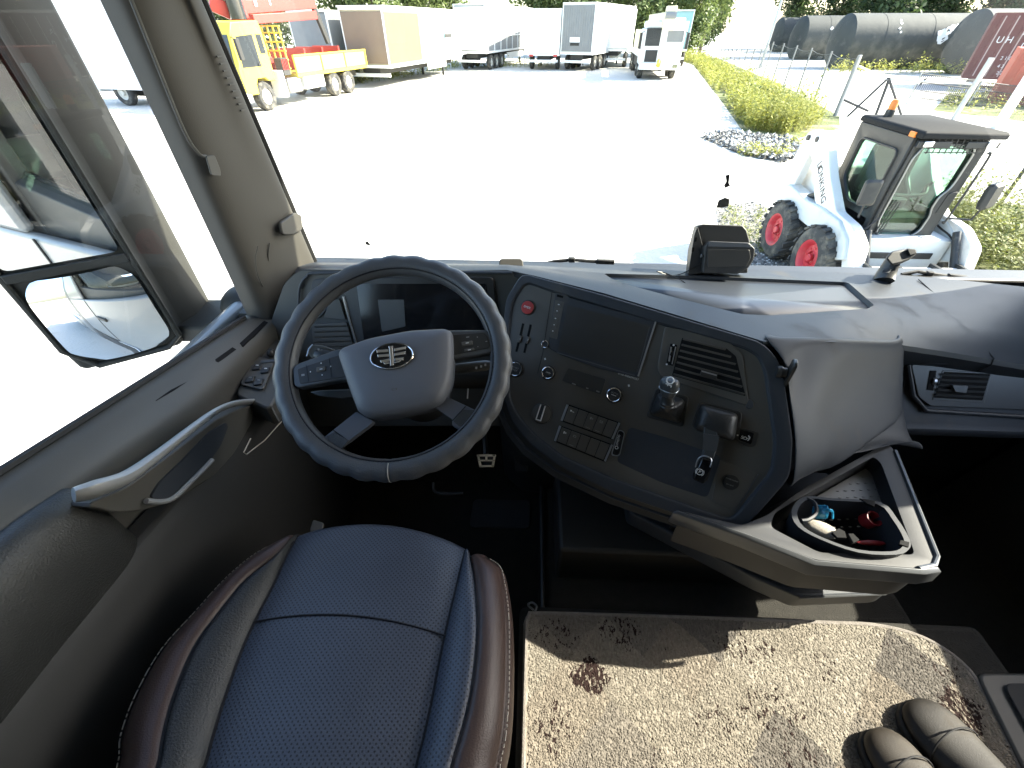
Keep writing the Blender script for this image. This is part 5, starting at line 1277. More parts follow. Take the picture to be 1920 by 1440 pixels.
M_tree2 = leafmat('dark_tree_leaf', (0.028, 0.052, 0.020), (0.075, 0.11, 0.035))
M_bark = mat('bark', (0.12, 0.10, 0.08), .9, bump=(20, 1, .03), var=(5, .4))
def weeds(name, fn, n_, h0, h1, lsz, m, gap=True):
    b = MB()
    for _ in range(n_):
        x, y = fn(); nz = noise.noise(V(x * .8, y * .8, 3.3)) + .6 * noise.noise(V(x * 2.3, y * 2.3, 7.1))
        if gap and nz < -.22: continue
        h = rnd.uniform(h0, h1) * max(.35, .85 + .75 * nz); lean = V(rnd.gauss(0, .15), rnd.gauss(0, .15), 1) * h
        p = V(x, y, 0)
        s_ = V(.004, .003, 0) * (h / .5 + .4); b.add([p - s_, p + s_, p + lean], [(0, 1, 2)])
        for k in range(rnd.randint(4, 7)):
            t = rnd.uniform(.15, 1); q = p + lean * t; a = rnd.uniform(0, 2 * pi); L_ = lsz * rnd.uniform(.6, 1.3); d = V(cos(a), sin(a), rnd.uniform(-.2, .9)).normalized() * L_; w = V(-sin(a), cos(a), rnd.uniform(-.3, .3)) * (L_ * .26)
            b.add([q, q + d * .5 + w, q + d, q + d * .5 - w], [(0, 1, 2, 3)])
    return tag(b.build(name, m, None, smooth=False), kind='stuff')
weeds('weeds', inpoly([(15, 62), (14.2, 48), (8.6, 23), (7.3, 17.2), (8.4, 16.4), (10.2, 18.4), (11.0, 21.3), (13.4, 33), (18.0, 58)]), 4600, .3, .8, .15, M_weed)
weeds('weeds', inpoly([(7.4, 17.2), (8.4, 16.2), (10.6, 18.2), (11.2, 20.5), (11.4, 25), (9.4, 24.5)]), 2600, .4, 1.0, .10, M_weed)
weeds('weeds', inpoly([(7.4, 17.2), (8.4, 16.2), (10.6, 18.2), (10.8, 20.5), (9.4, 24.5)]), 260, .9, 1.5, .13, M_weed2)
weeds('weeds', inpoly([(6.0, 4.4), (6.8, 7.2), (7.9, 9.0), (9.6, 9.4), (12, 8.2), (12, 3.4), (6.3, 3.4)]), 8200, .45, .95, .065, M_weed2)
weeds('weeds', inpoly([(17, 22), (22, 28), (40, 34), (46, 22), (30, 16), (19, 18.5)]), 2600, .2, .6, .13, M_weed)
weeds('weeds', inpoly([(21, 40), (24, 43), (40, 42), (44, 38), (30, 37.5)]), 900, .4, .9, .2, M_weed)
weeds('weeds', inpoly([(3.3, 6.2), (3.3, 7.4), (3.8, 8.9), (4.4, 9.1), (4.9, 7.8)]), 260, .06, .18, .05, M_weed2)
weeds('weeds', inpoly([(5.6, 13.4), (6.6, 12.9), (8.0, 13.8), (8.1, 15.2), (6.8, 14.4)]), 420, .1, .3, .08, M_weed)
weeds('weeds', inpoly([(-13, 27), (-9.4, 33), (-6, 44), (2, 45), (5, 44.5), (3, 46), (-7, 46), (-12, 32)]), 900, .2, .7, .16, M_weed)

# ================================================================ TREES
def crown_mesh(seedv, n_leaf, rx, rz_, z0, lsz, m):
    r_ = random.Random(seedv); b = MB(); cl = []
    for _ in range(34):
        th, ph = r_.uniform(0, 2 * pi), r_.uniform(-1, 1); q = (1 - ph * ph) ** .5; k = r_.uniform(.45, 1)
        cl.append((V(rx * q * cos(th) * k, rx * q * sin(th) * k, z0 + rz_ + rz_ * ph * k), r_.uniform(.7, 1.5)))
    for _ in range(n_leaf):
        c, s = r_.choice(cl); d = V(r_.gauss(0, 1), r_.gauss(0, 1), r_.gauss(0, 1)).normalized() * s * r_.uniform(.35, 1.05)
        p = c + d; L_ = lsz * r_.uniform(.6, 1.4)
        e = V(r_.gauss(0, 1), r_.gauss(0, 1), r_.gauss(0, .8)).normalized(); f = e.orthogonal().normalized()
        b.add([p - e * L_, p - f * L_ * .5, p + e * L_, p + f * L_ * .5], [(0, 1, 2, 3)])
    return b
def trunk_mesh(seedv, h):
    r_ = random.Random(seedv); b = MB()
    b.tube([V(0, 0, -.05), V(.05, .02, h * .3), V(-.05, .05, h * .6), V(.05, 0, h)], [.20, .15, .11, .05], 8)
    for _ in range(9):
        z = r_.uniform(h * .2, h * .8); a = r_.uniform(0, 2 * pi); l = r_.uniform(1, 2.2)
        b.tube([V(0, 0, z), V(cos(a) * l * .5, sin(a) * l * .5, z + l * .45), V(cos(a) * l, sin(a) * l, z + l * .9)], [.06, .04, .015], 5)
    return b
tree_kinds = []
for i, (rx, rz_, z0, m, lab) in enumerate(((2.6, 4.2, .9, M_tree, 'light'), (2.9, 4.8, 1.1, M_tree, 'broad'), (2.6, 5.0, 1.3, M_tree2, 'dark'))):
    tree_kinds.append((crown_mesh(40 + i, 6200, rx, rz_, z0, .20, m), trunk_mesh(60 + i, 7.5), m))
tproto = {}
def tree(x, y, kind, label, group, s=1.0, rot=0):
    if kind not in tproto:
        t = thing('leafy_tree', label, 'tree', (x, y, 0), rot, group)
        cb_, tb_, m = tree_kinds[kind]
        cb_.build('crown', m, t, smooth=False, world=False); tb_.build('trunk', M_bark, t, world=False)
        tproto[kind] = t
    else:
        t = copy_tree(tproto[kind]); t.location = (x, y, 0); t.rotation_euler = (0, 0, rot); t['label'] = label
        t['group'] = group
    t.scale = (s, s, s); return t
rnd = random.Random(5)
ORD = ['first', 'second', 'third', 'fourth', 'fifth', 'sixth', 'seventh', 'eighth', 'ninth', 'tenth', 'eleventh', 'twelfth', 'thirteenth', 'fourteenth', 'fifteenth', 'sixteenth', 'seventeenth']
ROWL = ['leafy tree standing %s from the left in the light green row behind the trailers' % q for q in ORD]
WOODL = ['dark green tree standing %s from the left in the wood behind the black tanks' % q for q in ORD]
gl = 'trees in the row behind the parked trailers'
for i, (x, y) in enumerate(((-52, 45), (-44, 50), (-37, 47), (-30, 52), (-24, 49), (-19.5, 55), (-15, 51), (-11.5, 56), (-9.2, 60), (0.5, 63), (4.2, 60), (7.6, 64), (11, 61), (14.2, 66), (17.2, 62), (20.5, 68), (23.5, 78))):
    tree(x, y, i % 2, ROWL[i], gl, rnd.uniform(.9, 1.15), rnd.uniform(0, 6))
gr_ = 'trees in the dark wood behind the tanks'
dark_xy = sorted(((36, 80), (39, 74), (43, 70), (46.5, 66), (50, 62), (53, 59), (57, 57), (61, 54), (65, 52), (45, 80), (52, 74), (58, 68), (64, 63), (70, 58), (41, 62), (36, 60)), key=lambda q: q[0] / q[1])
for i, (x, y) in enumerate(dark_xy):
    tree(x, y, 2, WOODL[i], gr_, rnd.uniform(.95, 1.25), rnd.uniform(0, 6))

# ================================================================ FENCE, GATE, POSTS
M_galv = mat('galvanised_steel', (0.42, 0.43, 0.43), .45, metal=.7)
M_post = mat('grey_post', (0.24, 0.24, 0.235), .6)
M_wire = mat('fence_wire', (0.14, 0.145, 0.145), .6)
f0, f1 = V(12.0, 20.3, 0), V(22.5, 66, 0)
fence = thing('chain_link_fence', 'long grey chain link fence running beside the weedy verge to the gate', 'fence', (f0 + f1) / 2)
fd = (f1 - f0).normalized(); FL = (f1 - f0).length; NP = 15
for k in range(NP):
    p = f0 + fd * (FL * k / (NP - 1)); tilt = V(rnd.uniform(-.04, .04), rnd.uniform(-.04, .04), 0)
    MB().tube([p, p + tilt + V(0, 0, 1.92)], (.038 if k else .05), 8).build('post', M_post, fence)
b = MB()
for k in range(NP - 1):
    a = f0 + fd * (FL * k / (NP - 1)); c = f0 + fd * (FL * (k + 1) / (NP - 1))
    b.tube([lerp(a, c, s) + V(0, 0, 1.84 - .10 * (1 - (2 * s - 1) ** 2)) for s in (0, .25, .5, .75, 1)], .008, 4)
b.build('top_wire', M_wire, fence)
b = MB(); st_ = .13; H = 1.75; nn = int(FL / st_)
for k in range(-int(H / st_), nn):                          # woven diamonds
    for sg in (1, -1):
        s0, s1 = k * st_, k * st_ + H
        z0, z1 = (0.05, H) if sg > 0 else (H, 0.05)
        if s0 < 0: z0 += (z1 - z0) * (-s0 / H); s0 = 0
        if s1 > FL: continue
        p, q = f0 + fd * s0 + V(0, 0, z0), f0 + fd * s1 + V(0, 0, z1); w = .0065
        nrm = V(fd.y, -fd.x, 0) * w; up = V(0, 0, w)
        b.add([p - up, p + up, q + up, q - up], [(0, 1, 2, 3)])
tag(b.build('wire_mesh', M_wire, fence, smooth=False), kind='stuff')
GP = Pl.of(V(12.02, 20.3, 0), V(16.06, 19.62, 0), V(12.02, 20.3, 2))
M_gate = mat('gate_tube', (0.045, 0.045, 0.045), .6)
gate = thing('yard_gate', 'dark tube gate with triangular bracing standing behind the small loader', 'gate', V(14, 20, 0))
def gt(a, b_, r, m=M_gate, nm='gate_tube'): return MB().tube([GP.at(*a), GP.at(*b_)], r, 8).build(nm, m, gate)
gt((1614, 103), (1566, 219), .06, M_galv, 'gate_post'); gt((1610, 124), (1664, 150), .035, M_galv); gt((1664, 149), (1822, 157), .035, M_galv)
gt((1566, 240), (1666, 146), .042); gt((1666, 146), (1690, 216), .042); gt((1668, 146), (1636, 232), .05); gt((1580, 186), (1628, 208), .042)
gt((1860, 108), (1782, 232), .085, M_galv, 'gate_post'); gt((1690, 216), (1780, 236), .03); gt((1738, 146), (1722, 162), .02)
BP = Pl.of(V(19, 23.5, 0), V(30, 22.4, 0), V(19, 23.5, 2))
bf = thing('mesh_fence_panel', 'low fence panel of close vertical wires in front of the big tanks', 'fence', V(22, 23.3, 0))
b = MB()
for k in range(64):
    u = 1727 + k * 3.6; vt = 138 + (u - 1727) * .13; w = .020
    p, q = BP.at(u, vt), BP.at(u - (u - 960) * .064, vt + 46); p, q = p, V(p.x, p.y, max(.15, q.z)); b.add([p - V(w, 0, 0), p + V(w, 0, 0), q + V(w, 0, 0), q - V(w, 0, 0)], [(0, 1, 2, 3)])
tag(b.build('vertical_wire', M_gate, bf, smooth=False), kind='stuff')
for dv in (0, 16, 32, 46): MB().tube([BP.at(1727, 138 + dv), BP.at(1955, 168 + dv)], .018, 6).build('panel_rail', M_gate, bf)
for u in (1727, 1840, 1953): p = BP.at(u, 140 + (u - 1727) * .13); MB().tube([V(p.x, p.y, 0), V(p.x, p.y, p.z + .06)], .03, 8).build('panel_post', M_galv, bf)
def post(label, u, v, top, r, m, name='post', cat='post'):
    p = G(u, v); d = ray(*top); t = ((p - CAM).xy.length) / d.xy.length; zt_ = (CAM + d * t).z
    o = MB().lathe(p, (0, 0, 1), [(r * 1.05, 0), (r, .05), (r, zt_ - .02), (r * .8, zt_), (0, zt_)], 14).build(name, m, None); tag(o, label, cat); return o
M_wpost = mat('white_post', (0.74, 0.75, 0.73), .5)
post('thick white post standing behind the loader roof at the right edge', 1868, 240, (1936, 124), .15, M_wpost, 'gate_post')
post('thin dark leaning pole in the weeds right of the loader', 1858, 405, (1935, 270), .03, M_gate, 'pole', 'pole')
lp = thing('lamp_pole', 'tall pale lamp pole rising behind the chain link fence', 'lamp pole', V(18.9, 45, 0))
MB().tube([V(18.9, 45, 0), V(18.95, 45, 4), V(19.0, 45, 9)], [.11, .10, .07], 10).build('pole_shaft', M_galv, lp)
MB().box((19.0, 44.4, 9.05), (.25, 1.1, .12)).build('lamp_head', M_galv, lp, bevel=.03)
MB().lathe((18.9, 45, 0), (0, 0, 1), [(.18, 0), (.18, .25), (.12, .3)], 12).build('pole_foot', M_galv, lp)

# ================================================================ TANKS AND CONTAINERS
M_tank = mat('tank_black', (0.052, 0.056, 0.052), .75, bump=(2, .3, .05), var=(.6, .35), dirt=((.17, .165, .14), .5, .52, .8))
M_tend = mat('tank_end', (0.046, 0.050, 0.047), .75, var=(.8, .35), dirt=((.13, .125, .11), 1.2, .55, .8))
def tank(label, x, y, r, L_, ang, seedv):
    t = thing('storage_tank', label, 'tank', (x, y, 0), ang, 'black tanks lying beyond the fence')
    c = V(0, 0, r + .02)
    MB().lathe(c, (1, 0, 0), [(r, 0), (r, L_)], 48).build('tank_shell', M_tank, t, world=False)
    MB().lathe(c, (1, 0, 0), [(.02, -.42), (r * .35, -.39), (r * .65, -.30), (r * .85, -.18), (r * .96, -.07), (r, 0)], 48).build('tank_end', M_tend, t, world=False)
    MB().lathe(c, (1, 0, 0), [(r, L_), (r * .85, L_ + .2), (r * .4, L_ + .4), (.02, L_ + .42)], 48).build('tank_end', M_tend, t, world=False)
    for k in (.2, .5, .8):
        MB().lathe(c, (1, 0, 0), [(r + .012, L_ * k - .05), (r + .012, L_ * k + .05), (r + .002, L_ * k + .05)], 48).build('weld_band', M_tank, t, world=False)
        MB().bx(L_ * k - .25, L_ * k + .25, -r * .8, r * .8, 0, .34).build('saddle', M_tend, t, world=False)
    return t, c
t1, c1_ = tank('nearest black tank, its rounded end half hidden by the dark red container', 30.6, 40.0, 1.80, 12, .02, 1)
t2, c2_ = tank('second black tank from the right, with a white paint blot on its side', 24.6, 45.0, 1.72, 12, .02, 2)
t3, c3_ = tank('third black tank from the right, with a white scrawl on its side', 26.8, 57.0, 1.72, 11, .02, 3)
t4, c4_ = tank('farthest and smallest looking black tank by the dark trees', 31.5, 73.0, 1.72, 10, .02, 4)
def blot(t, c, r, x0, a0, pieces, seedv):
    r_ = random.Random(seedv)
    for dx, da, s in pieces:
        pts = []
        for k in range(9):
            q = 2 * pi * k / 9; rr = s * r_.uniform(.6, 1.15)
            x, a = x0 + dx + rr * cos(q), a0 + da + rr * sin(q) / r
            pts.append(c + V(x, -(r + .012) * cos(a), (r + .012) * sin(a)))
        MB().prism(pts, V(0, .008, 0)).build('paint_mark', M_white, t, world=False)
blot(t2, c2_, 1.72, 6.6, .28, [(0, 0, .45), (.35, .16, .30), (.7, .24, .28), (1.05, .3, .25), (.1, -.16, .40), (-.25, .06, .22)], 4)
blot(t2, c2_, 1.72, 3.3, .75, [(0, .1, .10), (.05, -.05, .12), (-.05, -.25, .10), (.1, -.4, .09)], 8)
blot(t3, c3_, 1.72, 3.2, .35, [(-1, .1, .16), (-.7, -.05, .18), (-.5, .15, .14), (-.2, 0, .2), (.1, .12, .15), (.4, -.08, .2), (.7, .1, .15), (1, .05, .18), (1.3, .15, .14), (.2, -.2, .12), (-.3, -.18, .12)], 6)
blot(t1, c1_, 1.80, 2.6, .55, [(0, 0, .16), (-.1, .16, .09), (-.2, .3, .08)], 9)
M_cred = mat('container_maroon', (0.105, 0.020, 0.020), .6, var=(.8, .3), dirt=((.16, .10, .075), 1.5, .55, .8))
M_cred_d = mat('container_rib', (0.42, 0.33, 0.30), .6)
M_corg = mat('container_orange', (0.46, 0.085, 0.045), .6, var=(.8, .25), dirt=((.42, .22, .13), 1.2, .55, .8))
def container(label, p, ang, L_, H, m, ribs, mr, z0):
    t = thing('shipping_container', label, 'container', (p[0], p[1], z0), ang, None)
    MB().bx(0, L_, .05, 2.43, 0, H).build('container_body', m, t, world=False)
    for z in (.06, H - .06): MB().bx(0, L_, .0, .06, z - .06, z + .06).build('side_rail', m, t, world=False)
    for x in (.05, L_ - .05): MB().bx(x - .06, x + .06, -.005, .07, 0, H).build('corner_post', m, t, world=False)
    for k in range(ribs):
        x = .12 + (L_ - .24) * (k + .5) / ribs
        MB().prism([V(x - .11, .05, .13), V(x - .07, .012, .13), V(x + .03, .012, .13), V(x + .07, .05, .13)], V(0, 0, H - .26)).build('side_rib', m, t, world=False)
        MB().bx(x + .032, x + .088, .008, .05, .13, H - .13).build('rib_edge', mr, t, world=False)
    return t
ct = container('dark maroon shipping container with pale ribs and white letters, leaning into the right edge', (24.7, 31.2), radians(-36), 6, 2.85, M_cred, 11, M_cred_d, .42)
for body, x, z, h in (('U', .72, 1.72, .40), ('H', 1.10, 1.72, .40), ('A', 1.62, 2.05, .40), ('0', 1.80, 1.5, .40), ('2 1 0', 1.40, .95, .22), ('4 3 1 0', 1.55, .60, .22), ('2 2 G', 1.60, .30, .20)):
    text('container_letters', body, WM[ct.name] @ V(x, -.004, z), WM[ct.name].to_3x3() @ V(1, 0, 0), (0, 0, 1), h, M_white, ct, .004)
for x in (.4, 2.5, 4.6): MB().bx(x, x + .4, .2, 2.2, -.42, -.002).build('support_block', M_stone1, ct, world=False)
container('bright orange red container with worn paint in front of the maroon one', (21.2, 24.4), radians(-36), 6, 2.0, M_corg, 10, M_corg, 0)

# ================================================================ SKID STEER LOADER
M_lw = mat('loader_white', (0.80, 0.79, 0.75), .38, coat=.2, dirt=((.45, .42, .34), 2.2, .58, .9))
M_lwb = mat('loader_fender', (0.60, 0.63, 0.62), .42, dirt=((.36, .34, .28), 2.4, .55, .85))
M_lblk = mat('loader_black', (0.032, 0.032, 0.030), .5, dirt=((.14, .13, .10), 2, .55, .9))
M_lroof = mat('loader_roof', (0.016, 0.016, 0.016), .8, spec=.2)
M_lblk2 = mat('loader_frame', (0.022, 0.023, 0.023), .45, dirt=((.20, .19, .16), 9, .60, .75))
M_tyre = mat('tyre_rubber', (0.040, 0.040, 0.038), .85, bump=(40, .4, .004), dirt=((.20, .18, .14), 5, .48, .72))
M_rim = mat('red_rim', (0.52, 0.035, 0.045), .45, dirt=((.30, .14, .10), 6, .55, .85))
M_steel = mat('dull_steel', (0.30, 0.30, 0.29), .4, metal=.8)
M_orange = mat('orange_lens', (0.75, 0.22, 0.03), .3)
G_cab = glass('loader_glass', (0.72, 0.84, 0.78), .06)
XF = 3.72                                        # outer face of the near side tyres
LC = V(4.60, 6.05, 0)
ld = thing('skid_steer_loader', 'small white skid steer loader with black cab and red wheel rims parked facing the truck', 'loader', LC)
def loader_wheel(x, y, sgn):
    c = V(x, y, .405); o_ = V(sgn, 0, 0)
    w = MB().lathe(c - o_ * .15, o_, [(.22, 0), (.34, .0), (.385, .03), (.395, .07), (.395, .23), (.385, .27), (.34, .30), (.235, .295), (.225, .27), (.225, .05)], 40, caps=False).build('wheel', M_tyre, ld)
    lug = MB()
    for k in range(20):
        for s_ in (-1, 1):
            a = 2 * pi * (k + (.5 if s_ > 0 else 0)) / 20
            rd, td = V(0, cos(a), sin(a)), V(0, -sin(a), cos(a))
            pc = c + rd * .402 + o_ * (s_ * .075)
            lug.box(pc, (.150, .062, .030), ((o_ * .93 + td * (s_ * .38)).normalized(), (td * .93 - o_ * (s_ * .38)).normalized(), rd))
    tag(lug.build('tyre_lug', M_tyre, w), kind='stuff')
    r = MB().lathe(c + o_ * .04, o_, [(0, .02), (.075, .02), (.085, .05), (.10, .035), (.17, .03), (.19, .07), (.215, .095), (.232, .10), (.236, .085), (.236, -.02)], 36).build('rim', M_rim, w)
    nb = MB()
    for k in range(8):
        a = 2 * pi * k / 8
        nb.lathe(c + o_ * .07 + V(0, cos(a), sin(a)) * .125, o_, [(.013, 0), (.013, .014), (0, .014)], 8)
    tag(nb.build('wheel_nut', M_rim, w), kind='stuff')
    MB().lathe(c + o_ * .085, o_, [(.05, 0), (.05, .03), (.04, .04), (0, .04)], 20).build('hub', M_rim, w)
for sx in (-1, 1):
    for y in (5.60, 6.62): loader_wheel(LC.x + sx * .73, y, sx)
lb = lambda n_, x0, x1, y0, y1, z0, z1, m, bv=.015: MB().bx(x0, x1, y0, y1, z0, z1).build(n_, m, ld, bevel=bv)
lb('chassis', 4.06, 5.14, 5.25, 7.0, .22, .80, M_lwb)
lb('engine_cover', 4.10, 5.10, 6.62, 7.25, .55, 1.32, M_lw, .05)
for s_ in (-1, 1):                                # rounded fenders above the wheels
    x0 = LC.x + s_ * .56; pts = [(5.10, .60), (5.22, .80), (5.5, .93), (5.9, .95), (6.3, .93), (6.9, .98), (7.1, .9), (7.1, .70), (6.0, .66), (5.3, .50)]
    MB().prism([V(x0, y, z) for y, z in pts], V(s_ * .20, 0, 0)).build('fender', M_lwb, ld, bevel=.02, seg=3)
# cab: posts, roof, windows, floor
CX0, CX1, CY0, CY1 = 4.17, 4.99, 5.44, 6.44
lb('cab_base', CX0, CX1, CY0 + .05, CY1, .62, .98, M_lblk)
for x in (CX0, CX1):
    s_ = 1 if x == CX0 else -1
    side = MB().prism([V(x, y, z) for y, z in ((CY0, .80), (CY0, 1.86), (CY1, 1.86), (CY1, 1.0), (CY1 - .1, .80))], V(.045 * s_, 0, 0)).build('side_panel', M_lblk, ld)
    cut(side, MB().prism(rounded([V(x - .1, y, z) for y, z in ((CY0 + .14, 1.06), (CY0 + .14, 1.70), (CY1 - .16, 1.70), (CY1 - .16, 1.26), (CY1 - .45, 1.04))], .08, 5), V(.25, 0, 0)).build('cutter', M_lblk))
    side.modifiers.new('b', 'BEVEL').width = .008
    MB().prism(rounded([V(x + .02 * s_, y, z) for y, z in ((CY0 + .13, 1.05), (CY0 + .13, 1.71), (CY1 - .15, 1.71), (CY1 - .15, 1.25), (CY1 - .44, 1.03))], .08, 5), V(.004, 0, 0)).build('side_window', G_cab, ld)
    MB().tube(rounded([V(x - .003 * s_, y, z) for y, z in ((CY0 + .13, 1.05), (CY0 + .13, 1.71), (CY1 - .15, 1.71), (CY1 - .15, 1.25), (CY1 - .44, 1.03))], .08, 5), .012, 6, closed=True).build('window_seal', M_lblk2, ld)
lb('rear_panel', CX0, CX1, CY1 - .03, CY1, .98, 1.25, M_lblk); lb('rear_header', CX0, CX1, CY1 - .03, CY1, 1.70, 1.84, M_lblk)
MB().prism([V(CX0 + .05, CY1 - .015, 1.25), V(CX1 - .05, CY1 - .015, 1.25), V(CX1 - .05, CY1 - .015, 1.70), V(CX0 + .05, CY1 - .015, 1.70)], V(0, .004, 0)).build('rear_window', G_cab, ld)
rf = [(CX0 - .015, CY0 - .13), (CX1 + .05, CY0 - .13), (CX1 + .02, CY1 + .04), (CX0 + .0, CY1 + .04)]
MB().loft([[V(x, y, z) for x, y in rf] for z in (1.862, 1.915)] + [[V(lerp(x, 4.58, .05), lerp(y, 5.95, .05), 1.935) for x, y in rf]]).build('roof', M_lroof, ld, bevel=.012)
for s_ in (-1, 1): lb('roof_visor', 4.58 + s_ * .25 - .17, 4.58 + s_ * .25 + .17, CY0 - .125, CY0 - .10, 1.78, 1.84, M_lblk2, .004); lb('work_light', 4.58 + s_ * .33 - .05, 4.58 + s_ * .33 + .05, CY0 - .145, CY0 - .126, 1.79, 1.845, M_chrome, .006)
gr = MB()
for k in range(9): gr.bx(4.30 + .065 * k, 4.308 + .065 * k, CY0 - .10, CY0 - .092, 1.72, 1.86)
for z in (1.73, 1.77, 1.81): gr.bx(4.28, 4.86, CY0 - .10, CY0 - .092, z, z + .008)
tag(gr.build('roof_grille', M_lblk2, ld), kind='stuff')
lb('side_marker', CX0 - .03, CX0 - .002, CY0 - .02, CY0 + .07, 1.86, 1.91, M_orange, .004)
bc0 = V(4.36, 6.28, 1.935)
MB().lathe(bc0, (0, 0, 1), [(.05, 0), (.05, .07), (.04, .075)], 16).build('beacon_base', M_lblk2, ld); MB().lathe(bc0 + V(0, 0, .075), (0, 0, 1), [(.042, 0), (.042, .08), (.03, .10), (0, .10)], 16).build('beacon_lens', M_orange, ld)
# front door frame with rounded glass
FP = Pl(V(4.58, CY0 - .02, 1.3), V(0, -1, 0))
do = [(4.20, .72), (4.19, 1.40), (4.21, 1.845), (4.95, 1.845), (4.985, 1.74), (4.985, .74)]
di = [(4.32, .80), (4.255, .98), (4.245, 1.66), (4.30, 1.79), (4.80, 1.80), (4.87, 1.73), (4.865, 1.42), (4.85, 1.34), (4.79, 1.26), (4.785, 1.12), (4.82, 1.04), (4.81, .86), (4.74, .79)]
dp = MB().prism([V(x, CY0 - .03, z) for x, z in do], V(0, .05, 0)).build('front_door', M_lblk2, ld)
cut(dp, MB().prism(rounded([V(x, CY0 - .2, z) for x, z in di], .05, 5), V(0, .4, 0)).build('cutter', M_lblk2)); dp.modifiers.new('b', 'BEVEL').width = .01
MB().prism(rounded([V(x, CY0 - .004, z) for x, z in di], .05, 5), V(0, .004, 0)).build('door_glass', G_cab, ld)
MB().tube(rounded([V(x, CY0 - .034, z) for x, z in di], .05, 5), .010, 6, closed=True).build('glass_seal', M_steel, ld)
MB().prism(rounded([V(x, CY0 - .045, z) for x, z in ((4.86, 1.06), (4.96, 1.08), (4.96, 1.32), (4.87, 1.30))], .02), V(0, .02, 0)).build('door_latch', M_lblk, ld, bevel=.006)
MB().tube(smooth_path([V(x, CY0 - .06, z) for x, z in ((4.99, .98), (5.02, 1.02), (5.03, 1.66), (4.99, 1.72))], 5), .012, 8).build('grab_rail', M_lblk2, ld)
MB().tube([V(x, CY0 - .06, z) for x, z in ((4.18, .80), (4.18, 1.78))], .012, 8).build('grab_rail', M_lblk2, ld)
for x in (4.28, 4.315, 4.35): MB().tube([V(x, CY0 - .045, .82), V(x + .03, CY0 - .045, 1.20)], .007, 6).build('door_wiper', M_lblk2, ld)
for k in range(6): MB().lathe(V(4.30 + .06 * k, CY0 - .031, .76 + .015 * (k % 2)), (0, -1, 0), [(.009, 0), (.009, .006), (0, .006)], 8).build('rivet', M_steel, ld)
# inside the cab
MB().loft([rounded([V(x, y, z) for x, y in ((4.36, 5.80), (4.80, 5.80), (4.80, 6.28), (4.36, 6.28))], .06) for z in (1.0, 1.10)]).build('seat_cushion', M_lblk, ld)
MB().loft([rounded([V(x, 6.22 + .08 * (z - 1.1), z) for x, z in ((4.38, 1.10), (4.78, 1.10), (4.74, 1.66), (4.42, 1.66))], .08), rounded([V(x, 6.32 + .08 * (z - 1.1), z) for x, z in ((4.38, 1.10), (4.78, 1.10), (4.74, 1.66), (4.42, 1.66))], .08)]).build('seat_back', M_lblk, ld)
for x in (4.32, 4.84): MB().tube([V(x, 5.75, .95), V(x, 5.72, 1.28), V(x, 5.66, 1.36)], .018, 8).build('joystick', M_lblk2, ld)
MB().tube(smooth_path([V(4.34, 5.70, 1.30), V(4.40, 5.62, 1.22), V(4.76, 5.62, 1.22), V(4.82, 5.70, 1.30)], 5), .02, 8).build('lap_bar', M_lblk2, ld)
# lift arms, pivot towers and cylinders
def larm(x0, dx, near):
    s_ = 1 if dx > 0 else -1
    a = MB().prism(rounded([V(x0, y, z) for y, z in ((6.92, 1.60), (6.72, 1.72), (6.55, 1.68), (6.15, 1.30), (5.70, .98), (5.30, .94), (5.02, .80), (4.90, .42), (5.02, .36), (5.20, .58), (5.42, .70), (5.85, .74), (6.25, .98), (6.66, 1.36), (6.80, 1.42))], .06, 4), V(dx, 0, 0)).build('lift_arm', M_lw, ld, bevel=.014, seg=3)
    MB().prism(rounded([V(x0 + .012 * s_, y, z) for y, z in ((7.05, 1.64), (6.86, 1.70), (6.80, 1.50), (6.86, 1.10), (6.94, .70), (7.22, .62), (7.30, .80), (7.20, 1.20))], .05, 4), V(dx * .9, 0, 0)).build('arm_tower', M_lw, ld, bevel=.014, seg=3)
    for y, z in ((6.74, 1.60), (6.97, 1.58), (5.0, .42)): MB().lathe(V(x0 - .012 * s_, y, z), V(s_, 0, 0), [(.035, 0), (.035, abs(dx) + .024), (0, abs(dx) + .024)], 14).build('pivot_pin', M_lblk2, a)
    cx = x0 + dx * .5
    MB().tube([V(cx, 6.78, .78), V(cx, 6.30, 1.02)], .038, 10).build('lift_cylinder', M_lblk2, ld); MB().tube([V(cx, 6.32, 1.01), V(cx, 6.0, 1.12)], .02, 8).build('cylinder_rod', M_chrome, ld)
    MB().tube([V(x0 + dx + .06 * s_, 5.26, .90), V(x0 + dx + .06 * s_, 4.98, .52)], .040, 10).build('tilt_cylinder', M_lblk2, ld); MB().tube([V(x0 + dx + .06 * s_, 5.0, .54), V(x0 + dx + .06 * s_, 4.88, .34)], .022, 8).build('cylinder_rod', M_chrome, ld)
    MB().tube(smooth_path([V(x0 + dx + .02 * s_, y, z) for y, z in ((6.4, .95), (6.0, 1.0), (5.6, .86), (5.3, .80), (5.1, .6))], 4), .012, 6).build('hydraulic_hose', M_rubber, ld)
larm(XF + .17, .13, True); larm(5.48 - .17, -.13, False)
ta = V(XF + .167, 6.38, 1.30); tdn = V(0, -.77, -.64)
text('arm_print', 'LONKING', ta + V(0, -.14, -.118), tdn, V(0, -.64, .77), .13, M_lblk2, ld, .0015, 1.05)
mk = ta - tdn * .24 + V(0, -.14, -.118)
for q in ((0, 0, .010, .07), (.022, .028, .045, .012), (.022, 0, .040, .010), (.022, -.028, .045, .012)):
    MB().box(mk + tdn * q[0] + V(0, -.64, .77) * q[1], (.003, q[2], q[3]), (V(1, 0, 0), tdn, V(0, -.64, .77))).build('arm_logo', M_lblk2, ld)
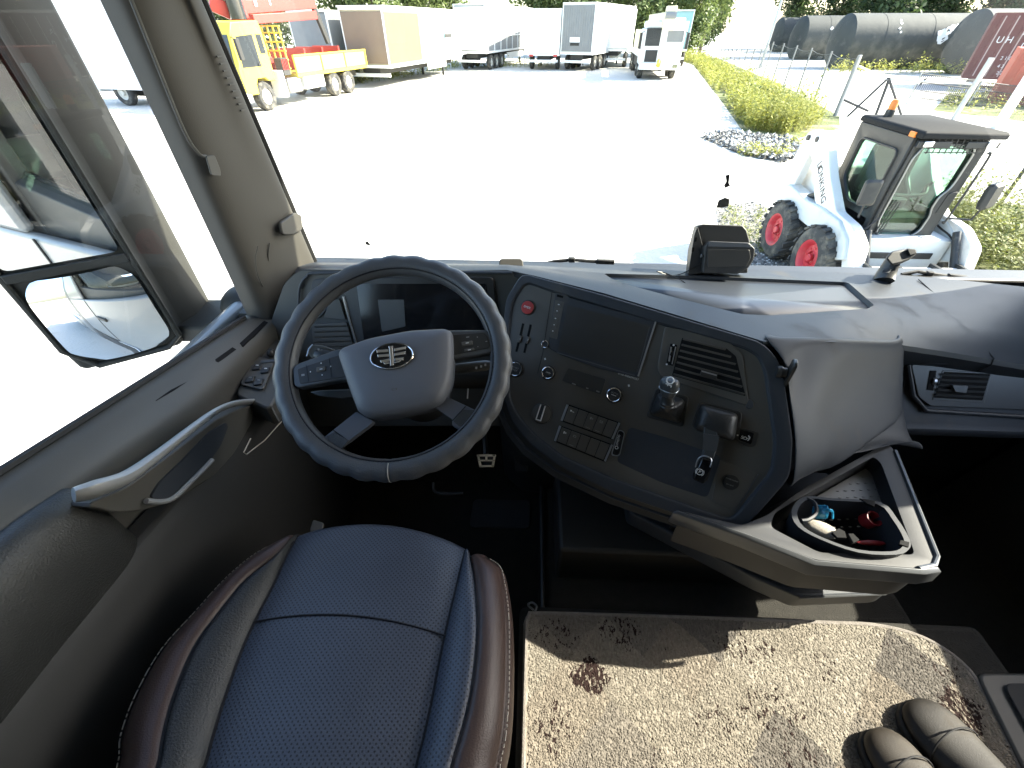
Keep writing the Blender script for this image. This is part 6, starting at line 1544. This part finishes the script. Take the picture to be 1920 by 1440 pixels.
# bucket and coupler
bk = []
for x in (3.78, 5.42):
    bk.append([V(x, y, z) for y, z in ((4.86, .30), (4.88, .56), (4.78, .64), (4.62, .66), (4.56, .60), (4.70, .55), (4.76, .44), (4.70, .26), (4.40, .10), (4.16, .06), (4.16, .03), (4.60, .03), (4.80, .12))])
MB().loft(bk).build('bucket', M_lw, ld, bevel=.008)
for x in (3.77, 5.39): MB().prism([V(x, y, z) for y, z in ((4.86, .30), (4.88, .56), (4.62, .66), (4.20, .06), (4.60, .03), (4.80, .12))], V(.04, 0, 0)).build('bucket_side', M_lw, ld, bevel=.006)
for x in (4.0, 4.35, 4.8, 5.1): MB().bx(x, x + .05, 4.84, 5.0, .22, .62).build('coupler_plate', M_lblk2, ld, bevel=.006)
lb('coupler_bar', 3.95, 5.25, 4.88, 4.98, .46, .58, M_lw, .02)
# mirrors on the posts
for x, y, lean, lab in ((3.90, 5.30, 1, 'a'), (5.20, 5.22, -1, 'b')):
    c = V(x, y, 1.30)
    MB().tube([V(x + .12 * lean, CY0, 1.0), V(x + .03 * lean, y + .03, 1.05), c], .012, 8).build('mirror_arm', M_lblk2, ld)
    e1 = V(.88, -.35 * lean, .10).normalized(); e3 = V(0, .1, 1).normalized(); e2 = e3.cross(e1)
    MB().loft([rounded([c + e1 * (.085 * a * k) + e3 * (.14 * b * k + .02) + e2 * h for a, b in ((-1, -1), (1, -1), (1, 1), (-1, 1))], .035, 4) for h, k in ((-.03, .8), (0, 1), (.05, .95), (.07, .75))]).build('mirror_case', M_lblk, ld)
MB().tube(smooth_path([V(4.20, 5.35, 1.02), V(4.06, 5.28, .93), V(3.98, 5.30, .84)], 4), .01, 6).build('wiper_hose', M_rubber, ld)
lb('head_light', 3.92, 4.04, 5.30, 5.36, .80, .90, M_chrome, .01)
lb('step_plate', 4.15, 5.0, 5.24, 5.42, .56, .64, M_lblk2, .008)

# ================================================================ TRUCKS AND TRAILERS ACROSS THE YARD
M_tw = mat('trailer_white', (0.74, 0.75, 0.73), .5, dirt=((.50, .48, .42), .8, .58, .9))
M_tg = mat('trailer_grey', (0.20, 0.21, 0.215), .55, var=(1.5, .2))
M_ty = mat('trailer_yellow', (0.66, 0.54, 0.07), .5, var=(.8, .15))
M_tcream = mat('trailer_cream', (0.62, 0.57, 0.40), .55, var=(.8, .15))
M_tb = mat('trailer_brown', (0.21, 0.155, 0.11), .6, var=(.8, .2))
M_tdark = mat('underframe', (0.035, 0.035, 0.033), .8)
M_teal = mat('teal_panel', (0.22, 0.38, 0.40), .5)
M_yel = mat('truck_yellow', (0.66, 0.53, 0.07), .4, dirt=((.40, .33, .15), 1.6, .6, .9))
M_tan = mat('bed_boards', (0.30, 0.245, 0.13), .7, var=(3, .3))
M_crane = mat('crane_red', (0.42, 0.045, 0.035), .45)
G_dark = mat('dark_windscreen', (0.03, 0.035, 0.04), .08)
M_wh = mat('truck_rim', (0.48, 0.47, 0.42), .5)
def tp(o, n_, x0, x1, y0, y1, z0, z1, m, bv=0.0): return MB().bx(x0, x1, y0, y1, z0, z1).build(n_, m, o, bevel=bv, world=False)
def twheel(o, x, y, r=.5, w=.32, sg=1):
    t = MB().lathe(V(x - w / 2 * sg, y, r), V(sg, 0, 0), [(.2, 0), (r * .92, 0), (r, .05), (r, w - .05), (r * .92, w), (r * .58, w), (r * .55, w - .06), (r * .55, .02)], 24, caps=False).build('wheel', M_tyre, o, world=False)
    MB().lathe(V(x + (w / 2 - .10) * sg, y, r), V(sg, 0, 0), [(r * .56, 0), (r * .56, .06), (r * .40, .02), (r * .22, .03), (r * .20, .11), (0, .11)], 20).build('rim', M_wh, t, world=False)
def trailer(label, p, heading, L_, m_side, m_end, H0=1.15, H1=3.9, W_=2.5, axles=3, ribs=0, cat='trailer', grp=None, end_ribs=0, name='box_trailer'):
    """local frame: y runs along the trailer from the near end at y=0, x across"""
    o = thing(name, label, cat, (p[0], p[1], 0), heading, grp)
    b = tp(o, 'box_body', -W_ / 2, W_ / 2, .02, L_, H0, H1, m_side, .02)
    tp(o, 'near_end', -W_ / 2 + .03, W_ / 2 - .03, -.03, .018, H0 + .05, H1 - .06, m_end, .01)
    for x in (-W_ / 2, W_ / 2 - .07): tp(o, 'corner_post', x, x + .07, -.045, .03, H0, H1, M_tw, .005)
    tp(o, 'top_rail', -W_ / 2 - .01, W_ / 2 + .01, -.05, L_ + .01, H1 + .002, H1 + .09, M_tw)
    tp(o, 'bottom_rail', -W_ / 2 - .012, W_ / 2 + .012, -.05, L_, H0 - .14, H0 - .002, M_tw)
    tp(o, 'under_frame', -.5, .5, .2, L_ - .2, H0 - .45, H0 - .142, M_tdark)
    tp(o, 'bumper', -W_ / 2 + .1, W_ / 2 - .1, -.02, .10, .5, .66, M_tw)
    for k in range(axles):
        for s_ in (-1, 1): twheel(o, s_ * (W_ / 2 - .2), 1.3 + 1.25 * k, .48, .3, s_)
    for s_ in (-1, 1):
        if L_ > 7: tp(o, 'landing_leg', s_ * .8 - .06, s_ * .8 + .06, L_ - 2.6, L_ - 2.46, 0, H0 - .45, M_tdark)
        if L_ > 8.5: tp(o, 'side_guard', s_ * (W_ / 2 - .05) - .02, s_ * (W_ / 2 - .05) + .02, 5.0, L_ - 3.0, .55, .95, M_tw)
    for k in range(ribs):
        for s_ in (-1, 1): tp(o, 'side_rib', s_ * (W_ / 2 + .025) - .025, s_ * (W_ / 2 + .025) + .025, .3 + (L_ - .6) * k / max(1, ribs - 1) - .05, .3 + (L_ - .6) * k / max(1, ribs - 1) + .05, H0, H1, M_tw)
    if ribs:
        for s_ in (-1, 1):
            for z in (H0 + .9, H0 + 1.8): tp(o, 'side_rail', s_ * (W_ / 2 + .02) - .02, s_ * (W_ / 2 + .02) + .02, .3, L_ - .3, z - .04, z + .04, M_tw)
    for k in range(end_ribs):
        x = -W_ / 2 + .2 + (W_ - .4) * k / (end_ribs - 1); tp(o, 'door_rib', x - .03, x + .03, -.055, -.032, H0 + .1, H1 - .1, m_end)
    return o
# grey ended tipper in the middle of the row
t = trailer('white sided trailer with a ribbed dark grey rear door in the middle of the row', (3.12, 41.35), radians(-24), 11.5, M_tw, M_tg, 1.15, 3.92, 2.55, 3, 0, end_ribs=13)
tp(t, 'door_plate', -.55, .25, -.075, -.056, 1.75, 2.05, M_tw); tp(t, 'door_shadow_bar', -.5, .2, -.085, -.057, 1.55, 1.72, M_tdark)
# bright box truck to its left
t = trailer('plain white box truck standing left of the grey ended trailer', (.62, 42.0), radians(-8), 7.5, M_tw, M_tw, 1.05, 3.60, 2.5, 1)
tp(t, 'rear_light', -1.1, -.8, -.07, -.03, .85, .98, M_red); tp(t, 'rear_light', .8, 1.1, -.07, -.03, .85, .98, M_red)
# ribbed trailer going away, with its white end
trailer('tall white trailer with ribbed side panels left of the plain box truck', (-5.0, 41.5), radians(-16), 12.5, M_tg, M_tw, 1.2, 3.85, 2.55, 3, 9)
# yellow / cream trailer with brown end and its grey neighbour
t = trailer('cream yellow trailer with brown end panel and small blue door beside the crane truck', (-9.35, 29.45), radians(-13.5), 11.0, M_tcream, M_tb, 1.05, 3.38, 2.6, 0)
tp(t, 'yellow_panel', 1.302, 1.325, .05, 4.2, 1.1, 3.3, M_ty); tp(t, 'blue_panel', 1.302, 1.330, 6.1, 10.4, 1.15, 2.7, M_teal)
tp(t, 'blue_door', 1.331, 1.36, 8.1, 9.0, 1.18, 2.55, M_tw); tp(t, 'door_sign', 1.361, 1.37, 7.9, 9.1, 2.1, 2.3, M_tdark); tp(t, 'roof_lip', -1.36, 1.38, -.1, 11.1, 3.48, 3.56, M_tw)
trailer('dull grey trailer half hidden behind the crane truck', (-12.6, 30.2), radians(-13.5), 10, M_tg, M_tg, 1.05, 3.3, 2.5, 2)
trailer('white box trailer standing side on, seen between the mirror and the pillar', (-19.3, 23.2), radians(-100.3), 4.2, M_tw, M_tw, .75, 3.45, 2.5, 1)
trailer('smaller white box trailer at the far left edge beside the mirror', (-27.0, 29.2), radians(-100.3), 5.5, M_tw, M_tw, .9, 3.3, 2.5, 1)
trailer('white covered trailer standing behind the crane boom truck', (6.3, 44.5), radians(-12), 9.0, M_tw, M_tw, 1.25, 3.75, 2.5, 2)
t = trailer('narrow teal box body at the right end of the row', (11.9, 46.0), radians(-14), 5.5, M_teal, M_teal, 1.2, 3.6, 1.7, 1)
tp(t, 'teal_window', -.6, .6, -.05, -.03, 2.3, 3.0, M_tw)

# yellow crane truck: local y runs back from the front bumper, x = +1.25 is the side we see
ang = math.atan2(-1.24, 5.37)
ct_ = thing('crane_truck', 'yellow flatbed truck with folded red crane parked at the left beside the pillar', 'truck', (-12.55, 19.95, 0), ang)
ct_m = WM['crane_truck']
tp(ct_, 'chassis', -.5, .5, .3, 9.2, .62, .95, M_tdark)
cabp = MB().prism([V(-1.22, y, z) for y, z in ((0, .62), (-.02, 1.35), (.14, 2.55), (.35, 2.86), (1.75, 2.92), (1.85, 2.7), (1.85, 1.0), (1.45, 1.0), (1.3, 1.12), (.85, 1.12), (.7, .95), (.66, .62))], V(2.44, 0, 0)).build('cab', M_yel, ct_, bevel=.03, world=False)
MB().prism([V(-1.08, y, z) for y, z in ((-.035, 1.48), (.115, 2.50), (.16, 2.50), (.03, 1.48))], V(2.16, 0, 0)).build('windscreen', G_dark, ct_, world=False)
MB().prism([V(1.222, y, z) for y, z in ((.22, 1.50), (.36, 2.45), (1.25, 2.50), (1.25, 1.50))], V(.008, 0, 0)).build('side_window', G_dark, ct_, world=False)
MB().prism([V(1.222, y, z) for y, z in ((.16, 1.14), (.20, 2.55), (1.34, 2.6), (1.34, 1.14))], V(.004, 0, 0)).build('door', M_yel, ct_, world=False)
MB().prism([V(1.222, y, z) for y, z in ((1.42, 1.9), (1.42, 2.5), (1.72, 2.5), (1.72, 1.9))], V(.008, 0, 0)).build('rear_window', G_dark, ct_, world=False)
tp(ct_, 'door_handle', 1.23, 1.26, 1.10, 1.26, 1.52, 1.60, M_tdark)
tp(ct_, 'grille', -.85, .85, -.05, -.015, .95, 1.40, M_tdark); tp(ct_, 'bumper', -1.22, 1.22, -.10, .25, .38, .72, M_tw, .03)
for x in (-.95, .95): tp(ct_, 'headlight', x - .2, x + .2, -.12, -.09, .5, .66, M_chrome)
for s_ in (-1, 1):
    tp(ct_, 'mirror', s_ * 1.45 - .06, s_ * 1.45 + .06, .0, .18, 1.75, 2.4, M_tdark, .02)
    MB().tube([V(s_ * 1.2, .15, 2.45), V(s_ * 1.45, .08, 2.35)], .02, 6).build('mirror_arm', M_tdark, ct_, world=False)
for y in (1.12, 6.1, 7.35):
    for s_ in (-1, 1): twheel(ct_, s_ * 1.02, y, .50, .34, s_)
tp(ct_, 'fuel_tank', .55, 1.2, 2.6, 3.5, .45, 1.0, M_steel, .05); tp(ct_, 'tool_box', .55, 1.22, 3.7, 5.2, .5, .98, M_tw, .03)
tp(ct_, 'bed_floor', -1.24, 1.24, 3.3, 9.3, .98, 1.12, M_yel)
for s_ in (-1, 1):
    for k in range(3): tp(ct_, 'side_board', s_ * 1.22 - .02, s_ * 1.22 + .02, 3.36 + 1.98 * k, 3.36 + 1.98 * k + 1.86, 1.13, 1.72, M_tan)
    for k in range(4): tp(ct_, 'stake', s_ * 1.23 - .035, s_ * 1.23 + .035, 3.28 + 1.98 * k - .0, 3.36 + 1.98 * k - .001, 1.12, 1.78, M_ty)
    tp(ct_, 'side_rail', s_ * 1.25 - .03, s_ * 1.25 + .03, 3.28, 9.3, 1.722, 1.78, M_ty)
tp(ct_, 'tail_board', -1.2, 1.2, 9.24, 9.3, 1.13, 1.72, M_tan)
hb = MB()                                          # headboard lattice behind the cab
for k in range(9): hb.bx(-1.15 + .28 * k, -1.10 + .28 * k, 3.0, 3.05, 1.15, 2.75)
for z in (1.3, 1.6, 1.9, 2.2, 2.5, 2.72): hb.bx(-1.15, 1.18, 2.99, 3.06, z, z + .05)
tag(hb.build('head_rack', M_ty, ct_, world=False), kind='stuff')
tp(ct_, 'crane_base', -.55, .65, 2.05, 2.75, .96, 1.75, M_crane, .05); MB().lathe(V(.05, 2.4, 1.75), (0, 0, 1), [(.34, 0), (.30, .9), (.24, 1.5), (0, 1.5)], 18).build('crane_column', M_crane, ct_, world=False)
def cbar(a, b_, w, h, n_, m): 
    a, b_ = Vector(a), Vector(b_); d = (b_ - a).normalized(); s_ = d.cross(V(0, 0, 1)).normalized()
    return MB().box((a + b_) / 2, ((b_ - a).length, w, h), (d, s_, s_.cross(d))).build(n_, m, ct_, bevel=.02, world=False)
cbar((.05, 2.2, 3.3), (1.05, 5.9, 3.55), .34, .42, 'crane_boom', M_crane); cbar((.55, 2.3, 2.95), (1.15, 5.7, 3.12), .26, .30, 'crane_jib', M_crane)
cbar((.05, 2.4, 3.0), (-.6, 1.6, 3.45), .4, .5, 'boom_knuckle', M_crane); cbar((1.1, 5.8, 3.4), (1.2, 6.2, 2.1), .16, .2, 'crane_hook_arm', M_tdark)
for k in range(4): tp(ct_, 'boom_light_panel', .38 + .17 * k, .44 + .17 * k, 2.85 + .7 * k, 3.25 + .7 * k, 3.36 + .05 * k, 3.54 + .05 * k, M_tw)
MB().loft([[V(.2 + .3 * cos(a), 2.0 + .32 * sin(a), z) for a in [2 * pi * k / 14 for k in range(14)]] for z in (2.95, 3.5, 3.9)]).build('crane_cover', G_dark, ct_, world=False)
tp(ct_, 'outrigger', .7, 1.24, 2.1, 2.4, .35, 1.3, M_tw, .03); tp(ct_, 'control_rack', .85, 1.2, 2.5, 2.95, 1.1, 1.7, M_tdark, .02)
for k in range(5): tp(ct_, 'control_lever', 1.2, 1.24, 2.52 + .09 * k, 2.55 + .09 * k, 1.3, 1.66, M_crane)
for y in (3.6, 5.0, 6.4, 7.8): tp(ct_, 'stacked_frame', -.9, .6, y, y + .12, 1.13, 1.95, M_crane)

# white mobile crane facing us
mc_ = thing('mobile_crane', 'white crane truck facing the camera with its pale yellow boom laid over the cab', 'truck', (8.0, 34.4, 0), radians(-6))
tp(mc_, 'cab_body', -1.25, 1.25, .0, 2.3, .75, 2.6, M_tw, .08); tp(mc_, 'cab_roof', -1.15, -.12, .1, 2.1, 2.603, 2.95, M_tw, .08)
tp(mc_, 'operator_cab', .12, 1.25, 1.0, 2.9, 2.603, 3.1, M_tw, .06)
tp(mc_, 'windscreen', -1.12, -.22, -.02, .004, 1.75, 2.62, G_dark, .0); tp(mc_, 'windscreen', .18, 1.15, -.02, .004, 1.95, 2.5, M_tg, .0)
tp(mc_, 'grille', -1.0, -.25, -.03, .004, .95, 1.55, M_tdark, .01)
tp(mc_, 'bumper', -1.28, 1.28, -.18, .2, .55, .92, M_tw, .04)
for x in (-1.0, -.1, .95): tp(mc_, 'headlight', x - .14, x + .14, -.21, -.182, .66, .82, M_chrome)
tp(mc_, 'chassis', -1.1, 1.1, .3, 10, .5, 1.1, M_tdark); tp(mc_, 'deck', -1.25, 1.25, 2.4, 10.5, 1.12, 1.35, M_tw)
for y in (1.3, 2.9, 7.5, 8.9):
    for s_ in (-1, 1): twheel(mc_, s_ * 1.05, y, .52, .34, s_)
tp(mc_, 'crane_boom', -.28, .16, -1.3, 9.0, 2.75, 3.35, M_tcream, .03); tp(mc_, 'boom_head', -.36, .24, -1.75, -1.3, 2.5, 3.6, M_tcream, .04)
MB().lathe(V(-.36, -1.6, 3.2), (1, 0, 0), [(.22, 0), (.22, .6), (0, .6)], 18).build('boom_sheave', M_tg, mc_, world=False)
MB().tube([V(-.06, -1.55, 2.6), V(-.10, -.5, .9)], .03, 6).build('hoist_rope', M_tcream, mc_, world=False); MB().lathe(V(-.10, -.42, .7), (0, 0, 1), [(.05, 0), (.12, .1), (.12, .35), (.05, .45)], 12).build('hook_block', M_ty, mc_, world=False)
for s_ in (-1, 1):
    tp(mc_, 'mirror', s_ * 1.42 - .08, s_ * 1.42 + .08, -.1, .05, 1.6, 2.4, M_tdark, .02); MB().tube([V(s_ * 1.2, .1, 2.5), V(s_ * 1.42, -.02, 2.35)], .02, 6).build('mirror_arm', M_tdark, mc_, world=False)
for k in range(3): tp(mc_, 'boom_strut', .28 + .1 * k, .32 + .1 * k, -.6 + .5 * k, -.2 + .5 * k, 3.12, 3.6 - .1 * k, M_tcream)
tp(mc_, 'counterweight', -1.1, 1.1, 8.0, 9.4, 1.4, 2.5, M_tcream, .05)
